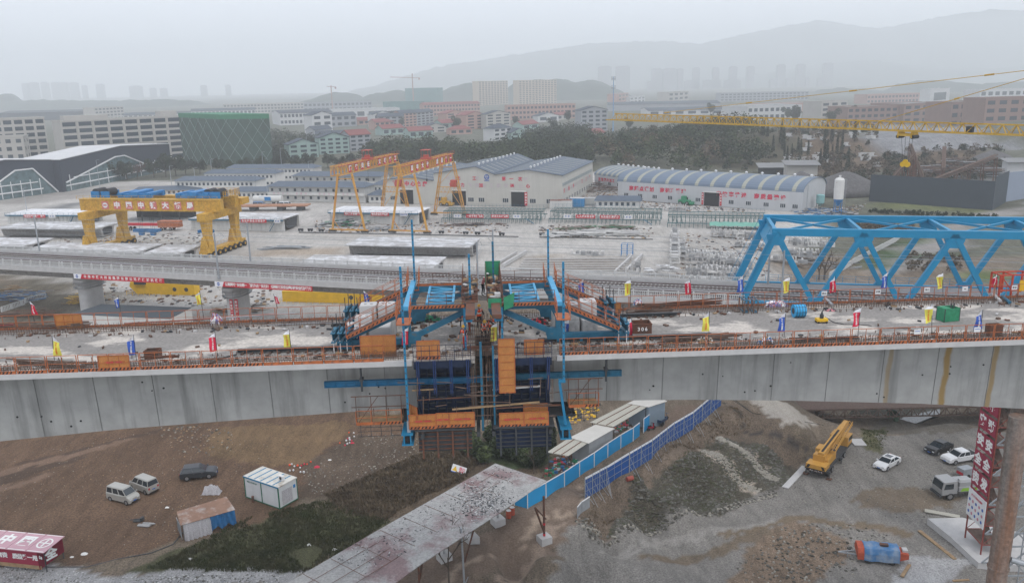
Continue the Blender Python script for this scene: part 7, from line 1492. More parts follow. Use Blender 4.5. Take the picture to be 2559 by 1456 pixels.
sp = [Q('c6',*c,ZB) for c in ((115,935),(395,928),(900,1060),(1100,1330),(522,1290),(300,1085))]; mb = MB(); mb.prism([(p.x,p.y) for p in sp], -6.6, ZB); tag(mb.build('foundation_slab', m_whiteconc), 'pale concrete foundation slab under the stair tower', 'slab')
a = Q('c6',415,1090,ZB); b = Q('c6',540,1225,ZB); d = (b-a); d.z = 0; wv = d.length; rz = atan2(d.y,d.x);
t = thing('stair_tower', 'tall red scaffold stair tower carrying twelve red character boards', 'stair tower', (a.x,a.y,ZB), rz); Ht = 24.4-ZB-.3; m_rs2 = mat('red_scaffold', (.22,.045,.035), .7, var=.3, scale=2)
for x, y in ((0,0),(wv,0),(0,2.4),(wv,2.4)): mb = MB(); mb.bar((x,y,0),(x,y,Ht),.13); mb.build('corner_post', m_rs2, t)
mb = MB()
for i in range(12):
 z = 1.2+i*2.4
 for y in (0,2.4): mb.bar((0,y,z),(wv,y,z),.08)
 for x in (0,wv): mb.bar((x,0,z),(x,2.4,z),.08); mb.bar((x,0,z),(x,2.4,z+2.4),.05)
mb.build('ledgers', m_rs2, t)
for i in range(11):
 z = 1.2+i*2.4; mb = MB(); s = i%2; A = (.2 if s else wv-.2,1.2,z); Bq = (wv-.2 if s else .2,1.2,z+2.4); mb.bar(A,Bq,.8,.08); [mb.bar(Vector(A)+Vector((0,dy,1)),Vector(Bq)+Vector((0,dy,1)),.04) for dy in (-.4,.4)]; mb.bb(.1,wv-.1,.1,2.3,z-.03,z); mb.build('stair_flight', m_rebar, t)
bw2 = wv*.5-.08
for col_, (chs, dz) in enumerate((('落实安全责任',0),('推动安全发展',-.0))):
 for i, ch in enumerate(chs):
  z1 = 18.6-i*2.35; x0 = .02+col_*(bw2+.1); mb = MB(); mb.bb(x0,x0+bw2,-.14,-.08,z1-1.95,z1); mb.build('character_board', m_cm, t); lettering('board_character', ch, m_wtext, t, (x0+bw2/2,-.16,z1-1.0), (1,0,0), (0,0,1), min(1.4,bw2*.95), bold=.05, xs=1)
mb = MB(); mb.bb(-.1,wv+.1,-.2,-.12,3.2,6.6); sb = mb.build('safety_notice', m_white, t); lettering('notice_letters', '施工现场安全须知', m_redtxt, sb, (wv/2,-.22,6.0), (1,0,0), (0,0,1), .3, 1.0);
mb = MB();
for j in range(3):
 for i in range(5): xx = .35+i*(wv-.5)/4.4; zz = 5.3-j*.75; mb.lathe((0,0,0),[(0,0)],3) if False else mb.add([(xx+.2*cos(k*pi/4),-.215,zz+.2*sin(k*pi/4)) for k in range(8)], [tuple(range(8))], (i+j)%2)
mb.build('notice_pictograms', [m_bluetxt, flat('pink_mark', (.5,.2,.25))], sb)
p = G('s8',1180,1230); t = thing('covered_machine', 'trailer machine covered with blue and orange tarpaulin, drawbar to the left', 'machine', p, R(-12)); mb = MB(); mb.loft([[(x, y+.05*sin(x*5+y*3), z+.05*cos(x*4+y)) for y, z in ((-1.15,.35),(-1.1,1.2),(-.85,1.75),(0,1.9),(.85,1.75),(1.1,.9))] for x in np.linspace(-1.4,2.4,14)], closed=True); mb.build('blue_tarpaulin', mat('dusty_blue_tarp', (.05,.17,.36), .7, var=.2, scale=1, col2=(.22,.27,.33), cut=.52, soft=.12, sc2=.9), t)
mb = MB(); mb.loft([[(x, y, z+.02) for y, z in ((-1.12,.4),(-1.08,1.2),(-.8,1.72),(0,1.85),(.8,1.72),(1.05,.9))] for x in (-2.1,-1.42)]); mb.build('orange_cover', mat('drum_orange', (.40,.07,.03)), t)
mb = MB(); mb.bar((-2.0,-.4,.6),(-4.0,.1,.45),.12); mb.bar((-2.0,.5,.6),(-4.0,.15,.45),.12); mb.tube((-3.0,0,.0),(-3.0,0,.9),.05,8); mb.build('drawbar', m_galv, t)
mb = MB(); mb.ext([(2.4,.4),(3.4,.75),(3.4,1.3),(2.4,1.4)], -.75, .75); mb.bb(2.8,3.35,-.3,.4,1.3,1.6,1); mb.build('hopper', [mat('drum_orange', (.4,.07,.03)), m_whiteconc], t); mb = MB(); mb.bb(.35,1.25,-.3,.1,1.8,2.1); mb.bb(.45,1.15,-.31,-.2,1.88,2.02,1); mb.build('exhaust_box', [m_rust, m_black], t)
for x, y in ((-1,-1.0),(1.6,-1.0),(-1,1),(1.6,1)): mb = MB(); mb.tube((x,y-.1,.38),(x,y+.1,.38),.38,14); mb.build('wheel', m_tyre, t)
for (k0, p0, p1, w_, lab, m_) in (('s8',(1640,790),(1965,850),.8,'pale ribbed sheet lying by the foundation slab',m_asb),('s8',(1590,975),(1920,1240),.45,'brown plank lying along the foundation slab edge',m_wood),('s8',(1430,1400),(1500,1290),.35,'short stack of dark planks at the lower right',m_wood),('s8',(1050,190),(1000,130),1.8,'flat concrete plate lying beside the mobile crane boom',m_whiteconc),('s8',(350,580),(535,385),.9,'narrow concrete kerb strip at the foot of the slope',m_whiteconc),('s8',(1900,1440),(2050,1430),.25,'thin pale board at the lower right edge',m_wood)):
 a = G(k0,*p0); b = G(k0,*p1); up = Vector((0,0,.12)); mb = MB(); mb.bar(a+up,b+up,w_,.12); tag(mb.build('loose_plank' if w_ < .8 else 'loose_sheet', m_), lab, 'plank' if w_ < .8 else 'sheet')
p = G('s8',2010,470); t = thing('white_generator', 'small grey box trailer with a red striped edge behind the pump truck', 'trailer', p, .3); mb = MB(); mb.bb(-.9,.9,-.6,.6,.4,1.4); mb.build('box', m_galv, t); mb = MB(); mb.tube((0,-.65,.3),(0,.65,.3),.3,12); mb.build('wheels', m_tyre, t); mb = MB(); mb.bb(-.95,-.91,-.55,.55,.5,.9); mb.build('striped_edge', m_red, t)
P = U(2245,1062,-8.9); yy = P.y; zt = UY(2245,1020,yy).z; t = thing('trestle_bridge', 'brown lattice trestle bridge on a green pier just under the girder bottom', 'trestle bridge', (0,yy,0)); xa = UY(1975,1003,yy).x; xb = UY(2640,1030,yy).x; mb = MB()
for y in (0, 4):
 for z in (zt, zt-1.4): mb.bar((xa,y,z),(xb,y,z),.2)
 n_ = 24
 for i in range(n_): x0 = xa+(xb-xa)*i/n_; x1 = xa+(xb-xa)*(i+1)/n_; mb.bar((x0,y,zt),((x0+x1)/2,y,zt-1.4),.12); mb.bar(((x0+x1)/2,y,zt-1.4),(x1,y,zt),.12); mb.bar((x0,y,zt),(x0,y,zt-1.4),.12)
mb.bb(xa,xb,0,4,zt,zt+.15); mb.build('lattice_girder', m_rebar, t); mb = MB(); mb.tube((P.x,1,-9.5),(P.x,1,zt-1.4),.4,12); mb.tube((P.x,3.2,-9.5),(P.x,3.2,zt-1.4),.4,12); mb.bb(P.x-.5,P.x+.5,.4,3.8,zt-1.8,zt-1.4); mb.build('pier', mat('mossy_green', (.05,.11,.06), .9), t)
mb = MB(); [mb.path([G('s7',2150,70)+Vector((0,0,1.2+k*.3)), G('s7',2350,170)+Vector((0,0,.5)), G('s8',700,60)+Vector((0,0,1.2))], .04, 5) for k in range(2)]; tag(mb.build('cable', m_black), 'two black cables drooping over the concrete slope under the bridge', 'cable')
pt = [G('s5',*c)+Vector((0,0,.05)) for c in ((0,1240),(450,1310),(800,1310),(1100,1235),(1400,1180),(1600,1100),(1690,990))]; mb = MB(); mb.path(pt, .06, 6); tag(mb.build('black_hose', m_dark), 'long black hose edging the dirt field at lower left', 'hose')
# -- stones, rubble, litter
m_st = [mat('stone_a', (.13,.125,.11), .9, var=.3, scale=2), mat('stone_b', (.075,.068,.055), .9, var=.3, scale=2), mat('stone_c', (.28,.26,.22), .9, var=.3, scale=2)]
clutter('revetment_stones', 'rough stones paving the embankment slope between the fence and the gravel', 's7', ((1000,1290),(1250,900),(1700,560),(1950,420),(2100,370),(2620,560),(2700,760),(2450,900),(1400,1220)), 4600, .25, .6, [m_st[1],m_st[1],m_st[0],mat('moss_stone',(.06,.062,.035))], -.05, flatk=.3)
for k_, pg in enumerate((((1850,490),(1900,480),(2440,850),(2400,880)),((2000,370),(2050,360),(2600,740),(2559,770)))): clutter('stone_rib', ('lower' if k_ == 0 else 'upper')+' pale stone rib running down the paved slope', 's7', pg, 260, .25, .55, [m_st[2]], .03, flatk=.35)
clutter('pale_rubble', 'line of pale broken stones along the foot of the slope', 's7', ((750,1100),(980,1270),(1500,1190),(2559,850),(2600,900),(1500,1240),(900,1330),(680,1180)), 420, .2, .5, m_st)
clutter('pale_rubble', 'pale rocks on the brown mound at the lower right', 's8', ((-100,1300),(350,920),(950,900),(1300,1000),(1000,1400),(0,1500)), 420, .12, .4, m_st)
clutter('field_stones', 'small pale stones strewn over the brown dirt field', 's5', ((-200,500),(300,200),(1400,50),(2559,100),(2000,900),(1400,1200),(-200,900)), 900, .05, .15, [m_st[2], m_wood, m_st[0]])
clutter('field_clods', 'clods and chippings on the brown earth bank right of the cabin', 's6', ((480,420),(1000,80),(1500,60),(2000,300),(1300,600),(600,640)), 900, .08, .28, [m_st[2], m_st[0], mat('clod', (.11,.075,.055), .95)])
clutter('gravel_stones', 'loose pale gravel stones over the grey lot', 's8', ((0,800),(900,200),(1800,100),(2300,400),(2200,1000),(1500,900),(800,700)), 1000, .06, .2, m_st)
clutter('gravel_edge', 'grey crushed stone along the bottom left border', 's5', ((-100,1260),(400,1330),(1200,1390),(2559,1360),(2600,1500),(-100,1500)), 1100, .08, .25, [concrete, m_st[0], m_whiteconc])
clutter('broken_rubble', 'ring of broken concrete and rubbish round the black pit in the field', 's5', ((1450,20),(1800,0),(2150,60),(2150,220),(1700,290),(1500,150)), 160, .1, .4, m_st+[m_wood])
R5 = random.Random(12)
LT = []
for i in range(26):
 x, y = (R5.uniform(830,975), R5.uniform(60,190)) if i < 12 else (R5.uniform(370,590), R5.uniform(340,440)); p = G('s6',x,y); mb = MB(); r_ = R5.uniform(.1,.16); mb.lathe((0,0,0), [(r_*.6,0),(r_,r_*.7),(r_*.9,r_*1.5),(r_*.4,r_*1.9)], 10)
 tag(mb.build('paint_bucket', R5.choice([m_white, m_white, m_vest, m_redtxt]), None, p), 'small white or red bucket among the litter by the ditch edge', 'bucket', 'buckets scattered behind the site cabin')
for (k, x, y, m_, s, lab) in (('s6',628,385,m_redtxt,.5,'bright red sheet scrap on the bank edge right of the buckets'),('s6',955,165,m_redtxt,.4,'red rag near the top of the ditch'),('s6',745,322,m_wtext,.35,'small yellow white scrap on the bank edge'),('s5',1545,758,m_wtext,.3,'white scrap lying left of the patched hut'),('s5',780,1190,m_wtext,.5,'crumpled white bag beside the red lettered shelter'),('s5',1760,1235,m_wtext,.35,'white rag in the dark grass'),('s6',790,1150,m_wtext,.4,'white rag in the grass near the canopy'),('s6',555,1103,m_wtext,.35,'white rag in the middle of the grass'),('s5',665,1218,m_wtext,.3,'white scrap near the orange earth')):
 heap('litter', lab, 'litter', 0, 0, s*1.5, s, s*.5, [m_], base=G(k,x,y))
# -- plants near by
def leafmat(name, a, b):
 m = mat(name, a, .85, var=.35, scale=.7, col2=b, cut=.5, soft=.2, sc2=.35, spec=.15); n = m.node_tree.nodes; l = m.node_tree.links; p = n['Principled BSDF']; s = p.inputs['Base Color'].links[0].from_socket
 oi = n.new('ShaderNodeObjectInfo'); r_ = n.new('ShaderNodeMapRange'); r_.inputs[3].default_value = .7; r_.inputs[4].default_value = 1.3; l.new(oi.outputs['Random'], r_.inputs[0]); c = n.new('ShaderNodeCombineColor'); [l.new(r_.outputs[0], c.inputs[i]) for i in range(3)]
 x = n.new('ShaderNodeMix'); x.data_type = 'RGBA'; x.blend_type = 'MULTIPLY'; x.inputs[0].default_value = 1; l.new(s, x.inputs[6]); l.new(c.outputs[0], x.inputs[7]); l.new(x.outputs[2], p.inputs['Base Color']); return m
m_lf = leafmat('evergreen_leaves', (.016,.026,.012), (.036,.046,.02)); m_lb = leafmat('bamboo_leaves', (.035,.05,.02), (.065,.08,.034)); m_lg = leafmat('low_grass', (.05,.068,.02), (.085,.075,.04)); m_dry = leafmat('dry_brush', (.075,.055,.038), (.15,.115,.075)); m_bark = mat('bark', (.085,.065,.05), .9, var=.3, scale=3)
def leafquad(mb, c, s, rr_, up=.5):
 a = Vector((rr_.gauss(0,1), rr_.gauss(0,1), rr_.gauss(0,1)*up)).normalized()*s; b = Vector((rr_.gauss(0,1), rr_.gauss(0,1), rr_.gauss(0,1))).normalized(); b = (b-a.normalized()*b.dot(a.normalized())).normalized()*s*.7; c = Vector(c); mb.add([c-a*.6, c-b*.6, c+a, c+b*.7], [(0,1,2,3)])
def tuft(name, label, k, poly, n_, s0, s1, m_, tall=1.0, blades=3, cat='grass'):
 P = [G(k,*c) for c in poly]; x0 = min(p.x for p in P); x1 = max(p.x for p in P); y0 = min(p.y for p in P); y1 = max(p.y for p in P); pl2 = [(p.x,p.y) for p in P]
 X = np.array([R5.uniform(x0,x1) for _ in range(n_*4)]); Y = np.array([R5.uniform(y0,y1) for _ in range(n_*4)]); kk = inpoly(X, Y, pl2); X = X[kk][:n_]; Y = Y[kk][:n_]; Z = heights(X, Y); mb = MB()
 for x, y, z in zip(X, Y, Z):
  if mnoise.noise(Vector((x*.25,y*.25,3))) < -.5: continue
  s = R5.uniform(s0,s1)
  for _ in range(blades):
   a = R5.uniform(0,6.28); o_ = Vector((cos(a),sin(a),0))*s*.35; ln = Vector((R5.gauss(0,.3),R5.gauss(0,.3),tall))*s; c = Vector((x+R5.uniform(-.2,.2),y+R5.uniform(-.2,.2),z-.05)); mb.add([c-o_*.6,c+o_*.6,c+ln+o_*.25,c+ln-o_*.2], [(0,1,2,3)])
 tag(mb.build(name, m_), label, cat, kind='stuff')
tuft('low_grass', 'dark green weedy grass on the bank above the bottom gravel', 's6', ((-950,1330),(-300,1000),(0,850),(700,690),(1300,880),(900,1150),(500,1360)), 8500, .1, .36, m_lg)
tuft('dry_brush', 'brown dry brush and brambles right of the grass bank', 's6', ((700,640),(1300,380),(1750,200),(2150,330),(1950,520),(1650,640),(1250,880),(850,800)), 6000, .15, .55, m_dry, .8, cat='brush')
tuft('dry_brush', 'dry weeds on the verge below the navy hoarding', 's7', ((850,1000),(1300,720),(1800,350),(2200,90),(2350,250),(1900,450),(1250,900),(950,1250),(750,1200)), 4200, .1, .35, m_dry, .8, cat='weeds')
tuft('low_grass', 'thin green weeds between the slope stones', 's7', ((1000,1280),(1600,700),(1950,430),(2350,650),(2400,850),(1500,1200)), 1500, .08, .25, m_lg, cat='weeds')
tuft('low_grass', 'green weeds on the river bank behind the white sedan', 's8', ((1050,0),(1300,20),(1260,240),(1080,180)), 500, .1, .35, m_lg, cat='weeds')
def mass(name, label, k, poly, n_, hgt, s, m_, lumps=30, cat='bushes', z0=None, rr_=None, kind='stuff'):
 rr_ = rr_ or random.Random(len(label)); P = [G(k,*c) for c in poly]; x0 = min(p.x for p in P); x1 = max(p.x for p in P); y0 = min(p.y for p in P); y1 = max(p.y for p in P); pl2 = [(p.x,p.y) for p in P]; C = []
 while len(C) < lumps:
  x = rr_.uniform(x0,x1); y = rr_.uniform(y0,y1)
  if inpoly(np.array([x]),np.array([y]),pl2)[0]: C.append((x,y,gh(x,y),rr_.uniform(.6,1)*hgt))
 ms = m_ if isinstance(m_, (list,tuple)) else [m_]; mb = MB()
 for (x,y,z,h_) in C:
  mi = rr_.randrange(len(ms)); R_ = h_*rr_.uniform(.38,.5)
  for _ in range(n_//lumps):
   v = Vector((rr_.gauss(0,1),rr_.gauss(0,1),rr_.gauss(0,1))).normalized()*(rr_.random()**.35); leafquad(mb, (x+v.x*R_, y+v.y*R_, z+h_*.52+v.z*h_*.48), s*rr_.uniform(.6,1.3), rr_); mb.m[-1] = mi
 tag(mb.build(name, ms), label, cat, kind=kind)
mass('bamboo_thicket', 'green bamboo and bushes growing under the gap in the bridge', 's6', ((1950,120),(2650,60),(2900,200),(2559,400),(2300,330),(2050,400)), 12000, 3.6, .3, [m_lb, m_lf], 26, 'bamboo')
mass('dark_bushes', 'dark evergreen bushes between the canopy roof and the roadside sheds', 's7', ((0,420),(350,350),(600,300),(480,560),(400,680),(60,560)), 9000, 3.0, .28, [m_lf, m_lf, m_lb], 18, 'bushes')
def baretree(label, p, h_, seed, spread=.5, name='bare_tree', r0_=.06):
 R6 = random.Random(seed); t = thing(name, label, 'tree', p); tr = MB(); br = MB()
 def grow(a, d, L, r_, lev):
  b = a+d*L; (tr if lev == 0 else br).tube(a, b, r_, 5, r2=r_*.7, cap=False)
  if lev < 4:
   for _ in range(3 if lev < 3 else 2): nd_ = (d+Vector((R6.gauss(0,spread),R6.gauss(0,spread),R6.uniform(0,.5)))).normalized(); grow(a+d*L*R6.uniform(.5,1), nd_, L*R6.uniform(.5,.75), r_*.6, lev+1)
 grow(Vector((0,0,-.2)), Vector((0,0,1)), h_*.42, r0_, 0); tr.build('trunk', m_bark, t); br.build('branches', m_bark, t); return t
baretree('thin leafless sapling standing in front of the canopy roof', G('s6',1850,1500), 8.5, 3, .4, r0_=.11); baretree('leafless shrub in the dark bushes beside the lean-to roof', G('s7',330,700), 4.5, 5, .6)
p = G('s6',1990,1480); mb = MB(); mb.tube((0,0,0),(-.1,0,6.4),.1,8); mb.tube((0,0,0),(.4,0,1.0),.05,6); tag(mb.build('thin_pole', m_galv, None, p), 'thin pale pole rising by the lower canopy edge', 'pole')
baretree('dark leafless tree seen through the first truss bay', Q('r8',710,1330,4), 9.5, 11, .5, r0_=.25)
baretree('second dark leafless tree near the first truss bay', Q('r8',660,1340,4), 7.5, 14, .5, r0_=.2)
# == UNDER THE VIADUCT AND LEFT YARD
def place_on(k, x, y, z=6.0): return Q(k, x, y, z)
for (k, x, y, L, lab) in (('s1',1205,283,15,'yellow steel box beam lying in the yard under the first viaduct span'),('s2',310,355,21,'long yellow steel beam with round holes in the yard left of the anchor beams')):
 p = Q(k,x,y,6); t = thing('yellow_box_beam', lab, 'steel beam', p, R(-10)); mb = MB(); mb.ext([(0,1.6),(1.6,0),(L,0),(L,2.6),(.3,2.6)] if L < 20 else [(0,0),(L,0),(L,2.2),(0,2.2)], 0, 2.2); mb.build('beam', m_yel2, t)
 mb = MB(); [mb.tube((xx,-.03,1.2),(xx,.0,1.2),.45,14) for xx in (L*.7,L*.88)]; mb.bb(1.5,4,-.5,0,2.2,2.8) if L < 20 else 0; mb.build('holes', m_dark, t); mb = MB(); rail_line(mb, [(0,-1.2,0),(L*.8,-1.2,0)], .9, 2, .07, 1.4); mb.build('side_rail', m_yel2, t)
P = [Q('s1',*c,z) for c, z in (((650,470),8.0),((940,378),9.3),((1770,408),9.3),((1570,512),8.0))]; O = P[0]; t = thing('corrugated_shed', 'low shed with a big slate corrugated roof behind the far guard rail', 'shed', (O.x,O.y,6)); Pq = [Vector((p.x-O.x,p.y-O.y,p.z-6)) for p in P]; mb = MB(); mb.add(Pq+[p-Vector((0,0,.1)) for p in Pq], [(3,2,1,0),(4,5,6,7),(0,1,5,4),(1,2,6,5),(2,3,7,6),(3,0,4,7)]); mb.build('roof', mat('slate_corrugated', (.09,.105,.12), .6, var=.12, scale=.5, wave=('X', 1.6, .72)), t); mb = MB(); mb.add([Vector((p.x,p.y,0)) for p in Pq]+[p-Vector((0,0,.1)) for p in Pq], [(0,1,5,4),(1,2,6,5),(2,3,7,6),(3,0,4,7)]); mb.build('walls', m_offw, t)
def pile(label, k, x, y, w_, d_, h_, ms, n_, name='timber_pile', ln=(1.5,4), z=6.0, rz=0, th=.15):
 p = Q(k,x,y,z); R7 = random.Random(len(label)); mb = MB()
 for _ in range(n_): a = rz+R7.gauss(0,.25); u_ = R7.uniform(-w_/2,w_/2); v_ = R7.uniform(-d_/2,d_/2); l_ = R7.uniform(*ln)/2; zz = h_*R7.random()*(1-abs(u_)/w_); mb.bar((u_-cos(a)*l_,v_-sin(a)*l_,zz+.1),(u_+cos(a)*l_,v_+sin(a)*l_,zz+.1+R7.uniform(-.1,.1)),th*R7.uniform(.5,1.5),th*.5,R7.randrange(len(ms)))
 tag(mb.build(name, ms, None, p), label, name.split('_')[-1], kind='stuff')
pile('stack of yellow pallets beside the thick pier', 's1', 775,360, 6,4,1.6, [m_wood, m_yel2], 60)
pile('grey and blue planks heaped at the left border behind the pier', 's1', 150,330, 12,7,1.6, [m_rebar, m_galv, m_bm], 90)
pile('wooden crate boards on the plank heap', 's1', 110,260, 3,2,1.2, [m_wood], 20)
pile('rusty pipes and earth below the first flag', 's1', 250,480, 12,4,1.0, [m_rust, m_rebar], 60)
pile('pallets and dark engine parts right of the lettered pier', 's1', 2200,450, 9,4,1.2, [m_wood, m_rebar, m_black], 60)
pile('heap of scrap reinforcement cages between the warehouse and the arched sheds', 'r7', 900,470, 16,22,2.6, [m_rebar, m_rust, m_dark], 260)
pile('bright scrap and sacks at the foot of the cement silo', 'r8', 700,690, 18,12,1.2, [m_whiteconc, m_galv, m_dark, m_bluetarp], 160, ln=(.6,2.5), th=.35)
pile('dark steel bars and mats in front of the middle rack', 'r7', 900,835, 22,3,1.0, [m_rebar, m_green, m_rust], 110)
pile('white channel beams stacked on the yard floor before the middle rack', 'r7', 880,890, 24,5,1.2, [m_offw, m_whiteconc], 150, th=.4, ln=(2,6))
pile('flat steel and cables in front of the left rack', 'r6', 2050,805, 20,3,.6, [m_dark, m_rust], 70)
pile('white and blue machine parts between the left gantry legs', 'r6', 880,805, 13,5,1.8, [m_galv, m_green, m_offw, m_dark], 90, th=.35)
pile('galvanised parts in a row right of the left gantry', 'r6', 1190,845, 10,2,1.2, [m_galv, m_whiteconc], 60, th=.5, ln=(1,2))
pile('dark rubbish and cable reels below the first truss bay', 'r8', 500,1180, 26,9,1.5, [m_rebar, m_dark, m_galv], 160, z=4)
pile('steel channels lying left of the lone box girder', 'r6', 350,1020, 9,1.5,.8, [m_galv], 16, ln=(6,9), th=.3)
for (k, p0, p1, lab, h) in (('s1',(20,455),(230,385),'white baluster fence panel at the left border behind the guard rail',1.1),('s1',(240,370),(425,320),'white baluster fence panel beside the thick pier',1.1),('r8',(970,1165),(1440,920),'white fence running up beside the clipped green strip',1.3),('r8',(760,1290),(960,1175),'lower end of the white fence by the leafless trees',1.3),('r8',(1190,640),(1600,715),'white fence curving behind the truss top',1.3)):
 a = Q(k,*p0,6 if k=='s1' else 4.5); b = Q(k,*p1,6 if k=='s1' else 4.5); mb = MB(); n_ = int((b-a).length/.35); up = Vector((0,0,h)); [mb.bar(a.lerp(b,i/n_), a.lerp(b,i/n_)+up, .12 if i%7 else .25) for i in range(n_+1)]; mb.bar(a+up,b+up,.12); mb.bar(a+up*.15,b+up*.15,.12); tag(mb.build('white_fence', m_fence), lab, 'fence')
p = Q('r5',1180,590); t = thing('red_truck', 'red and orange lorry with a long red beam under the yellow crane', 'truck', p, R(-8)); mb = MB(); mb.bb(0,12,-.4,.4,1.4,2.2); mb.build('red_beam', m_red, t); mb = MB(); mb.bb(11,18,-1.2,1.2,1.0,3.0); mb.build('orange_body', m_orange, t); wheels(t, (.5,1.8,12,15), 2.4, .5, .3)
for (k, x, y, L, lab, c_) in (('r6',50,605,9,'white tank trailer parked before the prefab dormitory',m_offw),('r5',2400,350,9,'white round tank with a blue band behind the yellow crane',m_offw)):
 p = Q(k,x,y); t = thing('tank_trailer', lab, 'tank', p, R(-6)); mb = MB(); mb.tube((0,0,1.9),(L,0,1.9),1.25,18); mb.build('tank', c_, t); mb = MB(); [mb.bb(xx-.2,xx+.2,-1,1,0,1.0) for xx in (1.5,L-1.5)]; mb.build('legs', m_dark, t); mb = MB(); mb.bb(2.6,5,-1.3,-1.2,1.4,2.8); mb.build('blue_band', m_bm, t)
p = Q('r6',200,665); t = thing('rusty_slab', 'long rusty orange mould slab on dark trestles before the minibus', 'slab', p, R(-4)); mb = MB(); mb.bb(-20,14,-2.5,2.5,1.6,2.0); mb.build('slab_top', mat('rust_orange', (.33,.16,.09), .8, var=.2, scale=.6), t); mb = MB(); [mb.bb(x-1,x+1,-2,2,0,1.6) for x in (-16,-6,4,11)]; mb.build('trestles', m_dark, t)
p = Q('r7',1720,610); t = thing('loader', 'green wheeled loader before the arched shed gateway', 'loader', p, R(-30)); mb = MB(); mb.bb(-2,2,-.9,.9,.6,1.6); mb.bb(-1,.6,-.8,.8,1.6,2.9); mb.bb(2,3.4,-1.2,1.2,.2,1.0); mb.build('body', m_green, t); wheels(t, (-1.2,1.2), 2.0, .6, .4)
p = Q('r6',1810,620); t = thing('loader', 'dull yellow loader at the warehouse front between the gantry legs', 'loader', p, R(-20)); mb = MB(); mb.bb(-2,2,-.9,.9,.6,1.6); mb.bb(-1,.6,-.8,.8,1.6,2.9); mb.bb(2,3.2,-1.2,1.2,.2,1.0); mb.build('body', m_yellow, t); wheels(t, (-1.2,1.2), 2.0, .6, .4)
p = Q('r7',1135,1090); t = thing('blue_frame', 'open blue steel frame standing alone in the yard', 'frame', p, R(-12)); mb = MB(); [mb.bar((x,y,0),(x,y,3),.12) for x in (0,1.4,2.8) for y in (0,2)]; [mb.bar((0,y,z),(2.8,y,z),.1) for y in (0,2) for z in (1,2,3)]; mb.build('frame', m_bm, t)
R8 = random.Random(21); BP = []
def trough(L, W_, h_, m_):
 t = thing('precast_block', 'pale grey precast concrete block in the stacking area left of the truss', 'concrete block', (0,0,0), 0, 'pale precast concrete blocks stacked left of the blue truss'); mb = MB(); mb.ext([(-L/2,0),(L/2,0),(L/2,h_),(L/2-.3,h_),(L/2-.3,.3),(-L/2+.3,.3),(-L/2+.3,h_),(-L/2,h_)], -W_/2, W_/2); mb.build('trough', m_, t); return t
prot = [trough(1.7,.9,1.1,m_whiteconc), trough(1.3,1.3,.8,concrete), trough(2.4,1.0,1.0,mat('white_block', (.58,.57,.55), .9, var=.12, scale=1))]; used = [0,0,0]
rows = [(('r7',1990,900),('r7',2500,930),22,2),(('r7',1630,900),('r7',1630,1150),14,3),(('r7',1690,980),('r7',1710,1090),9,2),(('r7',1760,1060),('r7',2150,1090),14,1),(('r7',1760,1130),('r7',2200,1150),18,2),(('r7',1960,1160),('r7',2320,1200),16,2),(('r7',1880,1200),('r7',2280,1240),18,1),(('r7',1760,1260),('r7',2160,1290),18,2),(('r7',1700,1310),('r7',2060,1330),14,1),(('r7',720,1070),('r7',950,1080),9,1),(('r8',370,980),('r8',760,1000),18,2),(('r8',350,1080),('r8',620,1100),12,2),(('r7',1560,665),('r7',1710,670),7,2),(('r7',1210,1230),('r7',1290,1230),4,3),(('r7',2200,990),('r7',2540,1010),12,2),(('r8',230,1110),('r8',520,1150),10,1)]
for a, b, n_, st in rows:
 A, Bq = Q(*a), Q(*b)
 for i in range(n_):
  kk = R8.randrange(3);
  for s_ in range(st if R8.random() < .8 else 1):
   p = A.lerp(Bq,(i+R8.uniform(-.2,.2))/max(1,n_-1))+Vector((0,R8.uniform(-.5,.5),s_*(1.1,.8,1.0)[kk])); rz = YA+R8.uniform(-.12,.12)+(pi/2 if kk == 1 else 0)
   if not used[kk]: o = prot[kk]; used[kk] = 1; o.location = p; o.rotation_euler = (0,0,rz)
   else: dup(prot[kk], p, rz)
pile('shiny white pipes standing in a bundle left of the block stacks', 'r7', 1520,1230, 7,3,1.6, [m_white, m_whiteconc], 60, ln=(1,2.5), th=.3)
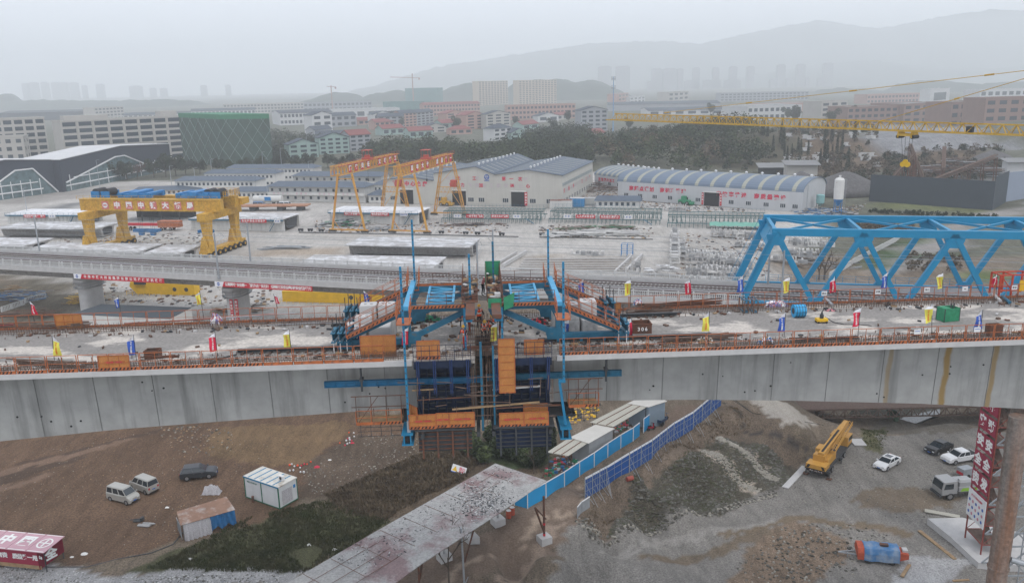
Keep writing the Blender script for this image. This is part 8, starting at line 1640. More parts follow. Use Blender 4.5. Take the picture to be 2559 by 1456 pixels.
# == TOWN
m_wallc = mat('town_cream', (.42,.40,.37), .9, var=.08, scale=.2); m_wallp = mat('town_pink', (.40,.25,.21), .9, var=.08, scale=.2); m_wallb = mat('town_brown', (.24,.15,.125), .9, var=.1, scale=.2); m_wallm = mat('town_mint', (.28,.38,.35), .9, var=.08, scale=.3); m_wallg = mat('town_grey', (.30,.31,.33), .9, var=.08, scale=.3); m_walw = mat('town_white', (.52,.52,.52), .9, var=.08, scale=.2); m_rr = mat('town_red_roof', (.20,.065,.06), .9, var=.15, scale=.4); m_rg = mat('town_grey_roof', (.055,.068,.088), .9, var=.15, scale=.4); m_rfl = mat('town_flat_roof', (.20,.20,.20), .9, var=.15, scale=.1); m_darkb = mat('town_slate_wall', (.03,.038,.055), .7, var=.08, scale=.2)
def bld(name, label, cat, l, r, yt, dep, wall, roof, floors=3, bays=6, rtype='flat', hr=2.5, z=6.0, wf=.62, hf=.5, group=None, wm=None, base=None, swap=False):
 """l, r: picture points of the facade foot; yt: picture height of the eaves at the left foot"""
 A, Bq = (U(*l, z), U(*r, z)); hgt = max(2.5, UY(l[0], yt, A.y).z-z); d = Bq-A; L = d.length; rz = atan2(d.y, d.x); t = thing(name, label, cat, A-Vector((0,0,.0)), rz, group)
 mb = MB(); mb.bb(0, L, 0, dep, -1, hgt)
 if rtype == 'gablex': mb.extx([(0,hgt),(dep,hgt),(dep/2,hgt+hr)], .0, L)
 if rtype == 'gabley': mb.ext([(0,hgt),(L,hgt),(L/2,hgt+hr)], 0, dep)
 mb.build('wall', wall, t); mb = MB(); e = .5
 if rtype == 'flat': [mb.bb(*c) for c in ((-.2,L+.2,-.2,.3,hgt,hgt+.9),(-.2,L+.2,dep-.3,dep+.2,hgt,hgt+.9),(-.2,.3,.3,dep-.3,hgt,hgt+.9),(L-.3,L+.2,.3,dep-.3,hgt,hgt+.9))]; mb.bb(.3,L-.3,.3,dep-.3,hgt,hgt+.15,1); mb.build('roof', [wall, roof], t)
 elif rtype == 'gablex': mb.extx([(-e,hgt-.3),(dep/2,hgt+hr),(dep+e,hgt-.3),(dep+e,hgt),(dep/2,hgt+hr+.3),(-e,hgt)], -e, L+e); mb.build('roof', roof, t)
 elif rtype == 'gabley': mb.ext([(-e,hgt-.3),(L/2,hgt+hr),(L+e,hgt-.3),(L+e,hgt),(L/2,hgt+hr+.3),(-e,hgt)], -e, dep+e); mb.build('roof', roof, t)
 elif rtype == 'hip': V = [(-e,-e,hgt),(L+e,-e,hgt),(L+e,dep+e,hgt),(-e,dep+e,hgt),(L*.3,dep/2,hgt+hr),(L*.7,dep/2,hgt+hr)]; mb.add(V, [(0,1,5,4),(1,2,5),(2,3,4,5),(3,0,4)]); mb.build('roof', roof, t)
 if bays:
  fh = hgt/floors; bwid = L/bays; me = None
  for f in range(floors):
   for b in range(bays):
    if me is None: mb = MB(); mb.bb(0,bwid*wf,-.06,.0,0,fh*hf); o = mb.build('window', wm or m_glass, t); me = o
    else: o = me.copy(); COL.objects.link(o)
    o.location = (b*bwid+bwid*(1-wf)/2, 0, f*fh+fh*.28)
  n2 = max(1, int(dep/6))
  if rz > .05 or rz < -.05:
   for f in range(floors):
    for b in range(n2): mb = MB() ; mb.bb(L-.0,L+.06,dep*(b+.3)/n2,dep*(b+.3)/n2+1.4,f*fh+fh*.3,f*fh+fh*.75); mb.build('side_window', m_glass, t)
 return t, L, hgt
HS = 'village houses below the tower blocks'
t, L, h_ = bld('apartment_block','long cream apartment block with eight bays of dark balconies at the far left','apartment block',(168,420),(462,396),305,14,m_wallc,m_rfl,7,8,wf=.8,hf=.62)
mb = MB(); [mb.bb(L*i/8-.35,L*i/8+.35,-.5,.05,0,h_) for i in range(9)]; mb.build('pilasters', m_wallc, t); mb = MB(); mb.bb(L*.05,L*.4,4,10,h_,h_+3.2); mb.bb(L*.85,L*1.0,4,11,h_,h_+4); mb.build('roof_house', m_wallc, t)
bld('apartment_block','cream apartment block behind the eight bay one, cut by the left border','apartment block',(-90,424),(128,408),304,14,m_wallc,m_rfl,7,8,wf=.75,hf=.6)
bld('apartment_block','squat beige block with small windows in front of the left blocks','apartment block',(-60,425),(70,419),347,14,m_wallc,m_rfl,4,5,wf=.5,hf=.5)
def barn(lab, l, r, yt, dep, rx):
 t, L, h_ = bld('dark_hall', lab, 'hall', l, r, yt, dep, m_darkb, m_walw, 1, 0, rtype='gabley', hr=2.2); mb = MB(); pts = [(rx[0]*L,0),(rx[0]*L,h_*.28),(L*(rx[0]+rx[1])/2-2,h_*.82),(L*(rx[0]+rx[1])/2+6,h_*.82),(rx[1]*L,0)]; mb.ext(pts, -.25, -.02); k = mb.build('glazed_front', mat('pale_glazing', (.10,.15,.16), .2, var=.5, scale=.5), t)
 mb = MB(); P3 = [Vector((x,-.5,z)) for x, z in pts[1:]]; [mb.bar(a,b,.5) for a, b in zip(P3,P3[1:])]; mb.build('white_frame', m_white, t); mb = MB(); [mb.bar((x,-.35,.2),(x,-.35,h_*.5),.25) for x in np.linspace(rx[0]*L+3,rx[1]*L-8,6)]; mb.bar((rx[0]*L,-.4,h_*.18),(rx[1]*L-7,-.4,h_*.18),.5); mb.bar((rx[0]*L+6,-.4,h_*.4),(rx[1]*L-9,-.4,h_*.4),.4); mb.build('mullions', m_white, t); return t
barn('dark slate hall with a white roof and a glazed arch, right one of two', (160,480),(430,424),398,20,(.02,.9)); barn('dark slate hall with a white roof cut by the left border', (-140,520),(172,476),430,22,(.3,.9))
A = U(459,402,6); Bq = U(562,418,6); Cq = U(684,418,6); hg = UY(562,298,Bq.y).z-6; t = thing('scaffolded_block', 'block under construction wrapped in green netting with pale cross bracing', 'building', (Bq.x,Bq.y,6)); m_net = mat('scaffold_green', (.065,.11,.088), .9, var=.18, scale=.25, col2=(.065,.085,.07), cut=.55, soft=.2, sc2=.15, wave=('Z', .55, .8)); fc = []
a_ = Vector((A.x-Bq.x,A.y-Bq.y,0)); c_ = Vector((Cq.x-Bq.x,Cq.y-Bq.y,0)); mb = MB(); mb.prism([(0,0),(c_.x,c_.y),(c_.x+a_.x,c_.y+a_.y),(a_.x,a_.y)], 0, hg); mb.build('netting', m_net, t); mb = MB(); mb.prism([(0,0),(c_.x,c_.y),(c_.x+a_.x,c_.y+a_.y),(a_.x,a_.y)], hg+.01, hg+2.6); mb.build('top_netting', mat('bright_net', (.05,.19,.11), .9), t)
mb = MB()
for v_, n_ in ((c_,4),(a_,5)):
 o2 = Vector((v_.y,-v_.x,0)).normalized()*.3; o2 = o2 if (o2.y < 0) else -o2
 for i in range(n_+3):
  for s in (0,1):
   for q_ in range(int(hg//10)+1):
    f0_, f1_ = (i/n_, (i+1)/n_) if (s) else ((i+1)/n_, i/n_)
    if max(f0_,f1_) > 1.001: continue
    z0 = q_*10; z1 = min(hg, z0+10); f1b = f0_+(f1_-f0_)*(z1-z0)/10; mb.bar(v_*f0_+o2+Vector((0,0,z0)), v_*f1b+o2+Vector((0,0,z1)), .17)
mb.build('cross_bracing', mat('pale_brace', (.22,.30,.27), .8), t)
for row in ((724,797,396,362,m_wallm,m_rg,'gabley',3,3,'mint house with a grey roof and solar panels, nearest of the village'),(800,874,386,345,m_wallm,m_rg,'gabley',4,4,'tall mint house with a pale grey gable behind the nearest one'),(876,928,378,338,m_wallg,m_rr,'gablex',4,3,'narrow grey house with a red roof beside the tall mint house'),(783,832,332,288,m_walw,m_rg,'gabley',3,2,'white gabled house in front of the striped office'),(824,892,318,290,m_wallg,m_rg,'gablex',2,4,'grey roofed row behind the bare trees'),(934,982,315,286,m_walw,m_rg,'gabley',2,2,'small white gable left of the grey apartment row'),(946,1010,322,292,m_wallg,m_rg,'gablex',4,4,'grey house with balconies before the apartment row'),(1004,1042,318,284,m_wallp,m_rg,'gablex',5,4,'peach apartment row with balconies, left part'),(1043,1084,314,282,m_wallg,m_rg,'gablex',5,4,'grey blue apartment row joined to the peach one'),(1116,1162,310,284,m_wallp,m_rr,'gabley',4,2,'pink house with a red gable left of the tall cream pair'),(1166,1212,324,288,m_wallp,m_rr,'gabley',5,2,'tall pink house with a dark red roof'),(1216,1276,322,286,m_wallc,m_rg,'gabley',5,3,'tall cream gable house right of the pink one'),(896,938,312,301,m_wallp,m_rr,'gablex',1,3,'low red roofed house by the grey row'),(938,986,324,306,m_wallp,m_rr,'gablex',2,4,'peach house with a wide red roof'),(957,1010,338,322,m_wallm,m_rr,'gablex',1,3,'dark red roof in front of the peach house'),(1023,1082,345,328,m_wallm,m_rr,'gablex',1,3,'broad dark red roof over mint walls at the wood edge'),(1064,1115,332,318,m_wallc,m_rg,'gabley',2,2,'cream gable with a slate roof above the dark red roof'),(1104,1145,324,308,m_wallm,m_rr,'gablex',1,2,'mint house with a purple red roof'),(1125,1180,336,324,m_wallp,m_rr,'hip',1,3,'bright red hipped roof among the trees'),(1235,1280,352,322,m_walw,m_rg,'hip',3,3,'white three storey villa with a grey roof at the wood edge'),(1278,1318,350,332,m_wallm,m_rg,'gabley',2,2,'mint gabled house half behind the bamboo'),(1345,1396,305,290,m_walw,m_rg,'gabley',1,2,'white gable with a black roof above the wood'),(1390,1422,300,288,m_wallc,m_rr,'gablex',1,2,'small brown roofed house right of the white gable'),(1306,1346,325,312,m_wallm,m_rr,'gablex',1,2,'mint house with a brown roof left of the white gable'),(1452,1518,328,276,m_wallg,m_rg,'gabley',5,4,'grey white apartment house with pale blue sides at the wood edge'),(790,905,350,338,m_wallc,m_rg,'gablex',2,6,'long low house with washing balconies behind the tall mint house'),(786,830,341,325,m_wallg,m_rg,'gablex',1,2,'small grey roofed house by the bare trees'),(1462,1512,341,334,m_wallc,m_rr,'gablex',1,2,'low shed roof below the grey white apartment house')):
 x0, x1, yb, yt, wl, rf, ty, fl_, by_, lab = row; rr_ = random.Random(x0); bld('village_house', lab, 'house', (x0,yb+1), (x1,yb-1-rr_.random()*3), yt, 9+rr_.random()*4, wl, rf, fl_, by_, ty, 3.0, group=HS)
m_wallhr = mat('town_tan', (.46,.38,.29), .9, var=.06, scale=.2)
for row in ((701,832,312,283,m_walw,m_darkb,'gablex',2,14,60,'white office with rows of dark windows and a slate roof'),(832,1000,296,276,m_walw,m_rfl,'flat',1,6,60,'long white factory behind the village'),(1268,1438,299,265,m_wallp,m_rfl,'flat',3,18,16,'long salmon pink school building'),(1197,1270,262,204,m_wallhr,m_rfl,'flat',13,10,14,'cream high rise slab, left of the pair'),(1297,1391,262,202,m_wallhr,m_rfl,'flat',13,12,14,'cream high rise slab, right of the pair'),(1867,2002,300,268,m_walw,m_rfl,'flat',2,10,50,'white factory with wide square windows'),(2050,2116,305,256,m_wallc,m_rfl,'flat',4,3,20,'tan office with tall dark glass strips'),(2116,2256,312,270,m_wallb,m_rfl,'flat',3,9,30,'long brown factory behind the crane jib'),(2256,2362,308,262,m_wallb,m_rfl,'flat',3,5,40,'tan brick factory turned at an angle'),(2322,2371,262,224,m_walw,m_darkb,'flat',1,1,14,'plain white tower block with a slate side'),(2372,2455,318,258,m_wallb,m_rfl,'flat',3,4,24,'red brown factory block near the right border'),(2455,2600,326,248,m_wallb,m_rfl,'flat',4,5,24,'tall red brown factory cut by the right border'),(2446,2600,262,226,m_walw,m_rfl,'flat',2,9,30,'white factory with square windows beyond the brown ones'),(2166,2320,258,238,m_wallp,m_rfl,'flat',2,18,30,'pale pink factory with a row of white windows'),(1800,2020,252,234,m_wallg,m_rfl,'flat',3,22,30,'long blue white factory with vertical fins'),(1670,1720,262,232,m_wallc,m_rfl,'flat',3,4,20,'cream office in the haze left of the blue factory'),(1545,1570,262,236,m_wallp,m_rfl,'flat',3,3,20,'beige block right of the lattice mast'),(1574,1612,258,244,m_walw,m_rfl,'flat',2,4,20,'white block in the haze right of the mast'),(1520,1800,276,262,m_wallg,m_rg,'gablex',1,0,80,'broad grey blue roofed factory beyond the wood'),(1620,1870,288,277,m_walw,m_rg,'gablex',1,8,70,'low factory with solar panels on its roof'),(0,240,300,283,m_darkb,m_darkb,'gablex',1,0,60,'long dark slate factory in the haze at the far left'),(240,312,300,270,m_wallc,m_rfl,'flat',4,8,20,'cream block with a dark rooftop in the haze'),(310,480,305,288,m_walw,m_rg,'gablex',2,14,30,'hazy row of white factories behind the apartment block'),(480,640,300,278,m_walw,m_rg,'gablex',2,16,30,'hazy white and cream factories above the green netting'),(1060,1200,290,262,m_wallp,m_rr,'gablex',3,18,20,'hazy row of peach terraces with brown roofs'),(560,760,283,262,m_wallc,m_rfl,'flat',3,24,20,'hazy row of cream blocks beyond the village'),(760,930,278,258,m_wallg,m_rfl,'flat',2,16,20,'hazy pale blocks below the wooded hill'),(1930,2050,282,262,m_wallp,m_rfl,'flat',2,8,40,'low red brown factory left of the tan office'),(1000,1056,302,280,m_darkb,m_rg,'flat',1,0,20,'dark blue hall gable behind the peach apartments')):
 x0, x1, yb, yt, wl, rf, ty, fl_, by_, dp_, lab = row; bld('factory' if 'factor' in lab else 'office_building', lab, 'factory' if 'factor' in lab else 'building', (x0,yb+2), (x1,yb-3), yt, dp_, wl, rf, fl_, by_, ty, 2.5)
for (x0, x1, yb, yt, lab) in ((1014,1096,262,222,'hazy high rise under green netting beside the far tower crane'),(958,1062,277,256,'long low block under green netting')): bld('scaffolded_block', lab, 'building', (x0,yb), (x1,yb-1), yt, 25, mat('far_net', (.06,.17,.16), .9, var=.2, scale=.15), m_rfl, 6, 0)
m_sky1 = mat('far_tower_wall', (.22,.22,.23), .9, var=.1, scale=.1, wave=('X', .25, .7))
SKY = [(x*.27+o, (x+w)*.27+o, y*.27+yo) for o, yo, l_ in ((0,103.8,((195,50,385),(260,75,378),(370,60,375),(465,85,375),(555,55,375),(635,70,378),(750,35,405),(880,65,392),(1190,110,410),(1380,50,430),(1475,55,430),(2080,40,400),(1850,50,405))),(1245.3,103.8,((930,120,228),(1090,130,228),(1425,95,250),(1530,125,248),(1665,50,250),(1808,60,240),(1990,58,240),(2150,65,230),(2310,65,228),(1380,60,365),(1730,130,360),(1900,160,355),(2100,145,355))),(1867.2,103.8,((290,70,212),(470,75,208),(720,80,198),(220,55,345),(370,60,335),(545,30,335),(662,60,330)))) for x, w, y in l_]
for i, (x0, x1, yt) in enumerate(SKY):
 Yd = 5400 if x0 < 1200 else 4000; a = UY(x0, yt, Yd); b = UY(x1, yt, Yd); t = thing('distant_tower', 'faint grey high rise, number %s from the left in the hazy skyline' % (i+1) if False else ('faint grey high rise dissolving in the haze on the left skyline' if x0 < 1200 else 'faint grey high rise in the haze on the right skyline'), 'tower block', (a.x, Yd, 6), 0, 'hazy towers on the left skyline' if x0 < 1200 else 'hazy towers on the right skyline'); wd = b.x-a.x; hh = a.z-6; mb = MB(); mb.bb(0,wd,0,30,-5,hh-4); mb.bb(wd*.15,wd*.85,4,24,hh-4,hh); mb.build('tower', m_sky1, t)
def hill(name, pts, Yd, depth, m_, seed, bump=6):
 X = [UY(x,y,Yd) for x, y in pts]; xs = np.arange(X[0].x, X[-1].x, Yd/260); zs = np.interp(xs, [p.x for p in X], [p.z for p in X]); rows_ = []
 for j in range(9):
  f = j/8; rows_.append([(x, Yd-depth*(1-f)+depth*.2*mnoise.noise(Vector((x/300,seed,f*2))), 0+(max(z,6)+bump*mnoise.noise(Vector((x/(bump*5),seed,f*5))))*sin(f*pi/2)**1.3) for x, z in zip(xs, zs)])
 mb = MB(); mb.loft(rows_, cap=False, closed=False); o = mb.build(name, m_, smooth=True); o['kind'] = 'structure'
m_hill = mat('wooded_hill', (.035,.05,.035), .95, var=.4, scale=.03)
hill('hills', ((780,262),(800,240),(845,231),(880,233),(915,243),(960,230),(1000,226),(1060,232),(1110,226),(1150,210),(1175,206),(1205,213),(1260,225),(1290,205),(1340,199),(1400,200),(1440,206),(1470,200),(1500,205),(1540,225),(1570,240)), 2400, 400, m_hill, 1)
hill('hills', ((2010,240),(2040,226),(2090,220),(2140,222),(2170,238),(2200,230),(2240,210),(2300,201),(2350,203),(2400,212),(2440,222),(2470,208),(2520,205),(2600,215)), 2400, 400, m_hill, 2)
hill('hills', ((-60,245),(0,236),(30,235),(55,250),(300,252),(390,250),(480,250),(530,262)), 2600, 300, m_hill, 3)
hill('hills', ((900,225),(1080,172),(1200,150),(1350,128),(1480,108),(1650,104),(1760,108),(1850,88),(1960,66),(2050,50),(2130,62),(2200,72),(2300,52),(2400,34),(2500,24),(2620,22)), 6300, 1000, m_hill, 4, 14)
hill('hills', ((1700,215),(1900,185),(2050,160),(2180,150),(2300,165),(2450,172),(2650,160)), 5000, 700, m_hill, 5, 9)
p = U(1532,333,6); t = thing('radio_mast', 'tall blue and white radio mast behind the crane jib tip', 'mast', p); zt = UY(1529,192,p.y).z-6; mb = MB(); mb.tube((0,0,0),(0,0,zt),.55,8,r2=.25); mb.build('pole', flat('mast_blue', (.16,.30,.5)), t)
for z in (zt-2, zt-9): mb = MB(); mb.lathe((0,0,z), [(1.6,0),(1.6,.3)], 10); [mb.bar((1.6*cos(a),1.6*sin(a),z-1),(1.6*cos(a),1.6*sin(a),z+2.2),.3) for a in np.linspace(0,6,7)]; mb.build('antenna_ring', m_galv, t)
for (mx_, yb, yt, jy, x0, x1, lab) in ((1033,248,184,193,975,1049,'far tower crane rising from the green netted high rise'),(829,243,214,216,816,840,'tiny far tower crane left of the wooded hill')):
 Yd = 1500; a = UY(mx_,yb,Yd); b = UY(mx_,yt,Yd); j0 = UY(x0,jy,Yd); j1 = UY(x1,jy+2,Yd); t = thing('distant_tower_crane', lab, 'tower crane', (a.x,Yd,0)); mb = MB(); mb.bar((0,0,0),(0,0,b.z),1.6); mb.build('mast', m_wallp, t); mb = MB(); mb.bar((j0.x-a.x,0,j0.z),(j1.x-a.x,0,j1.z),1.0); mb.bb(j1.x-a.x-2.5,j1.x-a.x,-1,1,j1.z-3,j1.z); mb.build('jib', m_wallp, t)
# == TREES AND COVER BEYOND
def treeproto(label, h_, w_, n_, m_, seed, s=.5, name='broadleaf_tree', lumps=7, cone=False, loc=(0,0,0), group=None):
 R9 = random.Random(seed); t = thing(name, label, 'tree', loc, 0, group); mb = MB(); mb.tube((0,0,-.5),(0,0,h_*.5),h_*.025,6,r2=h_*.015); [mb.tube((0,0,h_*.35),(R9.uniform(-1,1)*w_*.25,R9.uniform(-1,1)*w_*.25,h_*.7),h_*.012,5) for _ in range(3)]; mb.build('trunk', m_bark, t)
 mb = MB(); C = [(R9.uniform(-.3,.3)*w_, R9.uniform(-.3,.3)*w_, h_*R9.uniform(.42,.8), w_*R9.uniform(.2,.34)) for _ in range(lumps)]
 for i in range(n_):
  if cone: f = R9.random(); a = R9.uniform(0,6.28); r_ = w_/2*(1-f)**.6*R9.uniform(.5,1); c = (r_*cos(a), r_*sin(a), h_*(.08+.92*f))
  else: x, y, z, r_ = C[R9.randrange(lumps)]; v = Vector((R9.gauss(0,1),R9.gauss(0,1),R9.gauss(0,1))).normalized()*r_*R9.random()**.3; c = (x+v.x,y+v.y,z+v.z*.9)
  leafquad(mb, c, s*R9.uniform(.6,1.3), R9)
 mb.build('crown', m_, t); return t
protos = {}
for (kind, args) in (('round',(9,8,900,m_lf,1,.55)),('tall',(13,9,1100,m_lf,2,.65)),('red',(7,6,500,leafmat('russet_leaves',(.10,.05,.035),(.13,.08,.05)),3,.4)),('cyp',(9,2.0,500,m_lf,4,.4,'cypress_tree',7,True))): protos[kind] = None, args
def tree(kind, x, y, lab, grp, s=1.0, z=None, loc=None):
 p = loc or (U(x,y,z) if z is not None else ground(x,y,6)); pr, args = protos[kind]
 if pr is None: o = treeproto(lab, *args, loc=p, group=grp); protos[kind] = (o, args); o.scale = (s,)*3
 else: o = dup(pr, p, random.random()*6, lab, grp, s)
 return o
STR = 'trees along the street before the dark halls'
for x, k, s in ((190,'red',1),(222,'round',.8),(262,'round',1.1),(290,'round',.8),(318,'round',.9),(345,'red',.9),(385,'round',.9),(415,'round',1.1),(440,'round',1.0),(465,'round',.8),(500,'round',.7),(545,'round',.7),(40,'red',.9),(75,'red',1),(95,'round',.9)): tree(k, x, 472-abs(x-60)*.085, 'dark round street tree in front of the slate halls' if k == 'round' else 'russet leaved street tree in front of the slate halls', STR, s*1.35)
for x, y, s in ((575,432,.9),(610,432,1),(650,432,1.1),(700,424,1.0),(740,424,1),(775,422,1.1),(820,420,1),(690,400,1),(850,424,.9),(880,415,.9)): tree('round', x, y, 'dark tree in the row behind the prefab office roofs', 'trees behind the prefab offices', s)
for x, y, s in ((1985,316,1.5),(1966,306,1.2),(1570,330,1),(1775,292,1.3),(2145,312,1.4),(2080,318,1.3),(1140,330,1.2),(1420,312,1.2),(1005,322,.9),(1380,330,1),(1290,322,1)): tree('tall', x, y, 'big dark evergreen standing among the far roofs', 'big evergreens among the far roofs', s)
for i in range(30):
 x = random.uniform(1985,2190)-260*(i%2)*.4; y = random.uniform(322,428); lo = ground(x,y,14); tree('cyp', 0, 0, 'slim dark cypress among the hillside graves', 'cypresses on the cemetery hillside', random.uniform(.7,1.2), loc=lo)
gp = None
for i in range(46):
 x = random.uniform(1965,2190); y = random.uniform(322,420); p = ground(x,y,14)
 if gp is None: gp = thing('grave', 'small pale stone grave on the wooded hillside', 'grave', p, 0, 'graves on the hillside behind the arched shed'); mb = MB(); mb.bb(-1.3,1.3,-.3,.3,0,1.5); mb.bb(-1.6,1.6,-.4,.4,1.5,1.8); mb.build('headstone', m_whiteconc, gp); mb = MB(); mb.bb(-1.8,1.8,-2.2,-.3,0,.4); mb.build('kerb', concrete, gp)
 else: dup(gp, p, random.uniform(-.3,.3))
mats3 = [m_lf, m_lf, m_lb]
def massD(name, label, poly, n_, h_, s, m_, lumps, cat='wood', z=6):
 OR['zz'] = (0,0); rr_ = random.Random(len(label)); pts = [(x,y) for x, y in poly]; P = [ground(x,y,z) for x, y in pts]; x0 = min(p.x for p in P); x1 = max(p.x for p in P); y0 = min(p.y for p in P); y1 = max(p.y for p in P); pl2 = [(p.x,p.y) for p in P]; mb = MB(); ms = m_ if isinstance(m_, list) else [m_]; c = 0; tr = 0
 while c < lumps and tr < 40000:
  tr += 1; x = rr_.uniform(x0,x1); y = rr_.uniform(y0,y1)
  if not inpoly(np.array([x]),np.array([y]),pl2)[0]: continue
  c += 1; zg = gh(x,y); hh = h_*rr_.uniform(.6,1.15); R_ = hh*rr_.uniform(.38,.55); mi = rr_.randrange(len(ms))
  for _ in range(n_//lumps): v = Vector((rr_.gauss(0,1),rr_.gauss(0,1),abs(rr_.gauss(0,1)))).normalized()*(rr_.random()**.25); leafquad(mb, (x+v.x*R_, y+v.y*R_, zg+hh*.25+v.z*hh*.75), s*rr_.uniform(.6,1.3), rr_); mb.m[-1] = mi
 tag(mb.build(name, ms), label, cat, kind='stuff')
massD('far_wood','dark wood between the green netted block and the village',((680,425),(724,425),(724,385),(860,372),(860,362),(700,345),(676,345)),12000,10,.7,mats3,80)
massD('far_wood','broad evergreen wood behind the gantry cranes',((900,425),(1280,418),(1470,420),(1480,398),(1300,390),(1180,388),(1000,384),(925,388)),34000,12,.8,mats3,170)
massD('far_wood','bamboo wood behind the big warehouse',((1285,400),(1480,395),(1465,342),(1350,345),(1300,372)),18000,13,.85,[m_lb,m_lf],120)
massD('far_wood','dark wood behind the small arched shed up to the cemetery',((1470,430),(1700,445),(1760,440),(1910,420),(1920,352),(1720,348),(1490,362)),36000,11,.85,[m_lf,m_lf,m_lf,m_lb,m_lb,m_dry],260)
massD('brush_cover','brown and green scrub on the hillside above the dark sheet fence',((1990,460),(2150,470),(2450,455),(2520,410),(2480,375),(2180,380),(2080,395)),16000,4,.6,[m_dry,m_dry,m_lf],260,'scrub')
massD('brush_cover','scrub and dry weeds between graves on the cemetery slope',((1760,432),(1990,440),(2190,400),(2180,330),(1980,322)),13000,3.5,.6,[m_lf,m_dry],260,'scrub')
massD('brush_cover','low hedge along the foot of the dark sheet fence',((2170,528),(2500,545),(2500,552),(2170,535)),4000,1.4,.35,[m_lf],70,'hedge')
massD('brush_cover','brown brush beyond the truss',((2130,560),(2300,575),(2240,600),(2150,590)),2500,2.2,.4,[m_dry],50,'scrub',4)
massD('brush_cover','dry brush clumps by the path seen through the truss',((2250,640),(2420,650),(2400,690),(2280,690)),2200,2.0,.35,[m_dry],26,'scrub',4)
for (x, y, w_, h_, lab) in ((2000,470,24,7,'dark grey gravel mound left of the conveyor'),(2110,478,34,8,'long dark gravel mound behind the cement silo'),(2480,405,26,6,'brown spoil heap near the right border')):
 p = ground(x,y,6); R9 = random.Random(x); mb = MB(); rings = [[(w_*.5*(1-f)**.8*cos(a)*(1+.12*mnoise.noise(Vector((a*2,f*3,x)))), w_*.38*(1-f)**.8*sin(a), -.5+h_*f) for a in np.linspace(0,2*pi,25)[:-1]] for f in (0,.3,.6,.85,.98)]; mb.loft(rings); tag(mb.build('gravel_mound', mat('dark_gravel', (.10,.095,.095), .95, var=.25, scale=.6, grain=1.5), None, p, smooth=True), lab, 'mound')
for (x0, y0, x1, y1, lab, h0, h1) in ((2215,478,2275,452,'slim rusty conveyor sloping up left of the hook',5,15),(2265,450,2365,486,'long rusty conveyor descending behind the hook',15,4),(2480,450,2380,490,'pale belt conveyor at the right of the crushing plant',11,3),(2350,440,2420,470,'upper conveyor under a sheet roof in the crushing plant',13,6)):
 a = ground(x0,y0+20,6); b = ground(x1,y1+20 if y1 > y0 else y1+42,6); b.y = a.y+ (b.y-a.y)*.3; t = thing('conveyor', lab, 'conveyor', a); A = Vector((0,0,h0)); Bq = Vector((b.x-a.x,b.y-a.y,h1)); mb = MB(); [mb.bar(A+Vector((0,o,z)),Bq+Vector((0,o,z)),.3) for o in (-.7,.7) for z in (0,1)]; mb.bar(A+Vector((0,0,.9)),Bq+Vector((0,0,.9)),1.3,.1); mb.build('belt_frame', m_rebar, t); mb = MB()
 for i in range(6): c = A.lerp(Bq,i/5); [mb.bar(c+Vector((0,o,0)), Vector((c.x+.5,c.y+o,-1)), .25) for o in (-.8,.8)];
 mb.build('trestle_legs', m_rust, t)
pile('tangled frames and bins of the crushing plant on the quarry slope', 'r4', 1950,1270, 32,16,8, [m_rebar, m_rust, m_galv, m_dark], 220, 'crusher_frame', (3,9), 7, th=.45)
for (x, y, L, D_, h_, lab, ww) in ((1900,438,14,7,3.2,'low open shed with a grey roof behind the arched roof',m_dark),(1965,450,12,7,6,'two level hut with a grey overhanging roof behind the arched roof',m_wallc),(2515,437,8,5,5,'small white hut with a double roof at the right border',m_walw)):
 p = ground(x,y,8); t = thing('hillside_hut', lab, 'hut', p, R(-8)); mb = MB(); mb.bb(0,L,0,D_,-1,h_); mb.build('wall', ww, t); mb = MB(); mb.add([(-1,-1.5,h_+.2),(L+1,-1.5,h_+.2),(L+1,D_+1,h_+1.3),(-1,D_+1,h_+1.3),(-1,-1.5,h_),(L+1,-1.5,h_),(L+1,D_+1,h_+1.1),(-1,D_+1,h_+1.1)], [(0,1,2,3),(7,6,5,4),(0,4,5,1),(1,5,6,2),(2,6,7,3),(3,7,4,0)]); mb.build('roof', m_rfl, t)
for x, y0, y1, lab in ((770,405,340,0),(72,555,470,0),(87,640,520,1),(250,470,400,0),(430,470,415,0),(490,470,420,0),(660,440,380,0),(770-65,430,372,0),(775,470,404,0),(532,455,398,0)):
 p = ground(x,y0,6); hh = UY(x,y1,p.y).z-p.z
 if lab: continue
 mb = MB(); mb.tube((0,0,0),(0,0,hh),.16,6,r2=.09); mb.bar((0,0,hh),(1.6,0,hh+.2),.1); tag(mb.build('street_lamp', m_galv, None, p), 'slim pale street pole behind the precast yard', 'street lamp', 'pale poles along the street behind the yard')
# == YELLOW TOWER CRANE JIB
ZJ = 40.3; a0 = U(1520,299,ZJ); a1 = U(2559,338,ZJ); d = (a1-a0); d.normalize(); Lj = (a1-a0).length+34; rz = atan2(d.y,d.x); t = thing('tower_crane', 'long yellow tower crane jib with tie bars and trolley, crossing the upper right', 'tower crane', (a0.x,a0.y,ZJ), rz); m_tc = mat('jib_yellow', (.50,.31,.045), .6, var=.25, scale=2); W2 = .6; hj = 1.25; S = 1.75; n_ = int(Lj/S)
for y in (-W2, W2): mb = MB(); mb.bar((0,y,0),(Lj,y,0),.2,.2); mb.build('bottom_chord', m_tc, t)
mb = MB(); mb.bar((2.2,0,hj),(Lj,0,hj),.2); mb.build('top_chord', m_tc, t); mb = MB()
for i in range(1, n_):
 x = i*S
 for y in (-W2, W2): mb.bar((x,y,0),(x+S/2,0,hj),.095); mb.bar((x+S/2,0,hj),(x+S,y,0),.095)
 mb.bar((x,-W2,0),(x+S,W2,0),.05); mb.bar((x,-W2,0),(x,W2,0),.05)
mb.build('lattice', m_tc, t)
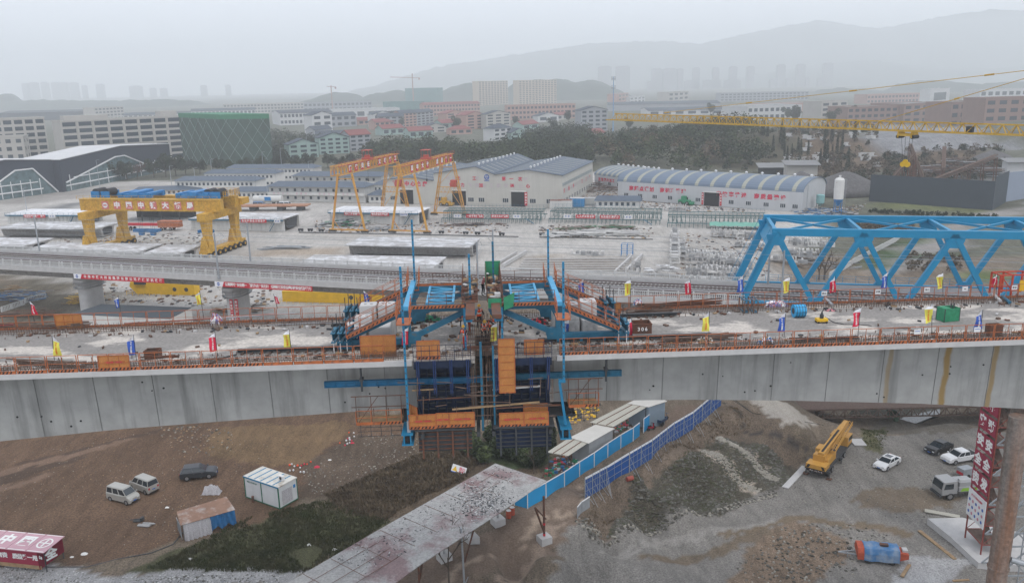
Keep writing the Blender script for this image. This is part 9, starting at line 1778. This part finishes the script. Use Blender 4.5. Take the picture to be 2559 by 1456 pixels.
def onjib(x, y):
 dr = ray(x,y); nn = Vector((-d.y,d.x,0)); tt = (a0-Vector((0,0,H))).dot(nn)/dr.dot(nn); p = Vector((0,0,H))+dr*tt-a0; return Vector((p.dot(d), 0, p.z))
p1 = onjib(2197,304); p2 = onjib(1661,282); r1 = onjib(2559,197); r2 = onjib(2559,177); q1 = onjib(2700,136); mb = MB()
for p, r_ in ((p1,r1),(p2,r2)): e_ = p+(r_-p)*((Lj-p.x)/(r_.x-p.x)); mb.tube(p,e_,.05,6); [mb.tube(p+(e_-p)*f,p+(e_-p)*(f+.012),.13,6) for f in (.0,.2,.4,.6,.8)]
mb.build('tie_bar', m_tc, t); mb = MB(); mb.bb(Lj-1,Lj+1,-1,1,-45,15); mb.build('mast', m_tc, t)
tr_ = onjib(2268,338); x = tr_.x; mb = MB(); mb.bb(x-1.1,x+1.1,-.9,-.75,-.7,-.4); mb.bb(x-1.1,x+1.1,.75,.9,-.7,-.4); [mb.bb(x+s-.1,x+s+.1,-.8,.8,-.95,-.1) for s in (-1,1)]; [mb.tube((x+s,-.7,-.8),(x+s,.7,-.8),.28,10,1) for s in (-1.1,1.1)]; mb.build('trolley', [m_tc, m_dark], t)
hk = onjib(2262,411); mb = MB(); [mb.bar((x+s,0,-.8),(hk.x+s*.4,0,hk.z),.035) for s in (-.9,-.3,.4,.9)]; mb.build('hoist_rope', m_dark, t); mb = MB(); [mb.tube((hk.x+s,-.15,hk.z),(hk.x+s,.15,hk.z),.38,14) for s in (-.35,.35)]; mb.tube((hk.x,-.12,hk.z+.35),(hk.x,.12,hk.z+.35),.38,14); k = mb.build('hook_block', m_yel2, t); mb = MB(); mb.path([(hk.x,0,hk.z-.3),(hk.x,0,hk.z-.9),(hk.x+.25,0,hk.z-1.15),(hk.x+.3,0,hk.z-.85)], .07, 6); mb.build('hook', m_dark, k)
x = onjib(2424,325).x; mb = MB(); mb.bb(x-.4,x+.4,-.3,.3,.1,.9); mb.tube((x,-.4,.4),(x,.4,.4),.3,12); mb.build('trolley_winch', m_dark, t)
R4 = random.Random(77)
for k_, pg, n_, lab in (('r7',((380,800),(1450,830),(1420,930),(380,910)),420,'small parts and offcuts on the yard floor before the middle rack'),('r6',((600,760),(1700,780),(2450,800),(2300,880),(600,870)),420,'small parts and offcuts on the yard floor round the gantry feet'),('r7',((1600,880),(2500,880),(2500,1340),(1650,1300)),330,'broken bits and pallets between the precast blocks'),('r7',((720,600),(860,420),(1110,440),(1100,600)),260,'scrap lying between the warehouse and the arched shed'),('r7',((1180,560),(2300,660),(2300,690),(1180,650)),380,'stacked slabs and debris along the foot of the arched shed'),('r5',((0,690),(1900,600),(1900,720),(0,760)),260,'small debris around the stored box girders'),('r8',((480,690),(1100,600),(1000,720),(600,740)),300,'white rubble and sacks round the silo foot'),('s1',((700,180),(2559,230),(2559,400),(1800,400),(900,370)),320,'small scrap on the pale ground below the viaduct')):
 clutter('yard_litter', lab, k_, pg, n_, .25, 1.1, [m_whiteconc, m_rebar, concrete, m_rebar, m_wood, m_dark])
for i in range(14):
 a = Q('r7',-350+i*30,940+i*17,6.03) if False else Q('r7',1230-i*4,1100+i*11,6.0); b = Q('r7',250-i*8,1106+i*11,6.0)
 if i % 2: mb = MB(); mb.bar(a+Vector((0,0,.1)),b+Vector((0,0,.1)),.35,.25); tag(mb.build('floor_strip', m_whiteconc), 'pale concrete strip crossing the brown casting bed in the yard', 'concrete strip', 'pale strips of the casting bed')
for (x0,y0,x1,y1,lab) in ((40,1190,260,1060,'low pale kerb wall left of the brown casting bed'),(1180,1240,1330,1090,'low pale kerb wall right of the brown casting bed')):
 a = Q('r7',x0,y0); b = Q('r7',x1,y1); mb = MB(); mb.bar(a+Vector((0,0,.4)),b+Vector((0,0,.4)),.5,.9); mb.bar(a+Vector((-2.5,0,.3)),b+Vector((-2.5,0,.3)),.4,.6); tag(mb.build('kerb_wall', m_whiteconc), lab, 'kerb')
# -- haze
mb = MB(); mb.bb(-7000, 7000, -120, 7800, -14, 420)
mz = bpy.data.materials.new('haze'); mz.use_nodes = True; n = mz.node_tree.nodes; n.clear(); oo = n.new('ShaderNodeOutputMaterial'); v = n.new('ShaderNodeVolumePrincipled')
v.inputs['Color'].default_value = (.955,.985,1,1); v.inputs['Density'].default_value = .00039; v.inputs['Anisotropy'].default_value = .2
mz.node_tree.links.new(v.outputs[0], oo.inputs['Volume'])
hz = mb.build('haze', mz); hz['kind'] = 'stuff'; hz['label'] = 'pale winter haze hanging over the whole site'; hz['category'] = 'haze'
